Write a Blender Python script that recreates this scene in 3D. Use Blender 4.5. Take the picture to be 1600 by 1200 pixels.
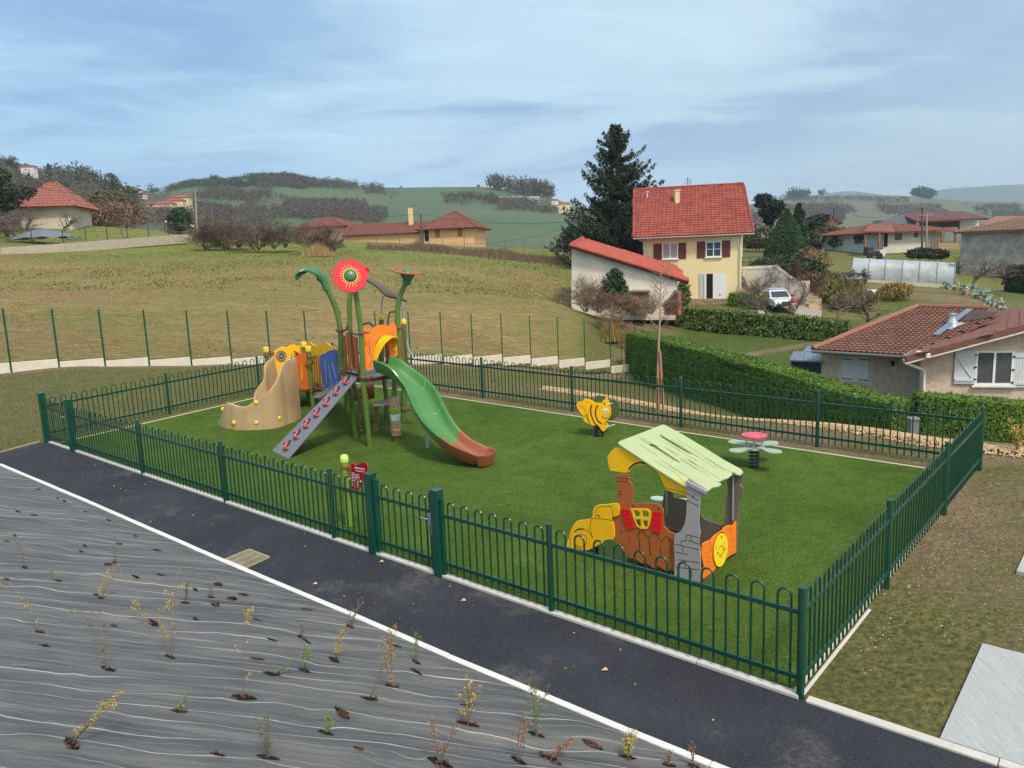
import bpy, bmesh, math, random
import numpy as np
from mathutils import Vector, Matrix
from mathutils.geometry import tessellate_polygon
random.seed(7); RNG = np.random.RandomState(11)
for o in list(bpy.data.objects): bpy.data.objects.remove(o)
SC = bpy.context.scene; COL = SC.collection
# ---------------- camera (recovered from the photograph's perspective) ----------------
F, PITCH, ROLL, HC = 1215.5, .162710, -.0390223, 4.3493
GA, GB = .0107724, .0389985            # the playground plane rises gently: z = GA x + GB y
FWD = np.array([0, math.cos(PITCH), -math.sin(PITCH)]); _r = np.array([1., 0, 0]); _u = np.cross(_r, FWD)
CR = math.cos(ROLL)*_r + math.sin(ROLL)*_u; CU = math.cos(ROLL)*_u - math.sin(ROLL)*_r
CAM = np.array([0, 0, HC])
cd = bpy.data.cameras.new('camera'); cam = bpy.data.objects.new('camera', cd); COL.objects.link(cam)
cd.sensor_fit = 'HORIZONTAL'; cd.sensor_width = 36; cd.lens = 36*F/1600; cd.clip_start = .1; cd.clip_end = 30000
M = Matrix.Identity(4)
for i in range(3): M[i][0] = CR[i]; M[i][1] = CU[i]; M[i][2] = -FWD[i]; M[i][3] = CAM[i]
cam.matrix_world = M; SC.camera = cam
# ---------------- sun and sky ----------------
SUN_EL, SUN_AZ = 54, 152                # azimuth clockwise from +y (view direction)
SUN_STR, SKY_STR, EXPO = 2.5, .10, .38
sd = bpy.data.lights.new('sun', 'SUN'); sun = bpy.data.objects.new('sun', sd); COL.objects.link(sun)
sd.energy = SUN_STR; sd.angle = math.radians(10); sd.color = (1, .89, .76)
el, az = math.radians(SUN_EL), math.radians(SUN_AZ)
sv = Vector((math.sin(az)*math.cos(el), math.cos(az)*math.cos(el), math.sin(el)))
sun.rotation_euler = sv.to_track_quat('Z', 'Y').to_euler()
W = bpy.data.worlds.new('World'); SC.world = W; W.use_nodes = True
nt = W.node_tree; N = nt.nodes; L = nt.links; N.clear()
out = N.new('ShaderNodeOutputWorld'); bg = N.new('ShaderNodeBackground'); bg.inputs[1].default_value = SKY_STR
sky = N.new('ShaderNodeTexSky'); sky.sky_type = 'NISHITA'; sky.sun_disc = False
sky.sun_elevation = el; sky.sun_rotation = az; sky.air_density = 1.0; sky.dust_density = .6; sky.ozone_density = 1.2; sky.altitude = 400
tc = N.new('ShaderNodeTexCoord')
sep = N.new('ShaderNodeSeparateXYZ'); L.new(tc.outputs['Generated'], sep.inputs[0])
def wmath(op, a, b=None, c=None):
 n = N.new('ShaderNodeMath'); n.operation = op
 for i, v in enumerate((a, b, c)):
  if v is None: continue
  if isinstance(v, (int, float)): n.inputs[i].default_value = v
  else: L.new(v, n.inputs[i])
 return n.outputs[0]
# clouds laid out on a high flat layer: direction / (z + k)
zz = wmath('ADD', wmath('MAXIMUM', sep.outputs['Z'], 0.0), .16)
cx = wmath('DIVIDE', sep.outputs['X'], zz); cy = wmath('DIVIDE', sep.outputs['Y'], zz)
cmb = N.new('ShaderNodeCombineXYZ'); L.new(cx, cmb.inputs[0]); L.new(cy, cmb.inputs[1])
def cloud(scale, sx, sy, rot, detail, rough, lo, hi, dist=.6):
 mp = N.new('ShaderNodeMapping'); mp.inputs['Scale'].default_value = (sx, sy, 1); mp.inputs['Location'].default_value = (14.8, 21.2, 0); mp.inputs['Rotation'].default_value = (0, 0, math.radians(rot))
 L.new(cmb.outputs[0], mp.inputs[0])
 nz = N.new('ShaderNodeTexNoise'); nz.inputs['Scale'].default_value = scale; nz.inputs['Detail'].default_value = detail
 nz.inputs['Roughness'].default_value = rough; nz.inputs['Distortion'].default_value = dist
 L.new(mp.outputs[0], nz.inputs['Vector'])
 mr = N.new('ShaderNodeMapRange'); mr.interpolation_type = 'SMOOTHSTEP'
 mr.inputs['From Min'].default_value = lo; mr.inputs['From Max'].default_value = hi
 L.new(nz.outputs['Fac'], mr.inputs['Value']); return mr.outputs[0]
def wmix(fac, a, b):
 m = N.new('ShaderNodeMix'); m.data_type = 'RGBA'
 if isinstance(fac, float): m.inputs[0].default_value = fac
 else: L.new(fac, m.inputs[0])
 for i, v in ((6, a), (7, b)):
  if isinstance(v, tuple): m.inputs[i].default_value = (*v, 1)
  else: L.new(v, m.inputs[i])
 return m.outputs[2]
K = 1/SKY_STR
def kc(r, g, b): return (r*K, g*K, b*K)
c1 = cloud(.55, .8, 1.2, 25, 6, .55, .42, .60)
c2 = cloud(.8, .6, 1.3, -24, 9, .60, .40, .62, .9)
c3 = cloud(2.2, .6, 1.5, -22, 8, .62, .46, .70, .8)
veil = wmath('MULTIPLY', wmath('ADD', wmath('MULTIPLY', c2, .65), wmath('MULTIPLY', c3, .25)), 1.0)
east = N.new('ShaderNodeMapRange'); east.inputs['From Min'].default_value = -.5; east.inputs['From Max'].default_value = .75
L.new(sep.outputs['X'], east.inputs['Value'])
base = wmix(east.outputs[0], kc(.19, .36, .62), kc(.43, .56, .68))         # thin high overcast, bluer to the left
base = wmix(.25, base, sky.outputs[0])
dark = wmix(wmath('MULTIPLY', c1, .6), base, kc(.19, .325, .57))
lit = wmix(wmath('MULTIPLY', veil, 1.05), dark, kc(.50, .76, .89))
warm = wmath('MULTIPLY', wmath('MULTIPLY', c2, east.outputs[0]), .55)
lit = wmix(warm, lit, kc(.66, .67, .70))
low = N.new('ShaderNodeMapRange'); low.interpolation_type = 'SMOOTHSTEP'; low.inputs['From Min'].default_value = .20; low.inputs['From Max'].default_value = 0; L.new(sep.outputs['Z'], low.inputs['Value'])
lit = wmix(wmath('MULTIPLY', wmath('MULTIPLY', low.outputs[0], east.outputs[0]), .6), lit, kc(.62, .70, .76))
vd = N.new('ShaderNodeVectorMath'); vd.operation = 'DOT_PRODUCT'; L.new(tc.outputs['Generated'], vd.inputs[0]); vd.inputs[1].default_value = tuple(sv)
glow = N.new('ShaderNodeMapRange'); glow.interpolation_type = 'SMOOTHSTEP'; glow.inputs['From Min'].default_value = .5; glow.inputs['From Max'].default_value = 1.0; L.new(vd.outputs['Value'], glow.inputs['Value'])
lit = wmix(glow.outputs[0], lit, kc(1.3, 1.2, 1.05))       # warm sky glow added round the sun, behind the camera, to brighten the scene
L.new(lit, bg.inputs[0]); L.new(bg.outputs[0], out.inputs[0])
vs = SC.view_settings; vs.view_transform = 'Standard'; vs.look = 'None'; vs.exposure = EXPO; vs.gamma = 1; vs.use_curve_mapping = False
SC.render.engine = 'CYCLES'
SC.cycles.volume_bounces = 0; SC.cycles.max_bounces = 6; SC.cycles.diffuse_bounces = 3; SC.cycles.transparent_max_bounces = 8
# ---------------- where things stand ----------------
def ray(u, v): return FWD + CR*(u-800)/F + CU*(600-v)/F
def at(u, v, Y):
 d = ray(u, v); return CAM + d*(Y/d[1])
def gp(u, v, h=0):                      # the point of the playground plane (plus a height)
 d = ray(u, v); t = (h-HC)/(d[2]-GA*d[0]-GB*d[1]); return CAM + d*t
def gz(x, y): return GA*x + GB*y
def V(*a): return Vector(a)
# ---------------- materials ----------------
def s2l(c):
 return tuple((x/255/12.92 if x/255 <= .04045 else ((x/255+.055)/1.055)**2.4) for x in c)
MATS = {}
def mat(name, col, rough=.6, var=.0, vscale=3, bump=0, bscale=40, spec=.4, metal=0, col2=None, c2scale=None, c2lo=.4, c2hi=.6, island=0, alpha=None, stretch=None, coat=0, detail=6):
 if name in MATS: return MATS[name]
 m = bpy.data.materials.new(name); m.use_nodes = True; n = m.node_tree.nodes; l = m.node_tree.links
 b = n['Principled BSDF']; b.inputs['Roughness'].default_value = rough; b.inputs['Metallic'].default_value = metal
 b.inputs['Specular IOR Level'].default_value = spec
 if coat: b.inputs['Coat Weight'].default_value = coat; b.inputs['Coat Roughness'].default_value = .15
 tcn = n.new('ShaderNodeTexCoord'); vec = tcn.outputs['Object']
 if stretch:
  mp = n.new('ShaderNodeMapping'); mp.inputs['Scale'].default_value = stretch; l.new(vec, mp.inputs[0]); vec = mp.outputs[0]
 cur = None
 def noise(s, d=detail, r=.6):
  z = n.new('ShaderNodeTexNoise'); z.inputs['Scale'].default_value = s; z.inputs['Detail'].default_value = d; z.inputs['Roughness'].default_value = r
  l.new(vec, z.inputs['Vector']); return z.outputs['Fac']
 def mix(fac, a, bb, mode='MIX'):
  x = n.new('ShaderNodeMix'); x.data_type = 'RGBA'; x.blend_type = mode
  if isinstance(fac, float): x.inputs[0].default_value = fac
  else: l.new(fac, x.inputs[0])
  for i, v in ((6, a), (7, bb)):
   if isinstance(v, tuple): x.inputs[i].default_value = (*v[:3], 1)
   else: l.new(v, x.inputs[i])
  return x.outputs[2]
 cur = tuple(col)
 if col2:
  mr = n.new('ShaderNodeMapRange'); mr.inputs['From Min'].default_value = c2lo; mr.inputs['From Max'].default_value = c2hi
  l.new(noise(c2scale or 2), mr.inputs['Value']); cur = mix(mr.outputs[0], cur, tuple(col2))
 if var or island:
  hs = n.new('ShaderNodeHueSaturation')
  if isinstance(cur, tuple): hs.inputs['Color'].default_value = (*cur[:3], 1)
  else: l.new(cur, hs.inputs['Color'])
  val = None
  if var:
   mr = n.new('ShaderNodeMapRange'); mr.inputs['From Min'].default_value = .25; mr.inputs['From Max'].default_value = .75
   mr.inputs['To Min'].default_value = 1-var; mr.inputs['To Max'].default_value = 1+var
   l.new(noise(vscale), mr.inputs['Value']); val = mr.outputs[0]
  if island:
   g = n.new('ShaderNodeNewGeometry'); mr = n.new('ShaderNodeMapRange')
   mr.inputs['To Min'].default_value = 1-island; mr.inputs['To Max'].default_value = 1+island
   l.new(g.outputs['Random Per Island'], mr.inputs['Value'])
   if val is None: val = mr.outputs[0]
   else:
    mm = n.new('ShaderNodeMath'); mm.operation = 'MULTIPLY'; l.new(val, mm.inputs[0]); l.new(mr.outputs[0], mm.inputs[1]); val = mm.outputs[0]
  l.new(val, hs.inputs['Value']); cur = hs.outputs[0]
 if isinstance(cur, tuple): b.inputs['Base Color'].default_value = (*cur[:3], 1)
 else: l.new(cur, b.inputs['Base Color'])
 if bump:
  bp = n.new('ShaderNodeBump'); bp.inputs['Strength'].default_value = min(1, bump); bp.inputs['Distance'].default_value = .02*max(1, bump)
  l.new(noise(bscale, 4), bp.inputs['Height']); l.new(bp.outputs[0], b.inputs['Normal'])
 if alpha is not None: b.inputs['Alpha'].default_value = alpha
 MATS[name] = m; m['nodes'] = 1
 return m
def bsdf(m): return m.node_tree.nodes['Principled BSDF']
# ---------------- mesh builder ----------------
class MB:
 def __init__(s): s.v = []; s.f = []; s.m = []; s.mi = 0
 def add(s, vs, fs):
  k = len(s.v); s.v.extend([tuple(map(float, p)) for p in vs]); s.f.extend([tuple(i+k for i in f) for f in fs]); s.m.extend([s.mi]*len(fs)); return s
 def box(s, c, d, rz=0, R=None):
  hx, hy, hz = d[0]/2, d[1]/2, d[2]/2; P = []
  ca, sa = math.cos(rz), math.sin(rz)
  for z in (-hz, hz):
   for x, y in ((-hx, -hy), (hx, -hy), (hx, hy), (-hx, hy)):
    q = Vector((x, y, z))
    q = R @ q if R is not None else Vector((x*ca-y*sa, x*sa+y*ca, z))
    P.append((c[0]+q.x, c[1]+q.y, c[2]+q.z))
  return s.add(P, [(0, 3, 2, 1), (4, 5, 6, 7), (0, 1, 5, 4), (1, 2, 6, 5), (2, 3, 7, 6), (3, 0, 4, 7)])
 def beam(s, a, b, w, h):            # box beam from a to b; w sideways, h upward
  a = Vector(a); b = Vector(b); d = (b-a)
  if d.length < 1e-6: return s
  x = d.normalized(); up = Vector((0, 0, 1))
  if abs(x.z) > .98: up = Vector((0, 1, 0))
  y = up.cross(x).normalized(); z = x.cross(y)
  P = []
  for p in (a, b):
   for sy, sz in ((-1, -1), (1, -1), (1, 1), (-1, 1)): P.append(p + y*sy*w/2 + z*sz*h/2)
  return s.add(P, [(0, 1, 2, 3), (7, 6, 5, 4), (0, 4, 5, 1), (1, 5, 6, 2), (2, 6, 7, 3), (3, 7, 4, 0)])
 def tube(s, pts, r, n=8, cap=True):
  pts = [Vector(p) for p in pts]; m = len(pts)
  if m < 2: return s
  rr = r if isinstance(r, (list, tuple)) else [r]*m
  t0 = (pts[1]-pts[0]).normalized(); up = Vector((0, 0, 1)) if abs(t0.z) < .9 else Vector((1, 0, 0))
  nx = t0.cross(up).normalized(); P = []
  for i, p in enumerate(pts):
   t = ((pts[min(i+1, m-1)]-pts[max(i-1, 0)]));
   t = t.normalized() if t.length > 1e-9 else t0
   nx = (nx - t*nx.dot(t)); nx = nx.normalized() if nx.length > 1e-6 else t.orthogonal().normalized(); ny = t.cross(nx)
   for k in range(n):
    a = 2*math.pi*k/n; P.append(p + (nx*math.cos(a)+ny*math.sin(a))*rr[i])
  fs = []
  for i in range(m-1):
   for k in range(n): a = i*n+k; b = i*n+(k+1) % n; fs.append((a, b, b+n, a+n))
  if cap: fs.append(tuple(range(n-1, -1, -1))); fs.append(tuple((m-1)*n+k for k in range(n)))
  return s.add(P, fs)
 def lathe(s, c, prof, n=16, axis=None):     # prof: (radius, height)
  P = []; R = Matrix.Identity(3) if axis is None else Vector(axis).to_track_quat('Z', 'Y').to_matrix()
  for r, h in prof:
   for k in range(n):
    a = 2*math.pi*k/n; q = R @ Vector((r*math.cos(a), r*math.sin(a), h)); P.append((c[0]+q.x, c[1]+q.y, c[2]+q.z))
  fs = [(i*n+k, i*n+(k+1) % n, (i+1)*n+(k+1) % n, (i+1)*n+k) for i in range(len(prof)-1) for k in range(n)]
  fs.append(tuple(range(n-1, -1, -1))); fs.append(tuple((len(prof)-1)*n+k for k in range(n)))
  return s.add(P, fs)
 def ball(s, c, r, n=10, sz=1):
  pr = [(r*math.sin(math.pi*i/n)+1e-4, -r*sz*math.cos(math.pi*i/n)) for i in range(n+1)]
  return s.lathe(c, pr, n+2)
 def prism(s, loops, O, X, Yv, Nn, th):      # loops of 2D points (outer first, then holes) in the plane O + aX + bY, thick along N
  O, X, Yv, Nn = Vector(O), Vector(X), Vector(Yv), Vector(Nn)
  tri = tessellate_polygon([[Vector((a, b, 0)) for a, b in lp] for lp in loops])
  flat = [p for lp in loops for p in lp]; n = len(flat)
  P = [O+X*a+Yv*b+Nn*(th/2) for a, b in flat]+[O+X*a+Yv*b-Nn*(th/2) for a, b in flat]
  fs = []
  for t in tri:
   a, b, c = [Vector(flat[i]) for i in t]
   ccw = (b-a).cross(c-a) > 0
   t = tuple(t) if ccw == (X.cross(Yv).dot(Nn) > 0) else tuple(t[::-1])
   fs.append(t); fs.append(tuple(i+n for i in t[::-1]))
  k = 0
  for lp in loops:
   m = len(lp)
   for i in range(m): j = (i+1) % m; fs.append((k+i, k+i+n, k+j+n, k+j))
   k += m
  s.add(P, fs)
  return s
 def build(s, name, mats, parent=None, smooth=False, bevel=0, recalc=True):
  me = bpy.data.meshes.new(name); me.from_pydata(s.v, [], s.f)
  if not isinstance(mats, (list, tuple)): mats = [mats]
  for m in mats: me.materials.append(m)
  if len(mats) > 1: me.polygons.foreach_set('material_index', s.m)
  if recalc:
   bm = bmesh.new(); bm.from_mesh(me); bmesh.ops.recalc_face_normals(bm, faces=bm.faces); bm.to_mesh(me); bm.free()
  if smooth is not False:
   me.polygons.foreach_set('use_smooth', [True]*len(me.polygons))
   if smooth is not True: me.set_sharp_from_angle(angle=math.radians(smooth))
  me.update()
  o = bpy.data.objects.new(name, me); COL.objects.link(o)
  if bevel:
   bv = o.modifiers.new('bevel', 'BEVEL'); bv.width = bevel; bv.segments = 2; bv.limit_method = 'ANGLE'; bv.angle_limit = math.radians(40)
  if parent is not None: put(o, parent)
  return o
def put(o, parent):
 o.parent = parent; o.matrix_parent_inverse = Matrix.Identity(4)
 o.location = o.location - Vector(root_loc(parent)) if o.location.length > 0 else Vector([-x for x in root_loc(parent)])
def root_loc(p):
 v = Vector((0, 0, 0))
 while p is not None: v += p.location; p = p.parent
 return v
def fast_mesh(name, verts, faces_n, mats, parent=None, midx=None, smooth=False, idx=None):   # verts (n,3); every faces_n verts in a row are one face
 verts = np.asarray(verts, dtype=np.float32).reshape(-1, 3)
 me = bpy.data.meshes.new(name); nv = len(verts)
 me.vertices.add(nv); me.vertices.foreach_set('co', verts.ravel())
 if idx is None: idx = np.arange(nv, dtype=np.int32)
 idx = np.asarray(idx, dtype=np.int32).ravel(); nf = len(idx)//faces_n
 me.loops.add(len(idx)); me.loops.foreach_set('vertex_index', idx)
 me.polygons.add(nf); me.polygons.foreach_set('loop_start', np.arange(nf, dtype=np.int32)*faces_n)
 if not isinstance(mats, (list, tuple)): mats = [mats]
 for m in mats: me.materials.append(m)
 if midx is not None: me.polygons.foreach_set('material_index', np.asarray(midx, dtype=np.int32))
 if smooth: me.polygons.foreach_set('use_smooth', np.ones(nf, dtype=bool))
 me.update(calc_edges=True); me.validate()
 o = bpy.data.objects.new(name, me); COL.objects.link(o)
 if parent is not None: put(o, parent)
 return o
def tag(o, label=None, cat=None, group=None, kind=None):
 if label: o['label'] = label
 if cat: o['category'] = cat
 if group: o['group'] = group
 if kind: o['kind'] = kind
 return o
def thing(name, loc, label, cat, group=None):
 o = bpy.data.objects.new(name, None); COL.objects.link(o); o.location = Vector(loc); o.empty_display_size = .2
 return tag(o, label, cat, group)
def copy_tree(o, parent=None):
 c = o.copy(); COL.objects.link(c)
 if parent is not None: c.parent = parent
 for ch in [x for x in bpy.data.objects if x.parent == o]: copy_tree(ch, c)
 return c
def hplane(u, v, P0, P1):               # pixel onto the upright plane through the ground points P0, P1
 d = Vector(ray(u, v)); p0 = Vector((P0[0], P0[1], 0)); t = Vector((P1[0]-P0[0], P1[1]-P0[1], 0)); n = Vector((-t.y, t.x, 0))
 k = (p0-Vector((CAM[0], CAM[1], 0))).dot(n)/d.dot(n); return Vector(CAM)+d*k
class Pane:                             # an upright board traced in its own plane
 def __init__(s, P0, P1):
  s.P0 = P0; s.P1 = P1; s.O = Vector((P0[0], P0[1], 0)); s.X = Vector((P1[0]-P0[0], P1[1]-P0[1], 0)).normalized(); s.Z = Vector((0, 0, 1)); s.N = s.X.cross(s.Z)  # N faces right-hand of X
  if s.N.dot(Vector((0, -1, 0))) < 0: s.N = -s.N
 def uv(s, u, v): p = hplane(u, v, s.P0, s.P1)-s.O; return (p.dot(s.X), p.z)
 def pts(s, l): return [s.uv(*p) for p in l]
 def board(s, mb, outer, holes=(), th=.02, off=0, raw=False):
  lp = [outer if raw else s.pts(outer)]+[h if raw else s.pts(h) for h in holes]
  mb.prism(lp, s.O+s.N*off, s.X, s.Z, s.N, th); return mb
 def line(s, mb, l, w=.008, off=.013, raw=False):
  q = l if raw else s.pts(l); P = [s.O+s.X*a+s.Z*b+s.N*off for a, b in q]
  for a, b in zip(P[:-1], P[1:]):
   d = (b-a).normalized(); sd_ = d.cross(s.N)*(w/2); ex = d*(w*.35)
   mb.add([a-sd_-ex, b-sd_+ex, b+sd_+ex, a+sd_-ex, a-sd_-ex-s.N*.006, b-sd_+ex-s.N*.006, b+sd_+ex-s.N*.006, a+sd_-ex-s.N*.006],
                   [(0, 1, 2, 3), (0, 4, 5, 1), (1, 5, 6, 2), (2, 6, 7, 3), (3, 7, 4, 0)])
  return mb
def smooth_loop(pts, n=4, closed=True):     # Catmull-Rom through 2D/3D points
 P = [np.array(p, dtype=float) for p in pts]; m = len(P); out_ = []
 rng = range(m) if closed else range(m-1)
 for i in rng:
  if closed: p0, p1, p2, p3 = P[i-1], P[i], P[(i+1) % m], P[(i+2) % m]
  else: p0, p1, p2, p3 = P[max(i-1, 0)], P[i], P[i+1], P[min(i+2, m-1)]
  for k in range(n):
   t = k/n; out_.append(tuple(.5*((2*p1)+(-p0+p2)*t+(2*p0-5*p1+4*p2-p3)*t*t+(-p0+3*p1-3*p2+p3)*t**3)))
 if not closed: out_.append(tuple(P[-1]))
 return out_
def interp(xs, ys): return lambda x: np.interp(x, xs, ys)
def fbm(x, y, seed=0, oct=4):           # cheap smooth pseudo-noise
 r = np.random.RandomState(seed); s = 0; a = 1
 for o in range(oct):
  for k in range(3):
   th = r.uniform(0, 6.28); f = 2**o*r.uniform(.7, 1.3); s = s + a*np.sin((x*math.cos(th)+y*math.sin(th))*f+r.uniform(0, 6.28))/3
  a *= .5
 return s
# =====================  THE GROUND  =====================
MFA = np.array([-18.1, 28.0]); MFD = np.array([24.5, 11.8])/18.0       # wire fence posts: MFA + i*MFD
def mfence(i): return MFA + MFD*i
MF_PX = [(27.6,575.2),(93.7,574),(157.7,572.7),(218.7,572),(278.4,571),(336.4,570),(392.5,568),(446,567),(498,566),(547,565),(595,564),(641,564),(685,564),(728,564),(770,565),(810,566.5),(850,569),(888,571.7),(924.8,578),(960.6,582),(994,585)]
def mf_y(i): return mfence(i)[1]
ctl = []
def pxp(u, v, Y):
 p = at(u, v, Y); ctl.append((p[0], p[1], p[2]))
for x, y in ((-25,5),(-15,3),(0,0),(8,0),(14,4),(-11,17),(-9,20),(-5,23),(0,20),(4,15),(7,12.5),(9,13),(8,6),(3,7),(-20,17),(-16,24),(-11,25.5),(-6,24.5),(12,9)): ctl.append((x, y, gz(x, y)))
for i in (0, 3, 6, 9, 12, 15, 18): pxp(*MF_PX[i], mf_y(i))
for u, v, Y in ((0,480,40),(0,400,71),(150,440,55),(300,400,76),(330,480,42),(450,395,85),(600,430,60),(640,394,86),(620,500,42),(800,420,68),(850,407,84),(890,500,44),(860,470,50),(905,490,52),
    (1110,468,60),(1180,478,56),(1070,530,48),(1300,552,42),(1240,590,38),(1100,545,44),(1280,478,57),(1400,482,56),(1500,470,58),(1330,440,78),(1490,450,76),(1560,455,70),(1340,405,100),(1400,388,115),(1500,402,95),(1200,400,100),(1590,410,95),(1250,372,135),(1600,372,140),
    (0,375,85),(130,352,105),(60,352,100),(300,372,100),(200,365,120),(-250,470,45),(-300,390,80),(640,380,120),(500,385,100),(750,388,100),(860,390,110),(640,385,140),(860,392,140),(300,375,140),(1040,392,120),(980,398,90)): pxp(u, v, Y)
for x, y, z in ((11,26,-2.2),(14,22,-1.9),(18,28,-2.4),(10,33,-2.1),(22,22,-1.9),(30,30,-2.6),(30,50,-1.5),(45,60,-1),(45,90,1.5),(60,130,4),(9.3,17.5,-.55),(12.5,15.5,-.5),(16,17,-1.2),(6,20.5,-.2),(3.5,25,-.3),(60,20,-3),(-60,20,2),(-60,80,9),(12,19.5,-1.6),(9.5,22,-1.5),(20,6,0)): ctl.append((x, y, z))
ctl = np.array(ctl)
def _k(r2): return .5*r2*np.log(r2+1e-9)
_P = ctl[:, :2]/10
_n = len(ctl); A_ = np.zeros((_n+3, _n+3)); d2 = ((_P[:, None]-_P[None])**2).sum(-1)
A_[:_n, :_n] = _k(d2)+np.eye(_n)*.02; A_[:_n, _n] = 1; A_[:_n, _n+1:] = _P; A_[_n, :_n] = 1; A_[_n+1:, :_n] = _P.T
_w = np.linalg.solve(A_, np.concatenate([ctl[:, 2], [0, 0, 0]]))
# exact plane around the playground: convex quad, then blend outwards
QUAD = np.array([(-24, 1), (14, -4), (11.5, 12.0), (7.7, 14.2), (-5.2, 24.4), (-13, 27.0), (-24, 29)], dtype=float)
def quad_dist(x, y):
 d = np.full(np.shape(x), -1e9)
 for i in range(len(QUAD)):
  a, b = QUAD[i], QUAD[(i+1) % len(QUAD)]; e = b-a; n = np.array([e[1], -e[0]])/np.hypot(*e)
  d = np.maximum(d, (x-a[0])*n[0]+(y-a[1])*n[1])
 return d
def terr(x, y):
 x = np.asarray(x, dtype=float); y = np.asarray(y, dtype=float); sh = x.shape; X = np.stack([x.ravel(), y.ravel()], 1)/10
 z = np.empty(len(X))
 for k in range(0, len(X), 20000):
  q = X[k:k+20000]; r2 = ((q[:, None]-_P[None])**2).sum(-1); z[k:k+20000] = _k(r2)@_w[:_n]+_w[_n]+q@_w[_n+1:]
 z = z.reshape(sh); d = quad_dist(x, y); w = np.clip(d/2.2, 0, 1); w = w*w*(3-2*w)
 return gz(x, y)*(1-w)+z*w
def tz(x, y): return float(terr(np.array([x]), np.array([y]))[0])
def on(u, v, Y0=None):                  # pixel -> point on the terrain (march along the ray)
 d = ray(u, v); ts = np.concatenate([np.linspace(3, 40, 200), np.linspace(40, 170, 500)])
 P = CAM[None]+d[None]*(ts/d[1])[:, None]; dz = P[:, 2]-terr(P[:, 0], P[:, 1])
 for i in range(1, len(ts)):
  if dz[i] < 0 and dz[i-1] >= 0:
   t = dz[i-1]/(dz[i-1]-dz[i]); return P[i-1]*(1-t)+P[i]*t
 return None
def gat(u, Y):                          # the ground under image column u at depth Y
 v = 450
 for _ in range(6):
  p = at(u, v, Y); z = tz(p[0], p[1]); v -= (z-p[2])*F/Y
 p = at(u, v, Y); return np.array([p[0], p[1], tz(p[0], p[1])])
# ground mesh: one sheet, fine near the camera
ys = np.concatenate([np.linspace(-14, 0, 10), np.linspace(1, 45, 190), np.geomspace(45.5, 150, 120)])
xr = np.concatenate([-np.geomspace(2.4, 1.0, 22)[:-1], np.linspace(-1.0, 1.0, 260), np.geomspace(1.0, 2.4, 22)[1:]])
YY, RR = np.meshgrid(ys, xr, indexing='ij'); XX = RR*(np.maximum(YY, 0)*.85+9)
ZZ = terr(XX, YY)
dq = quad_dist(XX, YY)
ZZ += np.where(dq > 2.2, .035*fbm(XX*1.3, YY*1.3, 3, 4), 0)*np.clip(1-(YY-60)/80, .2, 1)
ZZ -= np.clip((YY-138)/12, 0, 1)*14.0
mgrid_n, mgrid_m = YY.shape
ii, jj = np.meshgrid(np.arange(mgrid_n-1), np.arange(mgrid_m-1), indexing='ij')
q = np.stack([ii*mgrid_m+jj, ii*mgrid_m+jj+1, (ii+1)*mgrid_m+jj+1, (ii+1)*mgrid_m+jj], -1).reshape(-1, 4)
# surface cover weights stored as vertex colours of the real ground cover: R straw stubble, G lush grass, B bare soil
def sstep(a, b, x): t = np.clip((x-a)/(b-a), 0, 1); return t*t*(3-2*t)
mfn = np.array([-MFD[1], MFD[0]])/np.hypot(*MFD)
beyond = (XX-MFA[0])*mfn[0]+(YY-MFA[1])*mfn[1]                          # >0 beyond the wire fence line
U_ = 800+F*XX/np.maximum(YY, .1)
fieldm = sstep(0, .8, beyond)*sstep(925, 885, U_+(fbm(XX, YY, 5, 2)*6))
straw = fieldm*(1-sstep(64, 82, YY+4*fbm(XX*.12, YY*.12, 8, 3)+np.clip((U_-600)/40, 0, 9)))
straw = np.clip(straw*(0.9+.12*fbm(XX*.35, YY*.35, 9, 3)), 0, 1)
lush = np.clip(fieldm*(1-straw)*.9, 0, 1)
lawn = sstep(1010, 1060, U_)*sstep(30, 36, YY)*(1-sstep(50, 54, YY)); lawn = np.maximum(lawn, sstep(1330, 1420, U_)*sstep(50, 56, YY)*(1-sstep(66, 72, YY))*.7)
lush = np.maximum(lush, sstep(1230, 1260, U_)*sstep(50, 54, YY)*(.45+.3*fbm(XX*.5, YY*.5, 4, 3)))
# near strips
soil = np.zeros_like(XX)
rF0, rF1 = np.array([2.54, 6.52]), np.array([7.36, 12.9]); e_ = (rF1-rF0)/np.hypot(*(rF1-rF0)); nR = np.array([e_[1], -e_[0]])
dR = (XX-rF0[0])*nR[0]+(YY-rF0[1])*nR[1]
rightzone = (dR > 0)*(YY < 16)*(XX > 0)
soil = np.where(rightzone, np.clip(.52-.34*dR/3+.8*fbm(XX*1.3, YY*1.3, 21, 4), 0, 1), soil)
soil = np.maximum(soil, sstep(-1.1, -.35, beyond)*(1-sstep(.0, .3, beyond))*.8)                 # disturbed earth along the wire fence
soil = np.maximum(soil, ((YY > 12.5)*(YY < 27)*(dq > -2.5)*(XX > -4)*(beyond < -.5))*np.clip(.55+.4*fbm(XX*2, YY*2, 31, 3), 0, 1))
soil = np.maximum(soil, sstep(925, 985, U_)*sstep(1090, 1040, U_)*(YY > 41)*(YY < 60)*.6)
soil = np.maximum(soil, sstep(1245, 1280, U_)*(YY > 54)*(YY < 78)*np.clip(.45+.7*fbm(XX*.45, YY*.45, 41, 3), 0, 1))
me = bpy.data.meshes.new('ground'); nv = XX.size
ground = fast_mesh('ground', np.stack([XX, YY, ZZ], -1), 4, [bpy.data.materials.new('ground_cover')], idx=q.ravel(), smooth=True); tag(ground, kind='structure')
ca = ground.data.color_attributes.new('cover', 'FLOAT_COLOR', 'POINT')
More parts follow.
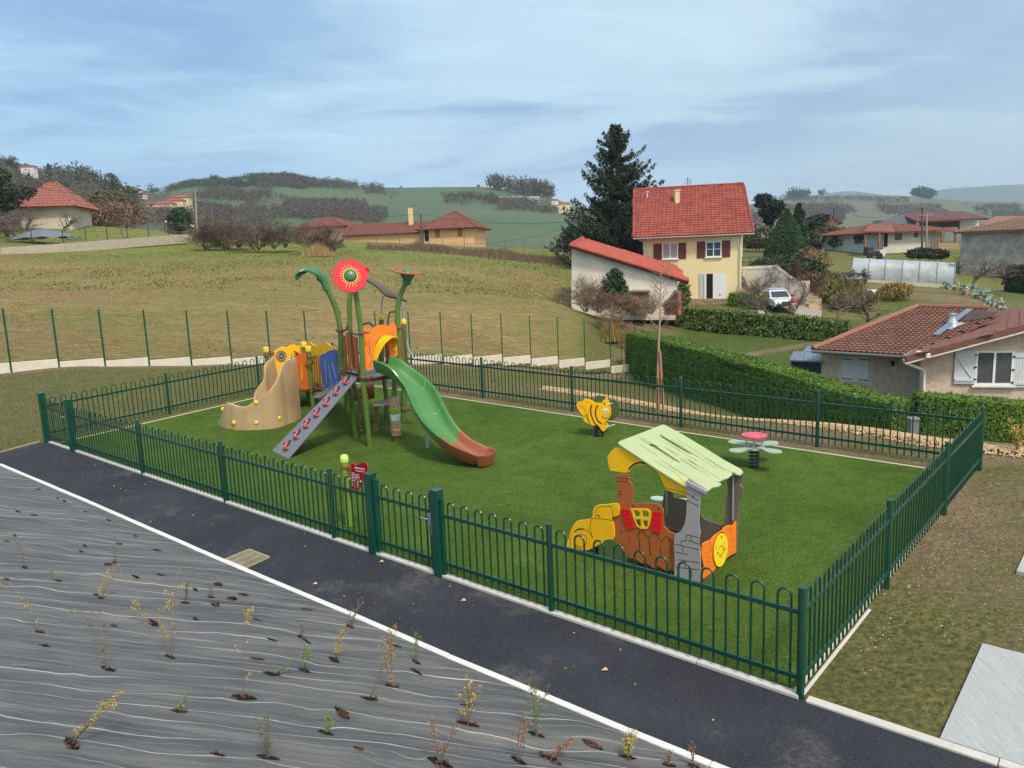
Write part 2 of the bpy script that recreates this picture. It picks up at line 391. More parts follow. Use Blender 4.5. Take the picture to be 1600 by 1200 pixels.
ca.data.foreach_set('color', np.stack([straw.ravel(), lush.ravel(), soil.ravel(), lawn.ravel()], 1).astype(np.float32).ravel())
gm = ground.data.materials[0]; gm.use_nodes = True; n = gm.node_tree.nodes; l = gm.node_tree.links; b = n['Principled BSDF']
b.inputs['Roughness'].default_value = .95; b.inputs['Specular IOR Level'].default_value = .15
def gmix(fac, a, c, mode='MIX'):
 x = n.new('ShaderNodeMix'); x.data_type = 'RGBA'; x.blend_type = mode
 if isinstance(fac, float): x.inputs[0].default_value = fac
 else: l.new(fac, x.inputs[0])
 for i, v in ((6, a), (7, c)):
  if isinstance(v, tuple): x.inputs[i].default_value = (*v[:3], 1)
  else: l.new(v, x.inputs[i])
 return x.outputs[2]
at_ = n.new('ShaderNodeVertexColor'); at_.layer_name = 'cover'; sp = n.new('ShaderNodeSeparateColor'); l.new(at_.outputs[0], sp.inputs[0])
geo = n.new('ShaderNodeNewGeometry')
def gnoise(s, d=6, lo=.3, hi=.7, sx=(1, 1, 1), r=.62):
 mp = n.new('ShaderNodeMapping'); mp.inputs['Scale'].default_value = sx; l.new(geo.outputs['Position'], mp.inputs[0])
 z = n.new('ShaderNodeTexNoise'); z.inputs['Scale'].default_value = s; z.inputs['Detail'].default_value = d; z.inputs['Roughness'].default_value = r
 l.new(mp.outputs[0], z.inputs['Vector'])
 mr = n.new('ShaderNodeMapRange'); mr.inputs['From Min'].default_value = lo; mr.inputs['From Max'].default_value = hi; l.new(z.outputs['Fac'], mr.inputs['Value']); return mr.outputs[0]
fine = gnoise(9, 8); mid = gnoise(1.3, 6); big = gnoise(.25, 5, .35, .65)
grassA = gmix(mid, s2l((106, 104, 62)), s2l((134, 122, 80))); grassA = gmix(gnoise(14, 6, .35, .65), grassA, s2l((66, 78, 40)))
strawC = gmix(gnoise(.5, 6, .3, .7, (.45, 1.6, 1)), s2l((156, 131, 94)), s2l((122, 112, 72))); strawC = gmix(gnoise(.13, 4, .42, .60, (.5, 1.6, 1)), strawC, s2l((120, 113, 70))); strawC = gmix(gnoise(.22, 4, .50, .66, (.4, 1.8, 1)), strawC, s2l((134, 108, 78)))
strawC = gmix(gnoise(2.4, 9, .50, .70, (.5, 2.2, 1)), strawC, s2l((168, 146, 104))); strawC = gmix(gnoise(3.5, 9, .52, .72, (.6, 2, 1)), strawC, s2l((84, 78, 46)))
lushC = gmix(mid, s2l((112, 124, 58)), s2l((132, 130, 74))); lushC = gmix(gnoise(4, 6, .45, .7), lushC, s2l((88, 108, 46)))
soilC = gmix(mid, s2l((130, 114, 88)), s2l((102, 90, 68))); soilC = gmix(gnoise(22, 6, .55, .72), soilC, s2l((168, 154, 128)))
c = gmix(sp.outputs[0], grassA, strawC); c = gmix(sp.outputs[1], c, lushC); c = gmix(at_.outputs['Alpha'], c, gmix(gnoise(2.2, 7), s2l((64, 82, 38)), s2l((88, 102, 52))))
sf = n.new('ShaderNodeMath'); sf.operation = 'MULTIPLY_ADD'; l.new(fine, sf.inputs[0]); sf.inputs[1].default_value = .28; 
sb = n.new('ShaderNodeMath'); sb.operation = 'SUBTRACT'; l.new(sp.outputs[2], sb.inputs[0]); sb.inputs[1].default_value = .10; l.new(sb.outputs[0], sf.inputs[2])
smr = n.new('ShaderNodeMapRange'); smr.inputs['From Min'].default_value = .15; smr.inputs['From Max'].default_value = .85; l.new(sf.outputs[0], smr.inputs['Value'])
c = gmix(smr.outputs[0], c, soilC)
l.new(c, b.inputs['Base Color'])
bp = n.new('ShaderNodeBump'); bp.inputs['Strength'].default_value = .9; bp.inputs['Distance'].default_value = .05; l.new(gnoise(11, 7), bp.inputs['Height']); l.new(bp.outputs[0], b.inputs['Normal'])
def flat_sheet(name, poly, dz, m, sub=0, kind='structure', th=0):
 mb = MB(); mb.prism([[(p[0], p[1]) for p in poly]], (0, 0, 0), (1, 0, 0), (0, 1, 0), (0, 0, 1), .02 if th == 0 else th)
 h = (.02 if th == 0 else th)
 mb.v = [(x, y, gz(x, y)+dz+z-h/2) for x, y, z in mb.v]
 o = mb.build(name, m); tag(o, kind=kind); return o
def strip_kerb(name, pts, w, h, m, parent=None, seg=1.0, dz=0, base=-.06, gap=.006):     # a run of kerb stones
 mb = MB()
 P = [np.array(p[:2]) for p in pts]; dense = [P[0]]
 for a_, b_ in zip(P[:-1], P[1:]):
  k = max(1, int(round(np.hypot(*(b_-a_))/seg)))
  dense += [a_+(b_-a_)*i/k for i in range(1, k+1)]
 for i, (a_, b_) in enumerate(zip(dense[:-1], dense[1:])):
  d = (b_-a_)/np.hypot(*(b_-a_)); a2 = a_+d*gap/2; b2 = b_-d*gap/2; nn = np.array([-d[1], d[0]])*w/2
  jz = random.uniform(-.003, .003)
  ring = [(*(p+s_*nn), gz(*p)+dz+zz_+(jz if zz_ > 0 else 0)) for zz_ in (base, h) for p, s_ in ((a2, 1), (a2, -1), (b2, -1), (b2, 1))]
  mb.add(ring, [(0, 1, 2, 3), (7, 6, 5, 4), (0, 4, 5, 1), (1, 5, 6, 2), (2, 6, 7, 3), (3, 7, 4, 0)])
 return mb.build(name, m, parent, bevel=.008)
# --- asphalt ---
asph = mat('asphalt', s2l((50, 52, 60)), .88, .30, 1.1, bump=.8, bscale=110, col2=s2l((42, 45, 54)), c2scale=.6, spec=.3)
_n_, _l_ = asph.node_tree.nodes, asph.node_tree.links
_b = bsdf(asph); _src = _b.inputs['Base Color'].links[0].from_socket
_tc = _n_.new('ShaderNodeTexCoord')
def amask(scale, lo, hi, det=8, loc=(0, 0, 0)):
 mp = _n_.new('ShaderNodeMapping'); mp.inputs['Location'].default_value = loc; _l_.new(_tc.outputs['Object'], mp.inputs[0])
 z = _n_.new('ShaderNodeTexNoise'); z.inputs['Scale'].default_value = scale; z.inputs['Detail'].default_value = det; z.inputs['Roughness'].default_value = .65; _l_.new(mp.outputs[0], z.inputs['Vector'])
 mr = _n_.new('ShaderNodeMapRange'); mr.inputs['From Min'].default_value = lo; mr.inputs['From Max'].default_value = hi; _l_.new(z.outputs['Fac'], mr.inputs['Value']); return mr.outputs[0]
def amul(a_, b_):
 m_ = _n_.new('ShaderNodeMath'); m_.operation = 'MULTIPLY'
 for i_, v_ in enumerate((a_, b_)):
  if isinstance(v_, float): m_.inputs[i_].default_value = v_
  else: _l_.new(v_, m_.inputs[i_])
 return m_.outputs[0]
def amx(fac, a_, b_):
 x = _n_.new('ShaderNodeMix'); x.data_type = 'RGBA'; _l_.new(fac, x.inputs[0]); _l_.new(a_, x.inputs[6]); x.inputs[7].default_value = (*b_, 1); return x.outputs[2]
dust = amul(amask(.7, .56, .74), amul(amask(18, .35, .65), .65))
o1 = amx(dust, _src, s2l((146, 140, 128)))
o1 = amx(amul(amask(60, .5, .62, 4), .25), o1, s2l((84, 86, 92)))
o2 = amx(amul(amask(90, .64, .70, 3), .6), o1, s2l((160, 158, 150)))
_l_.new(o2, _b.inputs['Base Color'])
A_out = gp(75, 691); 
KL = [gp(*p) for p in ((-60,701),(0,728),(120,779),(350,880),(540,960),(700,1030),(850,1092),(980,1147),(1110,1200))]
KL = [KL[0]]+KL[1:]
dl = KL[-1]-KL[-2]; KL.append(KL[-1]+dl*2.2); KL.append(KL[-1]+dl*3)
KL = [np.array(p) for p in KL]
k4, k5 = gp(1252, 1092), gp(1560, 1195); kd = (k5-k4)/np.hypot(*(k5-k4)[:2]); k6 = k5+kd*6
pl_poly = [gp(-60, 722), gp(73, 691)] + [gp(118, 707), gp(225, 744), gp(524.7, 845), gp(860.8, 961), gp(1249, 1094)] + [k5, k6] + [p for p in KL[::-1]]
flat_sheet('asphalt_path', pl_poly, .012, asph)
kerbm = mat('kerb_concrete', s2l((188, 186, 178)), .85, .12, 5, bump=.3, bscale=60)
kerbw = mat('path_edging', s2l((205, 205, 203)), .8, .10, 4, bump=.3, bscale=60)
tag(strip_kerb('path_kerb', KL[1:], .075, .045, kerbw), kind='structure')
tag(strip_kerb('path_edge', [k4+kd*.05, k5, k6], .10, .035, kerbm, seg=1.0), kind='structure')
tag(strip_kerb('grass_edge', [gp(-200, 756), gp(0, 707), gp(62, 690)], .05, .02, mat('edge_board', s2l((150, 140, 122)), .8, .1), seg=2), kind='structure')
# --- playground corners ---
CA = gp(73, 691); CB = gp(1250, 1091); CCc = gp(1530, 735)
_bk = np.array([gp(*p)[:2] for p in ((1277.6,697.5),(1063.6,667.7),(894.5,643),(755.3,622.5))])
_lf = np.array([gp(*p)[:2] for p in ((73,691),(265.6,647.4))])
def isect(a_, b_, c_, d_):
 t = np.linalg.solve(np.array([b_-a_, -(d_-c_)]).T, c_-a_); return a_+(b_-a_)*t[0]
CD = isect(_bk[0], _bk[-1], _lf[0], _lf[1]); CD = np.array([CD[0], CD[1], gz(*CD)])
# --- artificial turf ---
turfm = mat('synthetic_turf', s2l((70, 98, 40)), .95, .2, 1.2, bump=1.6, bscale=55, spec=.03, col2=s2l((90, 116, 54)), c2scale=.8, c2lo=.3, c2hi=.7)
_n_, _l_ = turfm.node_tree.nodes, turfm.node_tree.links; _b = bsdf(turfm); _src = _b.inputs['Base Color'].links[0].from_socket; _tc = _n_.new('ShaderNodeTexCoord')
o1 = amx(amul(amask(7, .46, .70, 7), .3), _src, s2l((108, 126, 62)))
o1 = amx(amul(amask(3, .48, .68, 8, (5, 2, 0)), .35), o1, s2l((50, 70, 22)))
o1 = amx(amul(amask(38, .46, .62, 5), .8), o1, s2l((46, 64, 18)))
o2 = amx(amul(amask(120, .55, .68, 4, (3, 1, 0)), .6), o1, s2l((124, 136, 78)))
_l_.new(o2, _b.inputs['Base Color'])
def inset(P, Q, d):                     # move the segment P->Q to its left by d
 e = (Q-P)[:2]/np.hypot(*(Q-P)[:2]); nn = np.array([-e[1], e[0]])*d; return P[:2]+nn, Q[:2]+nn
C4 = [CA[:2], CB[:2], CCc[:2], CD[:2]]
ins = [(.04, 0), (.06, 1), (.42, 2), (.48, 3)]; lines = []
for d, i in ins:
 P, Q = np.array([*C4[i], 0]), np.array([*C4[(i+1) % 4], 0]); lines.append(inset(P, Q, d))
TC = [isect(*lines[i-1], *lines[i]) for i in range(4)]
turf = flat_sheet('turf', TC, .03, turfm, th=.02)
tag(strip_kerb('turf_edging', [TC[1], TC[2], TC[3], TC[0]], .035, .04, mat('edging_strip', s2l((196, 192, 172)), .8, .08), seg=3), kind='structure')
tag(strip_kerb('turf_kerb', [inset(CA, CB, -.0)[0]+.02, inset(CA, CB, -.0)[1]], .09, .042, kerbm, seg=1.0), kind='structure')
tag(strip_kerb('side_kerb', [CB[:2], CB[:2]*.74+CCc[:2]*.26], .035, .012, kerbm, seg=1.0), kind='structure')
# --- concrete slab ---
slabm = mat('broomed_concrete', s2l((170, 174, 175)), .88, .14, 4, bump=.8, bscale=14, stretch=(9, 1, 1))
sA, sB = gp(1535, 1010), gp(1466, 1150); sD = (gp(1600, 1027)-sA); sD = sD/np.hypot(*sD[:2])
sl = [sA[:2], (sA+sD*3.2)[:2], (sB+sD*3.2+np.array([.3, -.3, 0]))[:2], sB[:2]]
sQ = (k4+kd*1.13+np.array([.02, .05, 0])); flat_sheet('concrete_slab', [sA[:2], (sA+kd*2.0)[:2], (sQ+kd*2.0)[:2], sQ[:2]], .035, slabm, th=.07)
s3 = gp(1588, 897); flat_sheet('concrete_slab', [s3[:2], s3[:2]+kd[:2]*1.8, s3[:2]+kd[:2]*1.8+(sA-sQ)[:2]*.6, s3[:2]+(sA-sQ)[:2]*.6], .04, slabm, th=.08)
# --- gravel strip behind the playground ---
gst = [gp(*p)[:2] for p in ((1700,716),(1560,706),(1440,690),(1300,664),(1180,640),(1100,624),(1030,612),(960,602),(900,594),(850,589))]
gv = []; gcol = []
RNG2 = np.random.RandomState(5)
def scatter_stones(path, width, count, size, rs, dz=0):
 P = np.array(path); seg = np.hypot(*(P[1:]-P[:-1]).T); cs = np.concatenate([[0], np.cumsum(seg)]); V_ = []
 for _ in range(count):
  s_ = rs.uniform(0, cs[-1]); i = min(np.searchsorted(cs, s_)-1, len(seg)-1); i = max(i, 0); t = (s_-cs[i])/seg[i]
  p = P[i]*(1-t)+P[i+1]*t; d = (P[i+1]-P[i])/seg[i]; o_ = rs.normal(0, width/2.6); p = p+np.array([-d[1], d[0]])*o_
  z = tz(p[0], p[1]) + max(0, .07*(1-(o_/width*1.6)**2)) + dz; r = size*rs.uniform(.5, 1.3); a = rs.uniform(0, 6.28)
  B = np.array([[math.cos(a+k*1.571), math.sin(a+k*1.571)*rs.uniform(.5, 1), rs.uniform(-.4, .4)] for k in range(4)])*r+[p[0], p[1], z]
  top = np.array([p[0]+rs.uniform(-.3, .3)*r, p[1]+rs.uniform(-.3, .3)*r, z+r*.6])
  for k in range(4): V_ += [B[k], B[(k+1) % 4], top]
 return V_
grav = fast_mesh('gravel', scatter_stones(gst, .36, 20000, .026, RNG2, .02), 3, mat('wood_chippings', s2l((182, 156, 122)), .9, .15, 8, island=.45)); tag(grav, kind='stuff')
st_ = fast_mesh('small_stones', scatter_stones([(CB*.93+CCc*.07)[:2]+nR*.28, (CB*.02+CCc*.98)[:2]+nR*.3], .42, 450, .013, RNG2, -.06)+scatter_stones([(CB*.8+CCc*.2)[:2]+nR*1.2, (CB*.02+CCc*.98)[:2]+nR*1.4], 2.2, 500, .013, RNG2, -.06), 3, mat('stone_crumbs', s2l((156, 144, 124)), .9, .1, 8, island=.3)); tag(st_, kind='stuff')
# =====================  GREEN BOW-TOP FENCE  =====================
fgreen = mat('fence_green', s2l((8, 62, 46)), .32, .08, 2, spec=.5, coat=.25)
fgreen2 = mat('gate_green', s2l((10, 70, 54)), .38, .08, 2, spec=.5, coat=.2)
FH = 1.04
def fz(p): return gz(p[0], p[1])
def fpost(P, parent, r=.034, h=FH+.03):
 z = fz(P); mb = MB(); mb.lathe((P[0], P[1], z-.05), [(r, 0), (r, h+.04), (r*.93, h+.052)], 14)
 return mb.build('post', fgreen, parent, smooth=40)
def fpanel(P, Q, parent, clip=.035, pitch=.2375, zoff=0):
 P = np.array(P[:2]); Q = np.array(Q[:2]); Ln = np.hypot(*(Q-P)); d = (Q-P)/Ln; nn = np.array([-d[1], d[0]])
 def pt(s, h, o=0): p = P+d*s+nn*o; return (p[0], p[1], fz(p)+h+zoff)
 mb = MB(); use = Ln-2*clip; cnt = max(1, int(round(use/pitch))); pi_ = use/cnt; r = pi_*.25
 for k in range(cnt):
  c = clip+pi_*(k+.5); top = .955
  pts = [pt(c-r, .07), pt(c-r, .5), pt(c-r, top-.02)]+[pt(c-r*math.cos(math.pi*j/8), top+r*math.sin(math.pi*j/8)*1.05) for j in range(0, 9)]+[pt(c+r, top-.02), pt(c+r, .5), pt(c+r, .07)]
  mb.tube(pts, .0118, 6)
 pn = mb.build('fence_panel', fgreen, parent, smooth=50)
 for nm, h in (('rail', .83), ('rail', .20)):
  rb = MB(); rb.beam(pt(.0, h), pt(Ln, h), .03, .046); rb.build(nm, fgreen, pn, bevel=.004)
 return pn
def fence_run(name, pts, label, group='green bow top fence sides', p0=True, p1=True):
 c = pts[0]; t = thing(name, (c[0], c[1], fz(c)), label, 'fence', group)
 for i, p in enumerate(pts):
  if (i == 0 and not p0) or (i == len(pts)-1 and not p1): continue
  fpost(p, t, r=.034 if 0 < i < len(pts)-1 else .036)
 for a_, b_ in zip(pts[:-1], pts[1:]): fpanel(a_, b_, t)
 return t
def onl(P, A, B):                       # slide a measured point onto the line A-B
 A = np.array(A[:2]); B = np.array(B[:2]); d = (B-A)/np.hypot(*(B-A)); return A+d*np.dot(np.array(P[:2])-A, d)
A2, B2, C2, D2 = CA[:2], CB[:2], CCc[:2], CD[:2]
fp = [onl(gp(*p), A2, B2) for p in ((118,705),(225,742),(355.8,785.5),(524.7,843.3),(583,867),(684,903),(860.8,960))]
fd = (B2-A2)/np.hypot(*(B2-A2))
g0, g1, g2, g3 = A2+fd*.06, fp[0], fp[4], fp[5]
fence_run('bow_top_fence', [g1+fd*.09, fp[1], fp[2], fp[3], g2-fd*.09], 'green bow top fence side along the path left of the main gate', p0=False, p1=False)
fence_run('bow_top_fence', [g3+fd*.09, fp[6], B2], 'green bow top fence side along the path right of the main gate', p0=False)
rp = [onl(gp(*p), B2, C2) for p in ((1385,919.5),(1474,804.6))]
fence_run('bow_top_fence', [B2, rp[0], rp[1], C2], 'green bow top fence side seen edge on at the right end of the turf', p0=False)
bp_ = [onl(gp(*p), C2, D2) for p in ((1277.6,697.5),(1063.6,667.7),(894.5,643),(755.3,622.5))]
step = bp_[3]-bp_[2]; nb = [bp_[3]+step*k for k in (1, 2)]
while np.hypot(*(nb[-1]-D2)) > 4.2: nb.append(nb[-1]+step)
fence_run('bow_top_fence', [C2]+bp_+nb+[D2], 'green bow top fence side at the far edge of the turf before the gravel strip', p0=False)
l1 = onl(gp(265.6, 647.4), A2, D2); lst = (l1-A2); ld = lst/np.hypot(*lst)
lp_ = [A2+ld*.09, l1]; s_ = np.hypot(*(D2-l1)); kn = max(1, int(round(s_/2.85)))
lp_ += [l1+(D2-l1)*k/kn for k in range(1, kn)]
fence_run('bow_top_fence', lp_+[D2], 'green bow top fence side running from the small left gate behind the climber', p0=False, p1=False)
def gate(a, b, label, pw=.125, hinge=True, lock_u=1):
 t = thing('gate', (a[0], a[1], fz(a)), label, 'gate', 'green bow top gates')
 d = (b-a)/np.hypot(*(b-a)); nn = np.array([-d[1], d[0]]); ang = math.atan2(d[1], d[0]); h = FH+.1
 for P in (a, b):
  mb = MB(); mb.box((P[0], P[1], fz(P)+h/2-.03), (pw, pw, h+.06), ang)
  po = mb.build('gate_post', fgreen2, t, bevel=.006)
  cb = MB(); cb.box((P[0], P[1], fz(P)+h+.004), (pw+.012, pw+.012, .014), ang); cb.build('post_cap', fgreen2, po, bevel=.003)
 i0 = a+d*(pw/2+.012); i1 = b-d*(pw/2+.012)
 for P in (i0+d*.035, i1-d*.02): mb = MB(); mb.box((P[0], P[1], fz(P)+h/2+.01), (.06, .06, h-.12), ang); mb.build('gate_stile', fgreen2, t, bevel=.005)
 lf = fpanel(i0+d*.06, i1-d*.05, t, clip=.02, zoff=.01); lf.name = 'gate_leaf'
 # fence panels butt on to a flat flange beyond each post
 for P, s in ((a, -1), (b, 1)): q = P+d*s*(pw/2+.022); mb = MB(); mb.box((q[0], q[1], fz(q)+h/2-.04), (.036, .05, h-.1), ang); mb.build('flange', fgreen2, t, bevel=.004)
 steel = mat('steel', s2l((176, 182, 190)), .3, metal=.9)
 P = i1-d*.045; mb = MB(); mb.box((*(P-nn*.035), fz(P)+.74), (.055, .03, .17), ang); lk = mb.build('lock', steel, t, bevel=.006)
 mb = MB(); q0 = (*(P-nn*.055), fz(P)+.76); q1 = (*(P-nn*.085), fz(P)+.76); q2 = (*(P-nn*.085-d*.11), fz(P)+.765); mb.tube([q0, q1, q2], .008, 8); mb.build('handle', steel, lk, smooth=50)
 mb = MB(); q = b-d*(pw/2)-nn*(pw/2-.01); mb.box((*q, fz(b)+.70), (.012, .03, .3), ang); mb.build('strike_plate', steel, t)
 return t
gate(g2, g3, 'wide green main gate with steel lock between two square posts beside the red sign')
gate(g0, g1, 'narrow green gate at the far left corner where the path ends')
# =====================  RED HEART SIGN  =====================
lime = mat('lime_post', s2l((112, 140, 52)), .45, .12, 3, coat=.1)
limecap = mat('lime_cap', s2l((190, 214, 110)), .35, .05, coat=.3)
brownc = mat('brown_clamp', s2l((132, 72, 44)), .5, .1)
def sign():
 P = gp(546, 824); t = thing('rules_sign', (P[0], P[1], gz(*P[:2])), 'dark red heart shaped sign on a lime green post near the main gate', 'sign')
 z = P[2]; mb = MB(); mb.lathe((P[0], P[1], z-.03), [(.058, 0), (.058, 1.05)], 18); mb.build('post', lime, t, smooth=40)
 mb = MB(); mb.lathe((P[0], P[1], z+1.02), [(.062, 0), (.066, .03), (.062, .075), (.045, .105), (.01, .115)], 18); mb.build('post_cap', limecap, t, smooth=50)
 pl = Pane(P[:2], gp(620, 843)[:2])
 o = pl.O; 
 for hh in ((544, 731), (543, 765)):
  x0, z0 = pl.uv(*hh); mb = MB(); mb.lathe((P[0], P[1], z0-.02), [(.066, 0), (.066, .045)], 14)
  q = pl.O+pl.X*(x0+.0); mb.box(pl.O+pl.X*.1+pl.N*.0+Vector((0, 0, z0)), (.12, .05, .035), math.atan2(pl.X.y, pl.X.x)); mb.build('clamp', brownc, t, bevel=.003)
 red = mat('sign_red', s2l((150, 14, 36)), .4, .04); mb = MB()
 out_ = [(550,724),(556,726),(562,725),(567,722),(572,722),(575.5,727),(576,733),(574,741),(570,748),(566,756),(562,765),(558,770),(554,767),(550,760)]
 pl.board(mb, smooth_loop(pl.pts(out_), 3), th=.014, off=.012, raw=True); bd = mb.build('sign_board', red, t, bevel=.002)
 pk = mat('sign_rim', s2l((205, 80, 60)), .5); mb = MB(); lp = smooth_loop(pl.pts(out_), 3); pl.line(mb, lp+[lp[0]], .010, .020, raw=True); mb.build('rim', pk, bd)
 wh = mat('sign_white', s2l((235, 225, 225)), .6); mb = MB()
 def text(s, u, v, size, par):
  cu = bpy.data.curves.new('lettering', 'FONT'); cu.body = s; cu.size = size; cu.extrude = .001
  to = bpy.data.objects.new('lettering', cu); COL.objects.link(to)
  dg = bpy.context.evaluated_depsgraph_get(); me_ = bpy.data.meshes.new_from_object(to.evaluated_get(dg)); bpy.data.objects.remove(to); bpy.data.curves.remove(cu)
  x0, z0 = pl.uv(u, v); P_ = [tuple(pl.O+pl.X*(x0+q.co.x)+pl.Z*(z0+q.co.y)+pl.N*(.021+q.co.z)) for q in me_.vertices]; m_ = MB(); m_.add(P_, [tuple(f.vertices) for f in me_.polygons])
  bpy.data.meshes.remove(me_); e = m_.build('lettering', wh, par, recalc=False); return e
 text('AIRE DE JEUX', 555.6, 731.5, .036, bd)
 # small print in two blurred columns: rows of short words, too small to read
 rr = random.Random(3)
 for cu_, c0, c1, v0 in ((0, 551.2, 554.6, 738), (1, 556, 563, 740)):
  for k in range(9):
   v = v0+k*2.45+(0 if cu_ else .0); u = c0
   lim = c1 if v < 752 else c1-1.4
   while u < lim-.5:
    w = rr.uniform(.5, 1.3); pl.line(mb, [(u, v+(u-551)*.14), (min(u+w, lim), v+(min(u+w, lim)-551)*.14)], .007, .021); u += w+.45
 pl.line(mb, [(557, 735), (570.5, 737)], .006, .021)
 mb.build('small_print', wh, bd)
 return t
sign()
# =====================  DRAIN GRATE  =====================
def grate():
 c = gp(387, 877); a_ = gp(352, 877); b_ = gp(389, 862); c_ = gp(421, 874); d_ = gp(384, 891)
 t = thing('drain_grate', (c[0], c[1], c[2]), 'rectangular rusty yellow drain grate set in the asphalt at the path kerb', 'drain grate')
 gmt = mat('galvanised', s2l((168, 160, 132)), .6, .2, 6, metal=.3); dk = mat('drain_dark', s2l((12, 12, 14)), .9)
 mb = MB(); q = [a_, b_, c_, d_]; mb.add([(p[0], p[1], p[2]+.018) for p in q]+[(p[0], p[1], p[2]+.008) for p in q], [(0, 1, 2, 3), (7, 6, 5, 4)]+[(i, (i+1) % 4, (i+1) % 4+4, i+4) for i in range(4)]); mb.build('drain_pit', dk, t)
 mb = MB(); zz_ = .030
 def L2(s, r): p = (a_*(1-s)+b_*s)*(1-r)+(d_*(1-s)+c_*s)*r; return (p[0], p[1], gz(*p[:2])+zz_)
 for r in (0, 1/3, 2/3, 1): mb.beam(L2(0, r), L2(1, r), .014, .02)
 for k in range(13): mb.beam(L2((k+.5)/13, 0), L2((k+.5)/13, 1), .011, .018)
 for s in (0, 1): mb.beam(L2(s, 0), L2(s, 1), .025, .022)
 mb.build('bars', gmt, t)
grate()
# =====================  WIRE MESH FENCE ON CONCRETE BOARDS  =====================
def mesh_fence():
 P0 = mfence(-3); t = thing('wire_fence', (*P0, tz(*P0)), 'tall thin green wire mesh fence standing on stepped concrete boards before the dry field', 'fence')
 wg = mat('wire_green', s2l((22, 78, 52)), .4, spec=.5); cb_ = mat('fence_concrete', s2l((206, 200, 186)), .85, .10, 2.5, bump=.25, bscale=30)
 wm = mat('mesh_wire', s2l((40, 84, 52)), .5)
 base = {}
 for i in range(-4, 19):
  P = mfence(i)
  if 0 <= i <= 20: u, v = MF_PX[i]; zb = HC - 0; d = ray(u, v); zb = CAM[2]+d[2]*(P[1]/d[1])
  else: zb = tz(*P)-.02
  base[i] = zb
 for i in range(-4, 19):
  P = mfence(i); mb = MB(); mb.beam((*P, base[i]-.15), (*P, base[i]+2.16), .05, .05); mb.build('post', wg, t)
 for i in range(-4, 18):
  P, Q = mfence(i), mfence(i+1); d = (Q-P)/np.hypot(*(Q-P)); P_, Q_ = P+d*.03, Q-d*.03
  zl = min(base[i], base[i+1]); zb = zl-.04; n_ = np.array([-d[1], d[0]])
  if i < 12: bh0, bh1 = base[i]+.24, base[i]+.24+(base[i+1]-base[i])*.2
  else: bh0, bh1 = base[i]+.16, base[i]+.16
  z0t = base[i+1]+.30 if i < 12 else base[i]+.12
  z0t = max(base[i], base[i+1])+.21 if i < 10 else base[i+1]+.25
  mb = MB(); mb.add([(*(P_-n_*.03), zb-.1), (*(Q_-n_*.03), zb-.1), (*(Q_-n_*.03), z0t), (*(P_-n_*.03), z0t), (*(P_+n_*.02), zb-.1), (*(Q_+n_*.02), zb-.1), (*(Q_+n_*.02), z0t), (*(P_+n_*.02), z0t)],
                          [(0, 1, 2, 3), (7, 6, 5, 4), (0, 4, 5, 1), (1, 5, 6, 2), (2, 6, 7, 3), (3, 7, 4, 0)])
  mb.build('concrete_board', cb_, t, bevel=.012)
  mb = MB(); zt = z0t+1.72
  L_ = np.hypot(*(Q_-P_))
  for k in range(28):
   p = P_+d*(L_*(k+.5)/28); mb.beam((*p, z0t+.01), (*p, min(zt, base[i]+2.1)), .0034, .0034)
  hgt = min(zt, base[i]+2.1)-z0t
  for k in range(9): z = z0t+.03+k*(hgt-.04)/8; mb.beam((*P_, z), (*Q_, z), .004, .004)
  mb.build('wire_panel', wm, t, recalc=False)
mesh_fence()
# =====================  PLAY TOWER  =====================
stem = mat('stem_green', s2l((88, 116, 52)), .38, .14, 1.5, coat=.2)
stem2 = mat('leaf_green', s2l((66, 112, 72)), .4, .12, 3, coat=.2)
hbrown = mat('board_brown', s2l((156, 84, 40)), .55, .06, 3)
horange = mat('board_orange', s2l((240, 126, 38)), .5, .05, 3)
hyellow = mat('board_yellow', s2l((246, 186, 20)), .5, .05, 3)
hblue = mat('board_blue', s2l((22, 96, 172)), .5, .06, 3)
hgrey = mat('board_grey', s2l((116, 116, 126)), .6, .07, 3, bump=.15, bscale=90)
hblack = mat('engraved_black', s2l((38, 30, 26)), .7)
rust = mat('brown_steel', s2l((122, 74, 52)), .5, .12, 4)
capy = mat('cap_yellow', s2l((238, 196, 52)), .4, .05, coat=.2)
tan = mat('climber_tan', s2l((184, 158, 120)), .62, .07, 1.2, bump=.12, bscale=50, col2=s2l((172, 146, 110)), c2scale=1)
slg = mat('slide_green', s2l((72, 126, 66)), .33, .08, 2, coat=.3)
slb = mat('slide_brown', s2l((140, 80, 54)), .35, .08, 2, coat=.25)
redm = mat('flower_red', s2l((204, 14, 44)), .5, .05)
galv = mat('galv_tube', s2l((184, 190, 190)), .35, metal=.6)
TW = thing('play_tower', (-2.97, 16.8, gz(-2.97, 16.8)), 'large play tower with red flower, green slide, grey ramp and tan climbing shell', 'play structure')
def post_px(pts, Ys, name='post', r=.055, m=stem, extra=None, closeg=True):    # pts from ground up; Ys their depths
 P = [Vector(at(u, v, Y)) for (u, v), Y in zip(pts, Ys)]
 if closeg: P[0].z = gz(P[0].x, P[0].y)-.03
 Q = [Vector(p) for p in smooth_loop([tuple(p) for p in P], 6, closed=False)]
 mb = MB(); mb.tube(Q, r, 14); return mb.build(name, m, TW, smooth=50), Q
gY = lambda u, v: gp(u, v)[1]
p1, q1 = post_px([(578,700),(573,650),(567,590),(564,520),(557,465),(552,440)], [15.58, 15.56, 15.52, 15.5, 15.45, 15.42], r=.052)
p2, q2 = post_px([(556,686),(552,645),(545,610),(533,580),(532,520),(524,480),(508,446),(500,435)], [16.3, 16.3, 16.32, 16.38, 16.39, 16.39, 16.36, 16.34], r=.056)
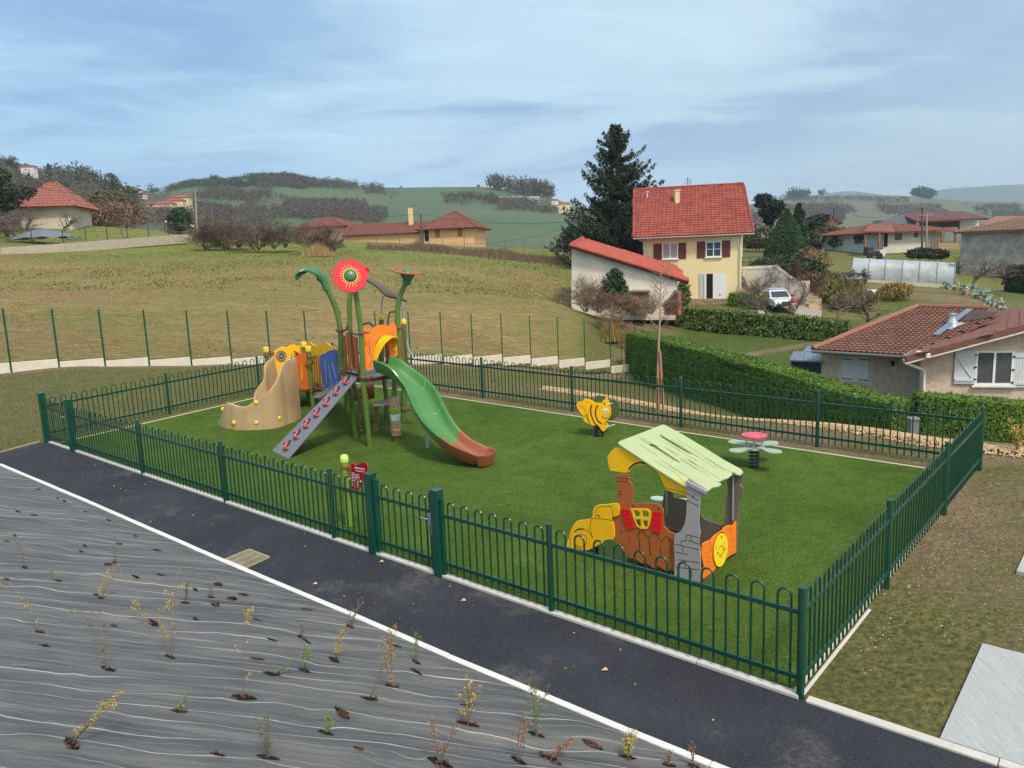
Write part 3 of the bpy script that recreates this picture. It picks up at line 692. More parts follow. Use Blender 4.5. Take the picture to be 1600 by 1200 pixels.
p3, q3 = post_px([(562,664),(562,628),(552,600),(549,570),(547,520),(546,470),(551,447),(558,436)], [17.5, 17.5, 17.5, 17.5, 17.5, 17.5, 17.5, 17.45], r=.056)
p4, q4 = post_px([(621,684),(620,640),(616,610),(622,580),(624,560),(621,500),(623,470),(632,446),(635,440)], [16.3, 16.3, 16.3, 16.32, 16.33, 16.33, 16.33, 16.33, 16.33], r=.056)
p5, q5 = post_px([(630,662),(630,620),(632,600),(632,560),(631,505)], [17.5, 17.5, 17.5, 17.5, 17.5], r=.056)
p6, q6 = post_px([(603,655),(604,625),(600,590),(597,560),(596,498)], [18.0, 18.0, 18.02, 18.05, 18.05], r=.056)
p7, q7 = post_px([(541,645),(541,600),(538,560)], [18.9, 18.9, 18.9], r=.05)
p8, q8 = post_px([(489,638),(487,612),(482,548)], [19.5, 19.5, 19.5], r=.06)
p9, q9 = post_px([(484,634),(479,590),(475,541)], [20.5, 20.5, 20.5], r=.06)
p10, q10 = post_px([(424,632),(419,590),(416,549)], [20.3, 20.3, 20.3], r=.06)
for po, q in ((p5, q5), (p6, q6)):
 mb = MB(); mb.lathe(q[-1]-V(0, 0, .02), [(.062, 0), (.066, .04), (.05, .10), (.02, .125)], 14); mb.build('cap', capy, po, smooth=50)
for po, q in ((p8, q8), (p9, q9), (p10, q10)):
 mb = MB(); mb.lathe(q[-1]-V(0, 0, .02), [(.068, 0), (.074, .03), (.074, .12), (.06, .14)], 14); mb.build('cap', capy, po, smooth=50)
def clampring(u, v, Y, r=.072, par=TW):
 p = Vector(at(u, v, Y)); mb = MB(); mb.lathe(p-V(0, 0, .025), [(r, 0), (r*1.1, .012), (r*1.1, .038), (r, .05)], 14); mb.box(p+V(.1, -.02, 0), (.08, .045, .04), .3); return mb.build('clamp', rust, par, smooth=40)
for a in ((568,590,15.5),(566,520,15.5),(623,512,16.33),(631,568,17.5),(628,665,17.5),(632,640,17.5),(620,632,16.3),(530,516,16.39),(533,583,16.39),(487,612,19.5),(484,558,19.5),(476,557,20.5),(416,556,20.3),(487,567,19.5)): clampring(*a)
# leaf at the top of the left stem: a hooded arching leaf
def leaf():
 mb = MB(); sp = [at(u, v, Y) for u, v, Y in ((512,455,16.35),(507,441,16.34),(499,430,16.3),(488,424,16.25),(476,424,16.15),(467,430,16.08),(464,437,16.05))]
 sp = smooth_loop(sp, 4, closed=False); n_ = len(sp); P = []
 wd = np.interp(np.linspace(0, 1, n_), [0, .12, .3, .55, .8, 1], [.065, .08, .14, .17, .12, .03])
 side = Vector((.45, .9, 0)).normalized()
 for i, p in enumerate(sp):
  p = Vector(p); tg = Vector(sp[min(i+1, n_-1)])-Vector(sp[max(i-1, 0)]); tg.normalize(); up = side.cross(tg).normalized()
  if up.z < 0 and i > 4: up = -up
  nrm = up if up.dot(Vector((.3, 0, 1))) > 0 else -up
  w = wd[i]; cup = w*.55
  prof = []
  for k in range(9):
   a = math.pi*k/8; prof.append(p+side*(-math.cos(a))*w+nrm*(math.sin(a)*cup))
  for k in range(8, -1, -1):
   a = math.pi*k/8; prof.append(p+side*(-math.cos(a))*w*.86+nrm*(math.sin(a)*cup*.7-.012 if i > 6 else math.sin(a)*cup*.2-w*.5))
  P += prof
 m_ = 18; fs = [(i*m_+k, i*m_+(k+1) % m_, (i+1)*m_+(k+1) % m_, (i+1)*m_+k) for i in range(n_-1) for k in range(m_)]
 fs += [tuple(range(m_)), tuple((n_-1)*m_+k for k in range(m_))]; mb.add(P, fs); mb.build('leaf', stem2, p2, smooth=45)
 mb = MB(); a, b_ = Vector(at(508,446,16.35)), Vector(at(511,453,16.36)); mb.tube([a, b_], .075, 14); mb.build('leaf_collar', stem2, p2, smooth=40)
leaf()
# red flower facing the viewer
def flower(c, nrm, R, par, tilt_up=None):
 c = Vector(c); nrm = Vector(nrm).normalized(); X = Vector((0, 0, 1)).cross(nrm).normalized(); Y = nrm.cross(X)
 lp = []
 for k in range(96):
  a = 2*math.pi*k/96; r = R*(.86+.15*abs(math.cos(a*4.5))**.55); lp.append((r*math.cos(a), r*math.sin(a)*.98))
 mb = MB(); mb.prism([lp], c, X, Y, nrm, .022); f = mb.build('flower', redm, par, bevel=.003)
 mb = MB(); mb.lathe(c+nrm*.01, [(.112*R/.3, 0), (.10*R/.3, .03), (.07*R/.3, .05), (.02*R/.3, .06)], 20, nrm); mb.build('flower_centre', stem2, f, smooth=40)
 mb = MB(); rr = random.Random(4)
 for k in range(22):
  a = 2*math.pi*k/22; r0 = R*.46; r1 = R*rr.uniform(.54, .72); w = .007*R/.3; d = X*math.cos(a)+Y*math.sin(a); s_ = nrm.cross(d)
  P = [c+d*r0-s_*w+nrm*.0125, c+d*r0+s_*w+nrm*.0125, c+d*r1+s_*w*.3+nrm*.0125, c+d*r1-s_*w*.3+nrm*.0125]; P += [p+nrm*.004 for p in P]
  mb.add(P, [(3, 2, 1, 0), (4, 5, 6, 7)]+[(i, (i+1) % 4, (i+1) % 4+4, i+4) for i in range(4)])
 ring = [(R*.415*math.cos(2*math.pi*k/40), R*.415*math.sin(2*math.pi*k/40)) for k in range(40)]; ri = [(R*.38*math.cos(2*math.pi*k/40), R*.38*math.sin(2*math.pi*k/40)) for k in range(40)]
 mb.prism([ring, ri[::-1]], c+nrm*.0145, X, Y, nrm, .006); mb.build('stamens', mat('petal_yellow', s2l((236, 200, 90)), .5), f); return f
fc = Vector(at(547.5, 431, 15.30)); fn = (Vector(CAM)-fc); fn.z = fn.z*.0+.35*fn.length*.9; flower(fc, fn, .345, p1)
mb = MB(); mb.tube([q1[-1], (q1[-1]+fc)/2+V(0, .06, .02), fc+V(.0, .06, 0)], [.052, .05, .05], 12); mb.build('stem_head', stem2, p1, smooth=50)
# funnel flower on the right stem, seen edge on
c = Vector(at(636, 443, 16.33)); top = Vector(at(643, 424.5, 16.33)); ax = Vector((.12, -.1, 1)).normalized()
mb = MB(); mb.lathe(c-ax*.03, [(.06, 0), (.078, .01), (.082, .06), (.10, .12), (.14, .19), (.19, .25)], 18, ax); mb.build('funnel', stem2, p4, smooth=50)
lp = [((.28+.035*abs(math.cos(a*.0654498*4)))*math.cos(a*.0654498), (.28+.035*abs(math.cos(a*.0654498*4)))*math.sin(a*.0654498)) for a in range(96)]
X = ax.cross(Vector((0, 1, 0))).normalized(); Y = ax.cross(X); mb = MB(); mb.prism([lp], c+ax*.235, X, Y, ax, .02); fl2 = mb.build('flower', hbrown, p4, bevel=.003); mb = MB(); mb.lathe(c+ax*.245, [(.12, 0), (.10, .03), (.06, .055), (.01, .065)], 18, ax); mb.build('flower_centre', stem2, fl2, smooth=40)
# roof board: a long brown leaf, seen from its edge, carried by bent galvanised tubes
rb = [at(*p) for p in ((567,435,16.6),(586,446,16.6),(602,462,16.6),(636,471,17.3),(618,459,17.9),(590,441,17.9),(575,436,17.6))]
rb = [Vector(p) for p in rb]; mb = MB(); cen = sum(rb, Vector())/len(rb)
nn_ = Vector((.25, -.25, 1)).normalized(); P = [p+nn_*.02 for p in rb]+[p-nn_*.02 for p in rb]; k_ = len(rb)
mb.add(P, [tuple(range(k_)), tuple(range(2*k_-1, k_-1, -1))]+[(i, i+k_, (i+1) % k_+k_, (i+1) % k_) for i in range(k_)]); mb.build('roof_board', mat('roof_board', s2l((92, 76, 54)), .6, .08), TW)
mb = MB(); b2 = [Vector(at(*p)) for p in ((556,421,17.3),(575,418,17.3),(577,421,17.3),(574,433,17.3),(566,440,17.3))]; P = [p+V(0, .02, 0) for p in b2]+[p-V(0, .02, 0) for p in b2]; k_ = 5
mb.add(P, [tuple(range(k_)), tuple(range(2*k_-1, k_-1, -1))]+[(i, i+k_, (i+1) % k_+k_, (i+1) % k_) for i in range(k_)]); mb.build('flower', redm, TW, recalc=True)
for pts in ([(596,492,18.05),(596,475,18.05),(599,462,18.0)], [(631,498,17.5),(629,482,17.5),(625,470,17.5)]):
 mb = MB(); mb.tube([at(*p) for p in pts], .018, 8); mb.build('roof_bracket', galv, TW, smooth=50)
# upper deck
hexa = [(-3.0,15.62),(-2.3,16.33),(-2.4,17.45),(-3.0,18.0),(-3.62,17.45),(-3.58,16.39)]
zd = .58+1.47; mb = MB(); mb.prism([hexa], (0, 0, zd-.03), (1, 0, 0), (0, 1, 0), (0, 0, 1), .06); dk = mb.build('deck', mat('deck_grey', s2l((120, 122, 126)), .7, .1, 6), TW, bevel=.006)
mb = MB()
for i in range(6): a_, b_ = hexa[i], hexa[(i+1) % 6]; mb.beam((*a_, zd-.085), (*b_, zd-.085), .05, .07)
mb.build('deck_edge', mat('deck_brown', s2l((88, 50, 40)), .6), dk)
# front orange wall with arched opening and yellow canopy (slide entrance), plane from front post to right post
PA_, PB_ = (-2.98, 15.6), (-2.30, 16.30); pn = Pane(PA_, PB_)
mb = MB(); topl = [(567,513),(571,511),(576,513),(581,515),(586,511),(592,508),(599,507),(606,509),(610,508),(613,504),(617,506),(619,512),(621,556),(610,556),(608,545),(606,534),(600,526),(592,527),(586,536),(582,552),(581,577),(574,580),(571,575)]
pn.board(mb, topl, [[(575,531),(577,531),(578.6,573),(577,573)], [(614.4,534),(615.6,534),(616.4,552),(615,552)], [(611,522),(612.6,520),(613.4,524),(611.6,524.5)]], .022); wl = mb.build('entrance_wall', horange, TW, bevel=.003)
arch = [(581,571),(583,553),(588,536),(594,528),(601,524),(609,526),(614,532),(613,541),(610.5,545)]
mb = MB(); P0 = [hplane(u, v, PA_, PB_) for u, v in arch]; P0 = [Vector(p) for p in smooth_loop([tuple(p) for p in P0], 3, closed=False)]; nrm = pn.N; n_ = len(P0); Q = []
for i, p in enumerate(P0):
 t = i/(n_-1); dpt = .04+.26*math.sin(math.pi*min(1, t*1.15))**.8 if t < .87 else .12; Q += [p+nrm*.012, p+nrm*(.012+dpt)-V(0, 0, .03*dpt), p+nrm*(.012+dpt)-V(0, 0, .018+.03*dpt), p+nrm*.012-V(0, 0, .018)]
fs = [(i*4+k, i*4+(k+1) % 4, (i+1)*4+(k+1) % 4, (i+1)*4+k) for i in range(n_-1) for k in range(4)]+[(0, 1, 2, 3), (n_*4-1, n_*4-2, n_*4-3, n_*4-4)]
mb.add(Q, fs); mb.build('canopy', hyellow, wl, smooth=40)
# ramp side bars and balusters (brown) between left stem and front stem, plus the far walls
for pts, Y0 in (([(532,519,16.4),(541,515,16.1),(543,508,16.1),(546,514,16.0),(552,521,15.8),(560,523,15.6),(565,522,15.5)], 0),):
 mb = MB(); mb.tube([at(*p) for p in smooth_loop(pts, 4, closed=False)], .02, 8); mb.build('rail', rust, TW, smooth=50)
for (u0, v0, u1, v1, Y, w) in ((538,524,541,578,16.2,.10),(543,520,546,582,16.0,.10),(556,526,559,584,15.7,.11),(551,524,554,580,16.6,.09)):
 a_, b_ = Vector(at(u0, v0, Y)), Vector(at(u1, v1, Y)); b_ = V(a_.x, a_.y, b_.z); mb = MB(); mb.box((a_+b_)/2, (w, .022, (a_-b_).length), -.9); mb.build('baluster', hbrown, TW, bevel=.003)
mb = MB(); mb.tube([at(*p) for p in ((548,517,16.0),(551,560,16.0),(553,578,16.0))], .024, 8); mb.build('rail_upright', rust, TW, smooth=50)
mb = MB(); mb.tube([at(*p) for p in smooth_loop(((565,512,17.9),(568,507,17.9),(573,505,17.9),(578,505,17.9),(584,511,17.9)), 4, closed=False)], .022, 8); mb.build('hoop_rail', rust, TW, smooth=50)
mb = MB(); mb.tube([at(*p) for p in ((606,510,17.6),(606,500,17.6),(609,488,17.6),(617,487,17.6))], .018, 8); mb.build('hand_rail', rust, TW, smooth=50)
for k, (u, Y) in enumerate(((588,17.95),(591,17.9),(594.5,17.85),(603,17.6),(606.5,17.55),(610,17.5))):
 a_, b_ = Vector(at(u-.4, 530, Y)), Vector(at(u, 572, Y)); b_ = V(a_.x, a_.y, zd); mb = MB(); mb.beam(a_, b_, .028, .028) if k < 3 else mb.box((a_+b_)/2, (.07, .02, (a_-b_).length), .2); mb.build('baluster', rust if k < 3 else hbrown, TW)
a_ = Vector(at(627, 526, 17.0)); mb = MB(); mb.box((a_.x, a_.y, zd+.33), (.10, .02, .62), 1.1); mb.build('baluster', hbrown, TW)
# blue boards of the bridge and the far wall
pb = Pane((-5.1, 19.5), (-3.62, 16.45))
mb = MB(); pb.board(mb, [(500,557),(504,553),(509,552),(513,548),(518,547),(523,546),(528,547),(533,548),(533,575),(531,596),(524,604),(515,607),(506,606),(503,590),(501,570)],
 [[(508,563),(509,563),(511.6,597),(510.8,597)], [(514.2,571),(515,571),(519.4,601),(518.6,601)], [(519.5,568),(520.5,567.6),(526.4,590),(525.8,590.5)]], .022)
bb = mb.build('bridge_board', hblue, TW, bevel=.003)
mb = MB()
for q in (((524,553),(527,556),(530,555)), ((525,560),(528,563),(531,561)), ((526,567),(529,569),(531,567)), ((527,556),(529,568))): pb.line(mb, q, .03, .013)
mb.build('engraving', hblack, bb); mb = MB(); [pb.line(mb, q, .016, .013) for q in (((508,563),(510.8,597)), ((514.2,571),(518.8,601)), ((519.5,568),(525.6,590)))]; mb.build('slot_pale_strip', mat('slot_pale', s2l((205, 200, 190)), .5), bb)  # pale strips added to stand for light through the slots, not a trim
mb = MB()
for u, v in ((506.6,603),(519,603.5),(527,597)): x, z = pb.uv(u, v); mb.ball(pb.O+pb.X*x+pb.Z*z+pb.N*.013, .018, 6)
mb.build('bolts', mat('bolt_white', s2l((190, 200, 215)), .4), bb)
pf = Pane((-3.66, 17.5), (-3.0, 18.0)); mb = MB(); pf.board(mb, [(544,535),(556,535),(557,560),(545,560)], (), .02); mb.build('far_board', mat('board_teal', s2l((40, 110, 140)), .5), TW)
# yellow wavy wall on the far side of the bridge
py1 = Pane((-6.45, 20.35), (-5.35, 20.65)); py2 = Pane((-5.35, 20.65), (-3.62, 17.6))
mb = MB(); py1.board(mb, [(427,549),(431,547),(436,543),(442,541),(447,543),(452,540),(458,538),(464,540),(474,540),(474,580),(470,611),(440,611),(434,590)], [[(453,558.5),(455.2,553.5),(457.6,558),(457.6,560.5),(453,560.5)]], .022); y1 = mb.build('wavy_wall', hyellow, TW, bevel=.003)
cx_, cz_ = py1.uv(439.5, 556.5)
for r, w in ((.125, .02), (.095, .02), (.065, .02), (.035, .03)):
 mb = MB(); lo = [(cx_+(r+w/2)*math.cos(2*math.pi*k/36), cz_+(r+w/2)*1.15*math.sin(2*math.pi*k/36)) for k in range(36)]; li = [(cx_+(r-w/2)*math.cos(2*math.pi*k/36), cz_+(r-w/2)*1.15*math.sin(2*math.pi*k/36)) for k in range(36)][::-1]
 mb.prism([lo, li], py1.O+py1.N*.013, py1.X, py1.Z, py1.N, .006); mb.build('target_ring', hblack, y1)
mb = MB(); lo = [(cx_+.138*math.cos(2*math.pi*k/36), cz_+.138*1.15*math.sin(2*math.pi*k/36)) for k in range(36)]; mb.prism([lo], py1.O+py1.N*.0115, py1.X, py1.Z, py1.N, .003); mb.build('target_face', mat('target_pale', s2l((232, 214, 190)), .5), y1)
mb = MB(); py2.board(mb, [(474,541),(480,535),(485,535),(490,539),(497,541),(503,537),(508,535),(513,537),(519,541),(526,541),(533,537),(533,585),(520,600),(500,600),(480,605),(476,600)], (), .022); mb.build('wavy_wall', hyellow, TW, bevel=.003)
# low platform: brown front boards, rails, floor
po_ = Pane((-5.5, 19.2), (-5.14, 19.5))
mb = MB(); po_.board(mb, [(459,555),(460,552),(470,552),(474,551),(482,552),(486,600),(482,610),(463,607)], [[(470.5,558),(471.6,558),(473.4,594),(472.6,596),(474,600),(472.2,601),(471.2,594)]], .022); mb.build('platform_board', mat('board_rust', s2l((190, 98, 36)), .5, .05), TW, bevel=.003)
lowp = [(-5.62, 19.15), (-5.08, 19.45), (-4.75, 19.2), (-4.9, 20.5), (-5.4, 20.7), (-6.4, 20.4)]
zl = gz(-5.2, 19.8)+.52; mb = MB(); mb.prism([lowp], (0, 0, zl-.03), (1, 0, 0), (0, 1, 0), (0, 0, 1), .06); lo_ = mb.build('low_deck', mat('deck_brown', s2l((88, 50, 40)), .6), TW, bevel=.005)
mb = MB(); br = [Vector((-5.0, 19.3, zl)), Vector((-4.6, 20.2, zl)), Vector((-3.45, 17.5, zd)), Vector((-3.72, 16.6, zd))]
brn = []
for k in range(9):
 t = k/8; zz_ = zl+(zd-zl)*t; a_ = Vector((-5.0, 19.3, 0)).lerp(Vector((-3.66, 16.5, 0)), t); b_ = Vector((-4.5, 20.0, 0)).lerp(Vector((-3.6, 17.4, 0)), t)
 if k in (0, 8): continue
 mb.beam((a_.x, a_.y, zz_-.25), (b_.x, b_.y, zz_-.25), .28, .03)
mb.build('bridge_steps', mat('deck_grey', s2l((120, 122, 126)), .7), TW)
for u in (489.5, 493.5, 497.5):
 a_ = Vector(at(u, 558, 19.3)); b_ = Vector(at(u+1, 607, 19.3)); mb = MB(); mb.tube([a_, V(a_.x, a_.y, b_.z)], .017, 8); mb.build('baluster', rust, TW, smooth=50)
mb = MB(); mb.tube([at(*p) for p in smooth_loop(((478,566,19.4),(481,569,19.4),(487,568,19.35),(492,556,19.3),(497,557,19.3),(499,563,19.2),(500,592,19.2),(501,606,19.2)), 3, closed=False)], .02, 8); mb.build('rail', rust, TW, smooth=50)
mb = MB(); mb.tube([at(*p) for p in ((489,598,19.3),(501,596,19.2))], .016, 8); mb.tube([at(*p) for p in ((486,612,19.5),(502,607,19.2))], .025, 8); mb.build('rail', rust, TW, smooth=50)
for (u0, v0, u1, v1, Y) in ((414,556,428,551,20.3),(424,554,428,550,20.35),(466,552,459,549,19.3)):
 mb = MB(); mb.tube([at(u0, v0, Y), at(u1, v1, Y)], .022, 8); mb.build('bracket', rust, TW)
# tan climbing shell: spiral wall, thick rolled rim
def wallshell(foot, tops, name, th=.07, par=TW, inner=(0, 0)):
 F_ = smooth_loop(foot, 5, closed=False); hs = np.interp(np.linspace(0, 1, len(F_)), np.linspace(0, 1, len(tops)), tops)
 hs = np.convolve(np.pad(hs, 1, 'edge'), [.25, .5, .25], 'valid')
 n_ = len(F_); P = []; rows = 14
 for i in range(n_):
  p = np.array(F_[i]); t = np.array(F_[min(i+1, n_-1)])-np.array(F_[max(i-1, 0)]); t /= np.hypot(*t); nn = np.array([-t[1], t[0]]); g = gz(*p)
  prof = []
  for k in range(rows):
   s = k/(rows-1); h = hs[i]*s; bulge = .05*math.sin(math.pi*s)*0; prof.append((*(p-nn*(th/2+bulge)), g-.02+h))
  prof += [(*(p-nn*th*.38), g+hs[i]+.025), (*p, g+hs[i]+.036), (*(p+nn*th*.38), g+hs[i]+.025)]
  for k in range(rows-1, -1, -1): s = k/(rows-1); prof.append((*(p+nn*(th/2)), g-.02+hs[i]*s))
  P += prof
 m_ = len(prof); fs = [(i*m_+k, i*m_+k+1, (i+1)*m_+k+1, (i+1)*m_+k) for i in range(n_-1) for k in range(m_-1)]+[tuple(range(m_)), tuple((n_-1)*m_+k for k in range(m_-1, -1, -1))]
 mb = MB(); mb.add(P, fs); return mb.build(name, tan, par, smooth=50)
def wpx(top_px, foot_xy):               # wall height at a foot point from the pixel of its rim
 p = at(top_px[0], top_px[1], foot_xy[1]); return p[2]-gz(*foot_xy)
# foot points under each rim pixel: solve x for a chosen depth
def footpts(spec):
 F_ = []; H_ = []
 for u, v, Y in spec: p = at(u, v, Y); F_.append((p[0], p[1])); H_.append(p[2]-gz(p[0], p[1]))
 return F_, H_
near = [(342,652,18.2),(346,646,17.95),(352,633,17.78),(358,631,17.7),(366,634,17.6),(376,637,17.55),(386,637,17.5),(396,630,17.5),(406,622,17.5),(414,618,17.5),(424,609,17.55),(431,599,17.65),(436,587,17.75),(440,573,17.88),(446,566,18.0),(454,563,18.2),(461,561,18.45)]
Fn, Hn = footpts(near); Hn[0] = .10; Hn[1] = .22
cl = wallshell(Fn, Hn, 'climbing_shell')
far = [(352,633,17.9),(366,634,18.5),(380,632,19.0),(396,626,19.1),(402,610,19.1),(411,600,19.15),(414,588,19.25),(413,576,19.3),(416,568,19.4),(422,563,19.6),(428,560,19.8)]
far = [(398,628,18.9),(400,612,19.0),(406,603,19.05),(411,597,19.1),(414,588,19.15),(414,577,19.2),(416,569,19.3),(422,564,19.45),(428,560,19.6)]
Ff, Hf = footpts(far); mbw = wallshell(Ff, Hf, 'shell_wall', par=cl)
# steps inside the shell
stp = MB()
for k, (x, y, w, h) in enumerate(((-6.05, 18.35, .8, .12), (-5.95, 18.75, .8, .28), (-5.85, 19.1, .8, .42))):
 stp.box((x, y, gz(x, y)+h/2), (w, .42, h), .25)
stp.build('shell_steps', tan, cl, bevel=.03)
holdm = mat('hold_yellow', s2l((232, 214, 50)), .5, .05)
for u, v, Y in ((349.5,639,17.85),(366.5,660,17.6),(401,660,17.5),(401,628.5,17.5),(421,643,17.55),(436,653,17.65),(435,604,17.75)):
 p = Vector(at(u, v, Y)); nrm = Vector((-.15 if u > 360 else -.8, -1, .05)).normalized(); p = p+nrm*.03
 mb = MB(); mb.lathe(p-nrm*.02, [(.05, 0), (.052, .018), (.04, .04), (.022, .05), (.018, .035)], 10, nrm); mb.build('hold', holdm, cl, smooth=50)
# grey ramp with red grips
R0, R1 = Vector(gp(425, 706)), Vector(gp(450, 719)); R2, R3 = Vector(at(560, 587, 15.78)), Vector(at(543, 583, 16.25))
R0.z += .03; R1.z += .03
nr = (R1-R0).cross(R3-R0).normalized(); nr = nr if nr.z > 0 else -nr
mb = MB(); P = [p for p in (R0, R1, R2, R3)]; P += [p-nr*.03 for p in P]; mb.add(P, [(0, 1, 2, 3), (7, 6, 5, 4)]+[(i, i+4, (i+1) % 4+4, (i+1) % 4) for i in range(4)]); rp_ = mb.build('ramp', hgrey, TW, bevel=.006)
gripm = mat('grip_red', s2l((214, 90, 96)), .5, .05)
RU = ((R3+R2)/2-(R0+R1)/2); RUn = RU.normalized(); RX = (R1-R0).normalized()
for k in range(7):
 t = .085+k*.135; c = ((R0+R1)/2).lerp((R2+R3)/2, t)
 mb = MB(); sh = [(-.19, .075), (-.10, .11), (-.02, .07), (.0, .0), (.06, -.06), (.15, -.05), (.19, -.0)]
 mb.tube([c+RX*x+RUn*y*1.0+nr*.035 for x, y in smooth_loop([(p_*.9, q_*.8) for p_, q_ in sh], 3, closed=False)], [.019]*19, 8); g_ = mb.build('grip', gripm, rp_, smooth=50)
 mb = MB(); mb.tube([c+RX*x+RUn*y+nr*.008 for x, y in smooth_loop([(a+.015, b_+.05) for a, b_ in sh[1:4]], 3, closed=False)], .022, 6); mb.tube([c+RX*x+RUn*y+nr*.05 for x, y in ((.05, -.03), (.07, -.08))], .014, 6); mb.tube([c+RX*x+RUn*y+nr*.05 for x, y in ((.12, -.02), (.14, -.07))], .014, 6); mb.build('grip_mark', hblack, g_)
mb = MB(); mb.beam(R3+RX*-.05+nr*.03, R2+RX*.05+nr*.03, .03, .03); mb.build('ramp_bar', hblack, rp_)
mb = MB(); mb.tube([at(532,580,16.3), at(545,575,16.1), at(562,580,15.6)], .02, 8); mb.build('rail', rust, TW)
# slide
SL = [(-2.64,15.78,1.82),(-2.37,15.64,1.73),(-2.09,15.5,1.51),(-1.84,15.27,1.29),(-1.69,14.97,1.10),(-1.55,14.68,.91),(-1.39,14.44,.74),(-1.20,14.26,.58),(-.98,14.12,.44),(-.76,14.02,.35),(-.60,13.96,.29)]
def slide():
 S = smooth_loop(SL, 5, closed=False); n_ = len(S); hw = .27; out_ = {0: [], 1: []}
 split = int(n_*.70); prof_n = None
 for i in range(n_):
  p = Vector(S[i]); t = Vector(S[min(i+1, n_-1)])-Vector(S[max(i-1, 0)]); t.z = 0; t.normalize(); nn = Vector((-t.y, t.x, 0))
  g = gz(p.x, p.y); rim = p.z; dep = min(.22, rim-.10 if rim < .5 else .22); fl = rim-dep
  if i > n_-7: k = (i-(n_-7))/6; dep *= (1-.25*k)
  prof = []
  inn = [(-hw, rim), (-hw+.02, rim-.03), (-hw+.045, rim-dep*.6), (-hw+.10, rim-dep*.93), (-hw*.4, rim-dep), (0, rim-dep-.006), (hw*.4, rim-dep), (hw-.10, rim-dep*.93), (hw-.045, rim-dep*.6), (hw-.02, rim-.03), (hw, rim)]
  outl = [(hw+.025, rim+.012), (hw+.045, rim-.01), (hw+.03, rim-.06), (hw-.0, rim-dep*.8), (hw-.07, rim-dep-.05), (0, rim-dep-.07), (-hw+.07, rim-dep-.05), (-hw-.0, rim-dep*.8), (-hw-.03, rim-.06), (-hw-.045, rim-.01), (-hw-.025, rim+.012)]
  prof = [p+nn*a_+V(0, 0, g+h-p.z) for a_, h in inn+outl]
  if i <= split: out_[0].append(prof)
  if i >= split: out_[1].append(prof)
 parts_ = []
 for key, nm, m in ((0, 'slide', slg), (1, 'slide_exit', slb)):
  A = out_[key]; m_ = len(A[0]); P = [q for pr in A for q in pr]
  fs = [(i*m_+k, i*m_+(k+1) % m_, (i+1)*m_+(k+1) % m_, (i+1)*m_+k) for i in range(len(A)-1) for k in range(m_)]
  fs += [tuple(range(m_)), tuple((len(A)-1)*m_+k for k in range(m_-1, -1, -1))]
  mb = MB(); mb.add(P, fs)
  if key == 1:                     # rounded lip closing the exit
   e = A[-1]; c = (e[0]+e[10])/2; t = Vector(S[-1])-Vector(S[-3]); t.z = 0; t.normalize(); nn = Vector((-t.y, t.x, 0)); zr = e[0].z; n2 = 12; P = []
   for k in range(n2+1):
    a = math.pi*k/n2; d = nn*(-math.cos(a))+t*math.sin(a)*.8
    for rr_, h in ((hw-.10, -.175), (hw-.045, -.11), (hw-.02, -.03), (hw, 0), (hw+.03, .012), (hw+.045, -.02), (hw+.02, -.09), (hw-.04, -.24)): P.append(c+d*rr_+V(0, 0, h))
   fs = [(k*8+j, k*8+j+1, (k+1)*8+j+1, (k+1)*8+j) for k in range(n2) for j in range(7)]
   o_ = len(P); P.append(c+V(0, 0, -.19)); P.append(c+V(0, 0, -.25))
   for k in range(n2): fs.append((k*8, (k+1)*8, o_)); fs.append((k*8+7, o_+1, (k+1)*8+7))
   mb.add(P, fs)
  parts_.append(mb.build(nm, m, TW, smooth=40))
 for fr in (.27, .45):
  i = int(n_*fr); A = out_[0][i]; mb = MB(); mb.tube([q+V(0, 0, .004) for q in A[:11]], .006, 5); mb.build('seam', mat('seam_green', s2l((104, 172, 116)), .4), parts_[0])
 for fr, r in ((.27, .06), (.33, .055), (.60, .05)):
  A = out_[0][int(n_*fr)]; p = (A[18]+A[19])/2; nrm = (A[18]-A[14]); nrm.z = 0; nrm.normalize(); mb = MB(); mb.lathe(p-nrm*.012, [(r, 0), (r*.95, .014), (r*.7, .016), (r*.6, .004)], 16, nrm); mb.build('grip_recess', slg, parts_[0], smooth=40)
 p = Vector(gp(668, 702)); mb = MB(); mb.tube([p-V(0, 0, .03), p+V(0, 0, .42)], .035, 10); mb.build('slide_leg', galv, TW, smooth=50)
 p = Vector(gp(727, 716)); mb = MB(); mb.box(p+V(-.05, .12, .02), (.36, .16, .09), -.6); mb.build('slide_foot', slb, parts_[1], bevel=.02)
slide()
# under the deck: play counter, picture drum, hanging rope nets, second small brown slide
mb = MB(); ct = [at(*p) for p in ((578,630,16.2),(592,630,16.4),(603,627,16.6),(612,628,16.5),(614,633,16.1),(600,634,16.0),(583,634,16.0))]; ct = [Vector((p[0], p[1], ct[0][2])) for p in ct]
mb.add(ct+[p-V(0, 0, .03) for p in ct], [tuple(range(7)), tuple(range(13, 6, -1))]+[(i, i+7, (i+1) % 7+7, (i+1) % 7) for i in range(7)]); mb.build('counter', mat('counter_pink', s2l((190, 160, 154)), .55, .08), TW, bevel=.004)
dc = Vector(gp(620, 690)); hdr = Vector(at(617, 633, dc.y)); mb = MB(); mb.lathe(dc+V(0, 0, .14), [(.10, 0), (.105, .02), (.105, .80), (.09, .82)], 20); dr = mb.build('picture_drum', mat('drum_sand', s2l((168, 146, 116)), .6, .2, 5, bump=.2, bscale=12), TW, smooth=40)
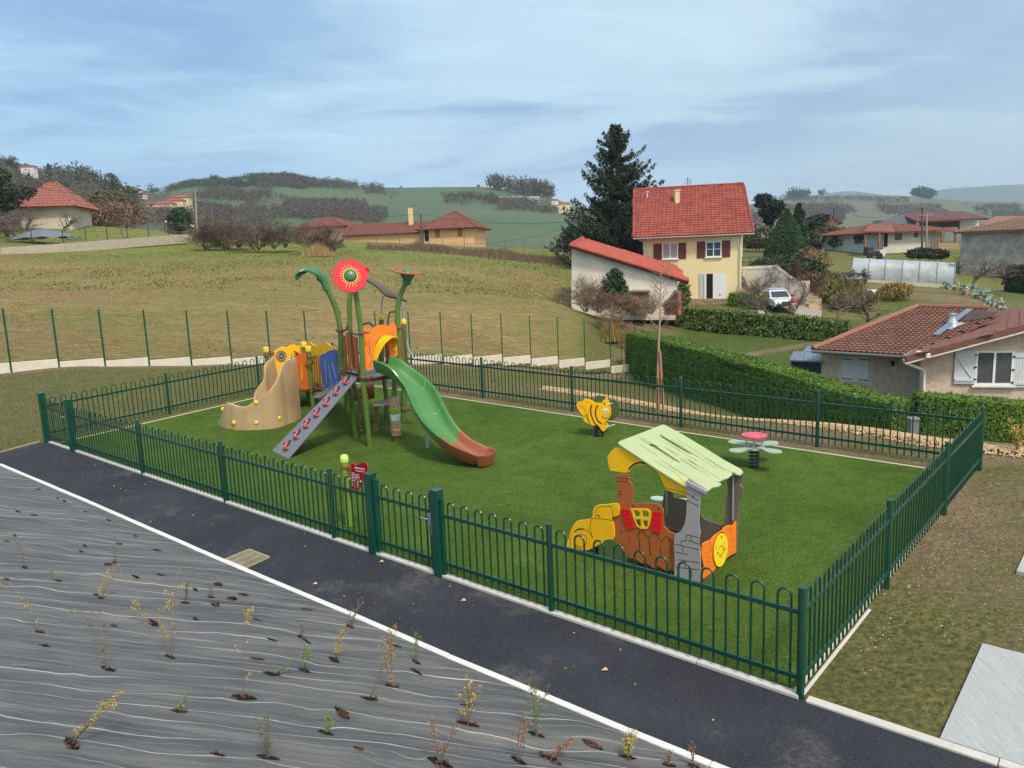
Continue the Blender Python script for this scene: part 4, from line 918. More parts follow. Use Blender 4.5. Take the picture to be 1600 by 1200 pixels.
for z, h, m_ in ((.62, .10, mat('drum_lime', s2l((140, 176, 50)), .5)), (.47, .13, mat('drum_sky', s2l((120, 178, 200)), .5, col2=s2l((225, 235, 240)), c2scale=9)), (.22, .07, mat('drum_cream', s2l((226, 210, 180)), .6, col2=s2l((180, 110, 60)), c2scale=12)), (.72, .07, mat('drum_cream', s2l((226, 210, 180))))):
 mb = MB(); mb.lathe(dc+V(0, 0, z), [(.107, 0), (.1085, .004), (.1085, h-.004), (.107, h)], 20); mb.build('picture_band', m_, dr, smooth=40)
mb = MB(); mb.tube([dc-V(0, 0, .03), dc+V(0, 0, 1.05), dc+V(.02, .1, 1.3)], .045, 10); mb.build('drum_post', stem, TW, smooth=50)
ropem = mat('rope_dark', s2l((92, 84, 70)), .8); bead = mat('bead_red', s2l((196, 84, 60)), .5)
for (u0, u1, v0, v1, Y) in ((564,575,608,672,15.9),(586,590,632,672,16.3)):
 mb = MB(); mb2 = MB(); rr = random.Random(int(u0))
 for s in (0, 1):
  uu = u0 if s == 0 else u1; pts = [Vector(at(uu+rr.uniform(-.8, .8)-(3 if s == 0 else -1)*0, v0+(v1-v0)*k/8, Y)) for k in range(9)]; mb.tube(pts, .008, 5)
  for k in range(9):
   for _ in range(2):
    if rr.random() < .75: mb2.ball(pts[k]+V(rr.uniform(-.015, .015), 0, rr.uniform(-.03, .03)), .018, 5)
 for k in range(1, 8): mb.tube([at(u0, v0+(v1-v0)*k/8, Y), at((u0+u1)/2, v0+(v1-v0)*(k+.3)/8, Y), at(u1, v0+(v1-v0)*k/8, Y)], .007, 5)
 ro = mb.build('rope_net', ropem, TW); mb2.build('beads', bead, ro, smooth=60)
S2 = [(at(556, 612, 18.4)), (at(566, 612, 18.2)), (at(578, 608, 18.1)), (at(585, 607, 18.1))]
mb = MB(); mb.tube([Vector(p)+V(0, 0, -.04) for p in smooth_loop([tuple(p) for p in S2], 4, closed=False)], [.19]*12+[.15], 16); mb.build('tube_slide', mat('tube_brown', s2l((150, 84, 44)), .4, .08, coat=.2), TW, smooth=50)
mb = MB(); mb.tube([at(*p) for p in ((640,604,17.3),(643,612,17.2),(648,625,17.1),(650,640,17.1),(648,650,17.1))], .018, 8); mb.build('hand_rail', rust, TW, smooth=50)
mb = MB(); p = Vector(at(645, 630, 17.1)); mb.box(p, (.22, .1, .03), .2); mb.build('foot_rest', hgrey, TW, bevel=.005)
mb = MB(); mb.tube([at(636,535,17.4), at(640,548,17.2), at(648,562,16.9)], .016, 8); mb.build('hand_rail', galv, TW, smooth=50)
# =====================  PLAYHOUSE (TRUCK-FRONTED)  =====================
def playhouse():
 a0, a1 = gp(895, 862), gp(1060, 906); b0, b1 = gp(1098, 907), gp(1158, 866)
 fd_ = (a1-a0)[:2]; fd_ /= np.hypot(*fd_); C1 = np.array(b0[:2]); 
 t = thing('playhouse', (a0[0], a0[1], a0[2]), 'low playhouse with pale green sloping roof, yellow truck nose and grey chimney', 'playhouse')
 brn = mat('house_brown', s2l((170, 92, 44)), .55, .06, 2); gry = mat('house_grey', s2l((158, 152, 152)), .6, .05, 3); yl = hyellow; rd = mat('house_red', s2l((220, 24, 26)), .5, .05)
 roofg = mat('roof_green', s2l((162, 176, 134)), .6, .06, 2); olive = mat('wheel_olive', s2l((82, 98, 56)), .6, .05); taupe = mat('panel_taupe', s2l((120, 106, 96)), .6, .06)
 fr = Pane(a0[:2], a1[:2]); mb = MB()
 body = [(962,860),(960,840),(958,818),(959,806),(966,795),(964,785),(965,773),(966,763),(963,750),(964,742),(978,741),(983,741),(983,750),(988,757),(989,770),(989,787),(998,787),(1012,786),(1026,787),(1033,790),(1037,797),(1037,812),(1038,822),(1046,830),(1056,834),(1056,850),(1059,862),(1056,868),(1059,880),(1057,893),(1050,887),(1044,893),(1036,889),(1030,884),(1022,888),(1016,884),(1010,879),(1003,880),(998,876),(990,872),(978,870),(968,868)]
 slots = [[(982,836),(984,836),(985,852),(983,852)], [(997,839),(999.5,839),(1002,866),(999,866)], [(1013,844),(1015.5,844),(1018,869),(1015,869)], [(1031,854),(1033,854),(1034.5,868),(1032,868)], [(1048.5,854),(1051,854),(1051.5,878),(1049,878)]]
 wx = [[(991,797),(997,796.5),(1001,799),(1001,806),(994,807)], [(1005,797.5),(1011,797),(1015,800),(1015,807),(1006,807)], [(994,811),(1002,810.5),(1003,822),(999,822),(996,819)], [(1006,812),(1014,813),(1013,821),(1009,823.5),(1007,820)]]
 fr.board(mb, body, slots+wx, .02); bo = mb.build('front_panel', brn, t, bevel=.003)
 mb = MB(); fr.board(mb, [(986,794),(1012,794),(1018,798),(1019,806),(1016,821),(1012,826),(1003,826),(997,822),(992,812)], wx, .014, .018); mb.build('window_frame', yl, bo, bevel=.003)
 mb = MB(); fr.board(mb, [(972,794),(984,795),(992,824),(984,828),(979,822)], (), .014, .018); sh1 = mb.build('shutter', rd, bo, bevel=.002); mb = MB(); fr.board(mb, [(1021,799),(1035,799.5),(1033,832),(1027,831),(1018,825)], (), .014, .018); sh2 = mb.build('shutter', rd, bo, bevel=.002)
 for sh, rows in ((sh1, [(973,798,985,799),(975,804,986,804),(977,811,988,811),(979,818,990,818)]), (sh2, [(1021,804,1034,805),(1020,812,1034,813),(1020,820,1033,822)])):
  mb = MB(); [fr.line(mb, [(x0, y0), (x1, y1)], .004, .026) for x0, y0, x1, y1 in rows]; mb.build('engraving', mat('dark_red', s2l((130, 10, 16)), .6), sh)
 mb = MB(); [fr.line(mb, q, .006, .0115) for q in (smooth_loop([(996,838),(999,832),(1003,829),(1007,832),(1011,838),(1015,840),(1018,836),(1022,832),(1026,834),(1030,841),(1034,846),(1038,841),(1042,838),(1046,843),(1049,852)], 3, closed=False), [(965,746),(982,748)], [(964,751),(982,753)], [(965,767),(972,768)], [(990,797),(990,787)])]
 mb.build('engraving', hblack, bo)
 mb = MB(); [mb.ball(fr.O+fr.X*fr.uv(*q)[0]+fr.Z*fr.uv(*q)[1]+fr.N*.012, .011, 5) for q in ((970,772),(972,830),(1030,795),(1048,842),(1000,832),(975,860))]; mb.build('bolts', hblack, bo)
 # truck nose
 mb = MB(); nose = [(887,856),(888,847),(891,838),(893,829),(897,821),(902,814),(908,812),(926,809),(928,798),(931,791),(937,788),(950,787),(968,786.5),(969,804),(960,806),(958,812),(961,820),(962,836),(959,843),(950,845),(940,849),(932,853),(924,857),(918,859),(905,857),(896,856)]
 fr.board(mb, smooth_loop(fr.pts(nose), 2), (), .02, .021, raw=True); ns = mb.build('truck_front', yl, t, bevel=.003)
 mb = MB()
 for q in ([(926,809),(924,826),(928,838)], [(927,809),(945,810),(959,812)], [(933,808),(933,797),(937,792),(945,790),(956,790),(959,797),(960,810)], [(900,829),(906,825),(914,825),(922,830),(928,839)], [(891,838),(894,846),(893,852)], [(903,845),(904,837),(910,834),(917,837),(919,844),(916,851),(909,852),(904,849)]): fr.line(mb, smooth_loop(q, 3, closed=False), .006, .0325)
 fr.line(mb, [(936,803),(939,807)], .016, .0325); fr.line(mb, smooth_loop([(900,830),(906,826),(913,827)], 3, closed=False), .012, .0325)
 mb.build('engraving', hblack, ns)
 def disc(u, v, r, m, nm, off, par=t, th=.02, sx=1):
  x, z = fr.uv(u, v); mb = MB(); mb.prism([[(x+r*sx*math.cos(2*math.pi*k/32), z+r*math.sin(2*math.pi*k/32)) for k in range(32)]], fr.O+fr.N*off, fr.X, fr.Z, fr.N, th); return mb.build(nm, m, par, bevel=.002)
 w = disc(960, 866, .21, olive, 'wheel', .042, th=.018)
 mb = MB(); fr.line(mb, smooth_loop([(974,850),(978,862),(972,872)], 3, closed=False), .006, .053); mb.build('engraving', hblack, w)
 disc(908, 845, .07, yl, 'headlight', .038, ns, th=.012)
 for u, v in ((931, 862), (1001, 885), (1019, 889), (1039, 896), (1056, 900)): disc(u, v, .06, hblack, 'foot', -.02)
 # yellow gable board above the opening, with arch
 mb = MB(); gb = [(948,715),(953,706),(960,700),(968,700),(990,709),(1010,722),(1033,735),(1060,750),(1076,757),(1075,777),(1060,772),(1045,768),(1038,763),(1033,752),(1026,741),(1018,733),(1007,727),(995,726),(986,731),(982,738),(975,739),(953,736),(950,728)]
 fr.board(mb, gb, (), .02, -.022); ga = mb.build('gable_board', yl, t, bevel=.003)
 mb = MB(); fr.line(mb, smooth_loop([(981,735),(987,729),(997,724),(1008,726),(1020,734),(1029,744),(1035,757),(1041,763),(1060,768),(1074,772)], 3, closed=False), .007, -.011); fr.line(mb, smooth_loop([(982,733),(988,727),(998,723),(1008,724)], 3, closed=False), .02, -.011); mb.build('engraving', hblack, ga)
 # chimney of grey stone at the front right corner
 ch = Pane(a1[:2], C1); mb = MB(); q = [(1056,905),(1057,870),(1056,850),(1057,833),(1066,829),(1072,818),(1075,805),(1076,785),(1076,766),(1076,750),(1080,746),(1107,763),(1107,768),(1098,773),(1096,790),(1095,818),(1097,830),(1095,845),(1097,862),(1098,907)]
 fr.board(mb, q, (), .02, .044); cm = mb.build('chimney', gry, t, bevel=.003)
 mb = MB()
 for l_ in ([(1076,755),(1104,772)], [(1077,769),(1094,780)], [(1088,770),(1086,777)], [(1076,780),(1096,789)], [(1058,848),(1096,857)], [(1067,849),(1068,843),(1075,843),(1076,833),(1096,838)], [(1083,836),(1083,843)], [(1078,842),(1096,848)], [(1070,850),(1071,860)], [(1058,860),(1078,864)], [(1062,872),(1096,877)], [(1074,874),(1074,884)], [(1060,884),(1097,888)], [(1084,888),(1084,900)]): fr.line(mb, l_, .006, .056)
 mb.build('mortar_lines', hblack, cm)
 mb = MB(); x0, z0 = fr.uv(1075, 751); x1, z1 = fr.uv(1107, 768); p0 = fr.O+fr.X*x0+fr.Z*z0+fr.N*.05; p1 = fr.O+fr.X*x1+fr.Z*z1+fr.N*.05; mb.beam(p0, p1, .05, .06); mb.build('chimney_cap', gry, cm, bevel=.012)
 # right end: orange board with yellow medallion
 sd = Pane(b0[:2], b1[:2]); mb = MB(); sb_ = [(1097,905),(1099,885),(1095,868),(1097,850),(1104,846),(1110,843),(1118,835),(1128,829),(1132,823),(1140,820),(1145,821),(1151,812),(1151,840),(1151,862),(1140,868),(1130,875),(1122,882),(1114,892),(1106,898)]
 sd.board(mb, sb_, (), .02); eb = mb.build('end_board', horange, t, bevel=.003)
 xc, zc = sd.uv(1124, 859); mb = MB(); ex, ez = .17, .215; mb.prism([[(xc+ex*math.cos(2*math.pi*k/36), zc+ez*math.sin(2*math.pi*k/36)) for k in range(36)]], sd.O+sd.N*.018, sd.X, sd.Z, sd.N, .014); md = mb.build('medallion', mat('medal_yellow', s2l((244, 212, 40)), .5), eb, bevel=.002)
 mb = MB(); rr = random.Random(8); sd.line(mb, [(xc+(ex+.008)*math.cos(2*math.pi*k/36), zc+(ez+.008)*math.sin(2*math.pi*k/36)) for k in range(37)], .012, .0115, raw=True)
 for k in range(16):
  a = rr.uniform(0, 6.28); r = rr.uniform(.2, .8); x, z = xc+ex*r*math.cos(a), zc+ez*r*math.sin(a); b_ = a+rr.uniform(.8, 2); sd.line(mb, [(x, z), (x+.035*math.cos(b_), z+.035*math.sin(b_)), (x+.05*math.cos(b_+.9), z+.05*math.sin(b_+.9))], .005, .026, raw=True)
 for k in range(26):
  s_ = rr.choice((-1, 1)); x, z = xc+s_*rr.uniform(.22, .36), zc+rr.uniform(-.2, .22); sd.line(mb, [(x, z), (x+.02, z+rr.uniform(-.02, .02))], .005, .0115, raw=True)
 mb.build('engraving', hblack, md)
 # back corner post and grey board
 off = (b1-b0)[:2]; bk0, bk1 = a0[:2]+off, a1[:2]+off; bk = Pane(bk0, bk1)
 mb = MB(); bk.board(mb, [(1135,745),(1161,740),(1160,749),(1156,757),(1162,762),(1160,772),(1154,790),(1153,820),(1152,864),(1141,866),(1134,852),(1131,820),(1134,790),(1138,765)], (), .02, 0); mb.build('back_post_board', taupe, t, bevel=.003)
 mb = MB(); bk.board(mb, [(1037,768),(1044,765),(1050,770),(1052,778),(1064,780),(1074,783),(1090,800),(1100,812),(1131,822),(1131,856),(1100,850),(1070,842),(1040,830),(1030,820),(1033,795)], (), .02, -.022); mb.build('back_panel', taupe, t, bevel=.003)
 for (u, v0, v1, pn_) in ((1147,745,812,bk), (1043,768,804,bk)):
  x, z0 = pn_.uv(u, v0); _, z1 = pn_.uv(u, v1); p = pn_.O+pn_.X*x+pn_.N*.03; mb = MB(); mb.beam((p.x, p.y, z0), (p.x, p.y, z1), .018, .018); mb.build('tube', galv, t)
 # round pale tables inside
 for u, v, Y, r in ((1027, 778, 10.7, .10), (1064, 785, 10.4, .20)):
  p = Vector(at(u, v, Y)); mb = MB(); mb.lathe(p-V(0, 0, .02), [(r, 0), (r, .02)], 24); mb.build('shelf', mat('shelf_mint', s2l((170, 190, 180)), .5), t, bevel=.003)
 mb = MB(); p = Vector(gp(1058, 862)); ang = math.atan2(fd_[1], fd_[0]); mb.box(p+V(.0, .35, .22), (.7, .2, .02), ang); mb.box(p+V(.0, .35, .10), (.66, .02, .2), ang); mb.build('bench', taupe, t, bevel=.003)
 # roof: a thick sloping board
 r4 = [hplane(1086, 769, fr.P0, fr.P1), hplane(965, 693, fr.P0, fr.P1), hplane(1037, 665, bk.P0, bk.P1), hplane(1160, 740, bk.P0, bk.P1)]
 A, B, C_, D_ = r4; nrm = (B-A).cross(C_-B).normalized(); nrm = nrm if nrm.z > 0 else -nrm; X = (A-B).normalized(); Yv = nrm.cross(X); 
 if Yv.dot(C_-B) < 0: Yv = -Yv
 def pj2(u, v): d = Vector(ray(u, v)); k = (B-Vector(CAM)).dot(nrm)/d.dot(nrm); q = Vector(CAM)+d*k-B; return (q.dot(X), q.dot(Yv))
 ol = [pj2(*p) for p in ((965,693),(968,690),(1000,678),(1034,664.5),(1038,664.5),(1060,676),(1100,700),(1130,719),(1158,734),(1161,739),(1157,743),(1151,742),(1145,738),(1143,743),(1137,748),(1128,751),(1124,754),(1118,753),(1127,757),(1125,760),(1112,763),(1107,768),(1101,766),(1095,768),(1087,768),(1072,762),(1045,746),(1005,720),(970,697))]
 h1 = [pj2(*p) for p in ((1014,694.5),(1018,694),(1023,696.5),(1040,708),(1064,724),(1058,722.5),(1036,708.5),(1021,699),(1015,697))]; h2 = [pj2(*p) for p in ((1030,680),(1032,680),(1056,694.5),(1077,708),(1081,711),(1074,708.5),(1052,696),(1033,684))]
 mb = MB(); mb.prism([ol, h1, h2], B, X, Yv, nrm, .022); ro = mb.build('roof', roofg, t, bevel=.003)
 mb = MB(); rr = random.Random(12)
 def rline(q, w=.005):
  P = [B+X*a+Yv*b_+nrm*.0115 for a, b_ in q]
  for p_, q_ in zip(P[:-1], P[1:]):
   d = (q_-p_).normalized(); s_ = d.cross(nrm)*w/2; mb.add([p_-s_, q_-s_, q_+s_, p_+s_]+[x_+nrm*.002 for x_ in (p_-s_, q_-s_, q_+s_, p_+s_)], [(3, 2, 1, 0), (4, 5, 6, 7), (0, 1, 5, 4), (2, 3, 7, 6)])
 ex_ = max(a for a, _ in ol); ey_ = max(b_ for _, b_ in ol)
 for k in range(26):
  a = rr.uniform(.05, ex_-.35); b_ = rr.uniform(.05, ey_-.08); q = [(a, b_)]
  for j in range(rr.randint(2, 5)): q.append((q[-1][0]+rr.uniform(.05, .12), q[-1][1]+rr.uniform(-.012, .012)))
  rline(q, .0035)
 mb.build('wood_grain', mat('grain_dark', s2l((92, 104, 66)), .7), ro)
playhouse()
def spring(parent, c, h, r, m=None):
 m = m or mat('spring_black', s2l((36, 38, 42)), .4, coat=.2); mb = MB(); n_ = 96; turns = 5
 pts = [Vector(c)+V(r*math.cos(2*math.pi*turns*k/n_), r*math.sin(2*math.pi*turns*k/n_), .03+(h-.06)*k/n_) for k in range(n_+1)]
 mb.tube(pts, .018, 8); s_ = mb.build('spring', m, parent, smooth=60)
 mb = MB(); mb.box(Vector(c)+V(0, 0, .012), (.28, .28, .02), .5); mb.build('base_plate', mat('plate_white', s2l((200, 205, 205)), .4, metal=.4), parent, bevel=.004)
 mb = MB(); mb.box(Vector(c)+V(0, 0, h), (.2, .16, .02), .3); mb.build('top_plate', m, parent)
 return s_
# =====================  BEE SPRING RIDER  =====================
def bee():
 P = gp(936, 683); t = thing('spring_rider', P, 'yellow and black bee shaped spring rider on the turf near the far fence', 'spring rider')
 spring(t, P, .24, .085)
 dirx = np.array([1, -.38]); dirx /= np.hypot(*dirx); P0 = P[:2]; P1 = P[:2]+dirx; bl = mat('bee_black', s2l((54, 34, 16)), .5); wt = mat('bee_white', s2l((238, 238, 238)), .4)
 nb_ = np.array([dirx[1], -dirx[0]]); 
 def pane(o): 
  q = P0+nb_*o; return Pane(q, q+dirx)
 p = pane(.10); pb2 = pane(-.10)
 bodyl = [(911,650),(912,642),(916,634),(922,632),(930,632),(938,632),(941,631),(942,626),(944,624.5),(946,627),(948,629),(949,634),(951,640),(951.5,649),(949,655),(945,660),(942,663),(946,665),(947,670),(944,673.5),(940,672),(936,666),(930,665),(925,664),(921,662),(916,660),(912,656)]
 for k, pn_ in enumerate((p, pb2)):
  mb = MB(); pn_.board(mb, smooth_loop(fr_pts := p.pts(bodyl), 3), (), .02, raw=True); bd = mb.build('body', hyellow, t, bevel=.004)
  if k: bd['label'] = 'far yellow bee side board'
  if k == 0:
   mb = MB(); 
   for q, w in ((((925,632.5),(923,640),(924.5,650),(930,662),(934,665)), .026), (((933.5,633.5),(931,640),(931,649),(935,658),(940,662)), .026), (((917,647),(918.5,654),(922,661)), .020)): p.line(mb, smooth_loop(q, 4, closed=False), w, .0115)
   p.line(mb, smooth_loop([(940.5,650),(943.5,653),(947,653.5),(950,652)], 4, closed=False), .014, .0115); p.line(mb, [(944.5,629.5),(945,631.5)], .02, .0115); mb.build('stripes', bl, bd)
   for u, v, rx, rz in ((945.2, 641.6, .034, .05), (949, 642, .030, .045)):
    x, z = p.uv(u, v); mb = MB(); mb.prism([[(x+rx*math.cos(a*.3142), z+rz*math.sin(a*.3142)) for a in range(20)]], p.O+p.N*.0125, p.X, p.Z, p.N, .006); e = mb.build('eye', wt, bd)
    mb = MB(); mb.prism([[(x+.010*math.cos(a*.5236), z-.008+.016*math.sin(a*.5236)) for a in range(12)]], p.O+p.N*.0165, p.X, p.Z, p.N, .004); mb.build('pupil', bl, e)
 pw = pane(.125); pw2 = pane(-.13)
 w1 = [(901,632),(903,628),(908,627.5),(914,629),(919,633),(919.5,641),(917,647),(912,649.5),(907,645),(903,638)]; w2 = [(911,626),(914,623),(921,624),(927,627),(932,631.5),(926,633),(919,633),(913,629)]
 for pn_, w in ((pw, w1), (pw2, w2)):
  mb = MB(); pn_.board(mb, smooth_loop(pn_.pts(w), 3), (), .018, raw=True); wi = mb.build('wing', hyellow, t, bevel=.003)
  mb = MB(); pn_.line(mb, smooth_loop([(w[0][0]+4, w[0][1]+1), (w[0][0]+9, w[0][1]+4), (w[0][0]+14, w[0][1]+10)], 3, closed=False), .006, .0105); mb.build('engraving', bl, wi)
 p3 = pane(0); mb = MB(); ol_ = mat('shield_olive', s2l((72, 96, 52)), .6, .05); p4_ = pane(-.14)
 mb = MB(); p4_.board(mb, smooth_loop(p4_.pts([(928,628),(930,620),(937,618),(944,620),(950,626),(958,624),(965,628),(968,637),(966,648),(960,655),(952,657),(940,656),(932,645)]), 3), (), .018, raw=True); mb.build('back_shield', ol_, t, bevel=.003)
 tb = mat('bee_bar', s2l((205, 205, 195)), .4, metal=.3)
 for q, nm in (([(948,633,0),(957,630,0)], 'handlebar'), ([(946,668,0),(961,663,0)], 'foot_bar')):
  a_ = hplane(q[0][0], q[0][1], pane(.1).P0, pane(.1).P1); dirn = Vector((nb_[0], nb_[1], 0)); mb = MB(); mb.tube([a_-dirn*.25, a_+dirn*.0, Vector(at(q[1][0], q[1][1], a_.y-.03))], .012, 8); mb.build(nm, tb, t)
 mb = MB(); c = Vector((*P0, P[2]+.42)); mb.box(c, (.34, .2, .03), math.atan2(dirx[1], dirx[0])); mb.box(c-V(0, 0, .1), (.10, .18, .18), math.atan2(dirx[1], dirx[0])); mb.build('seat', ol_, t, bevel=.005)
bee()
# =====================  FLOWER SPRING SEESAW  =====================
def fspring():
 P = gp(1178, 733); t = thing('spring_seesaw', P, 'four seat mint green petal spring seesaw with a small pink round table', 'spring rider')
 c = Vector(P); spring(t, c, .36, .075)
 mint = mat('petal_mint', s2l((150, 168, 152)), .5, .05); pink = mat('table_pink', s2l((214, 84, 106)), .45, .05)
 mb = MB(); mb.prism([[(.17*math.cos(k*.3142), .17*math.sin(k*.3142)) for k in range(20)]], c+V(0, 0, .375), (1, 0, 0), (0, 1, 0), (0, 0, 1), .02); mb.build('hub', mint, t, bevel=.003)
 for k in range(4):
  a = .55+k*math.pi/2; X = Vector((math.cos(a), math.sin(a), 0)); Y = Vector((-math.sin(a), math.cos(a), 0))
  pl = smooth_loop([(.10, -.07), (.2, -.055), (.30, -.10), (.42, -.14), (.50, -.11), (.56, -.02), (.54, .06), (.44, .12), (.32, .10), (.2, .06), (.10, .07)], 3)
  mb = MB(); mb.prism([pl], c+V(0, 0, .398+k*.001), X, Y, (0, 0, 1), .02); s_ = mb.build('seat', mint, t, bevel=.004)
 mb = MB(); mb.prism([[(.215*math.cos(k*.19635), .215*math.sin(k*.19635)) for k in range(32)]]+[[(( .165+.02*math.cos(j*.7854))*math.cos(a0+.09*math.sin(j*.7854)*2), (.165+.02*math.cos(j*.7854))*math.sin(a0+.09*math.sin(j*.7854)*2)) for j in range(8)] for a0 in (.4, 1.97, 3.54, 5.11)], c+V(0, 0, .60), (1, 0, 0), (0, 1, 0), (0, 0, 1), .022); mb.build('table', pink, t, bevel=.003)
 for k in range(4):
  a = 1.2+k*math.pi/2; q = c+V(.13*math.cos(a), .13*math.sin(a), 0); mb = MB(); mb.tube([q+V(0, 0, .385), q+V(0, 0, .592)], .012, 8); mb.build('handle', galv, t, smooth=50)
fspring()
# =====================  VEGETATION BUILDERS  =====================
def rand_unit(rs, n):
 v = rs.normal(size=(n, 3)); return v/np.linalg.norm(v, axis=1)[:, None]
def leaf_tris(C, size, rs, flat=None, elong=1.8, hang=0, nrm=None):
 n = len(C); a = rand_unit(rs, n); b = rand_unit(rs, n)
 if flat is not None: a = a*(1-flat)+np.array([0, 0, 0]); 
 if hang: a[:, 2] -= hang
 if nrm is not None: a = a-nrm*(a*nrm).sum(1)[:, None]*.65; b = nrm+b*.45
 a /= np.linalg.norm(a, axis=1)[:, None]; b = np.cross(a, b); b /= np.linalg.norm(b, axis=1)[:, None]+1e-9
 s = (size*rs.uniform(.6, 1.4, n))[:, None]
 return np.stack([C-b*s*.5, C+b*s*.5, C+a*s*elong], 1).reshape(-1, 3)
bark = mat('bark', s2l((98, 86, 74)), .9, .2, 8, bump=.4, bscale=20)
barkp = mat('bark_purple', s2l((104, 88, 82)), .9, .15, 2, island=.25)
barkl = mat('bark_pale', s2l((134, 120, 104)), .9, .15, 4)
twigm = mat('twig_brown', s2l((108, 92, 80)), .9, .1, 2, island=.3)
twigr = mat('twig_russet', s2l((120, 98, 80)), .9, .1, 2, island=.35)
def bare_mesh(seed, h=4, spread=1.0, trunk=.08, levels=4, kids=(4, 4, 4, 3), up=.35, crook=.25, multi=1, first=.25, minr=.006, ratio=.62, tn=3):
 rs = random.Random(seed); tr = MB(); cr = MB()
 def grow(p, d, L, r, lv):
  n = 4 if lv < 2 else 3; pts = [p]; q = p.copy(); dd = d.copy(); rr = [r]
  for i in range(n):
   dd = (dd+Vector((rs.gauss(0, crook), rs.gauss(0, crook), rs.gauss(0, crook*.6)+up*.12))).normalized(); q = q+dd*(L/n); pts.append(q.copy()); rr.append(max(minr, r*(1-.6*(i+1)/n)))
  (tr if lv == 0 else cr).tube(pts, rr, 7 if lv == 0 else (4 if lv == 1 else tn), cap=False)
  if lv < levels-1:
   k = kids[min(lv, len(kids)-1)]
   for j in range(k):
    t = first+(1-first)*(j+rs.random())/k if lv == 0 else .2+.8*(j+rs.random())/k
    f = t*n; i = min(n-1, int(f)); b = pts[i].lerp(pts[i+1], f-i)
    ax = Vector((rs.gauss(0, 1), rs.gauss(0, 1), rs.gauss(0, .5))).normalized(); nd = (dd*.55+ax*.75*spread+Vector((0, 0, up*.5))).normalized()
    grow(b, nd, L*ratio*rs.uniform(.7, 1.15), max(minr, r*.5*(1-.3*t)), lv+1)
 for m in range(multi):
  a = rs.uniform(0, 6.28); d = Vector((0, 0, 1)) if multi == 1 else Vector((math.cos(a)*.6*spread, math.sin(a)*.6*spread, 1)).normalized()
  grow(Vector((rs.uniform(-.15, .15)*(multi > 1), rs.uniform(-.15, .15)*(multi > 1), -.05)), d, h*.52*(1 if multi == 1 else rs.uniform(.6, 1)), trunk*(1 if multi == 1 else .6), 0)
 return tr, cr
_bare = {}
def bare_tree(name, loc, label, cat, h, seed, group=None, m1=None, m2=None, rot=0, sx=1, key=None, **kw):
 m1 = m1 or bark; m2 = m2 or twigm; t = thing(name, loc, label, cat, group); k = key or (seed, tuple(sorted(kw.items())), m1.name, m2.name)
 if k not in _bare:
  a, b = bare_mesh(seed, h=4, **kw); o1 = a.build('trunk', m1, None, recalc=False); o2 = b.build('crown', m2, None, recalc=False); _bare[k] = (o1, o2); fr_ = True
  mz = max(v[2] for v in b.v); o1.data['mz'] = mz
 else: o1, o2 = _bare[k]; o1 = o1.copy(); o2 = o2.copy(); COL.objects.link(o1); COL.objects.link(o2)
 s = h/o1.data['mz']; t.rotation_euler = (0, 0, rot)
 for o in (o1, o2): o.parent = t; o.location = (0, 0, 0); o.scale = (s*sx, s*sx, s)
 return t
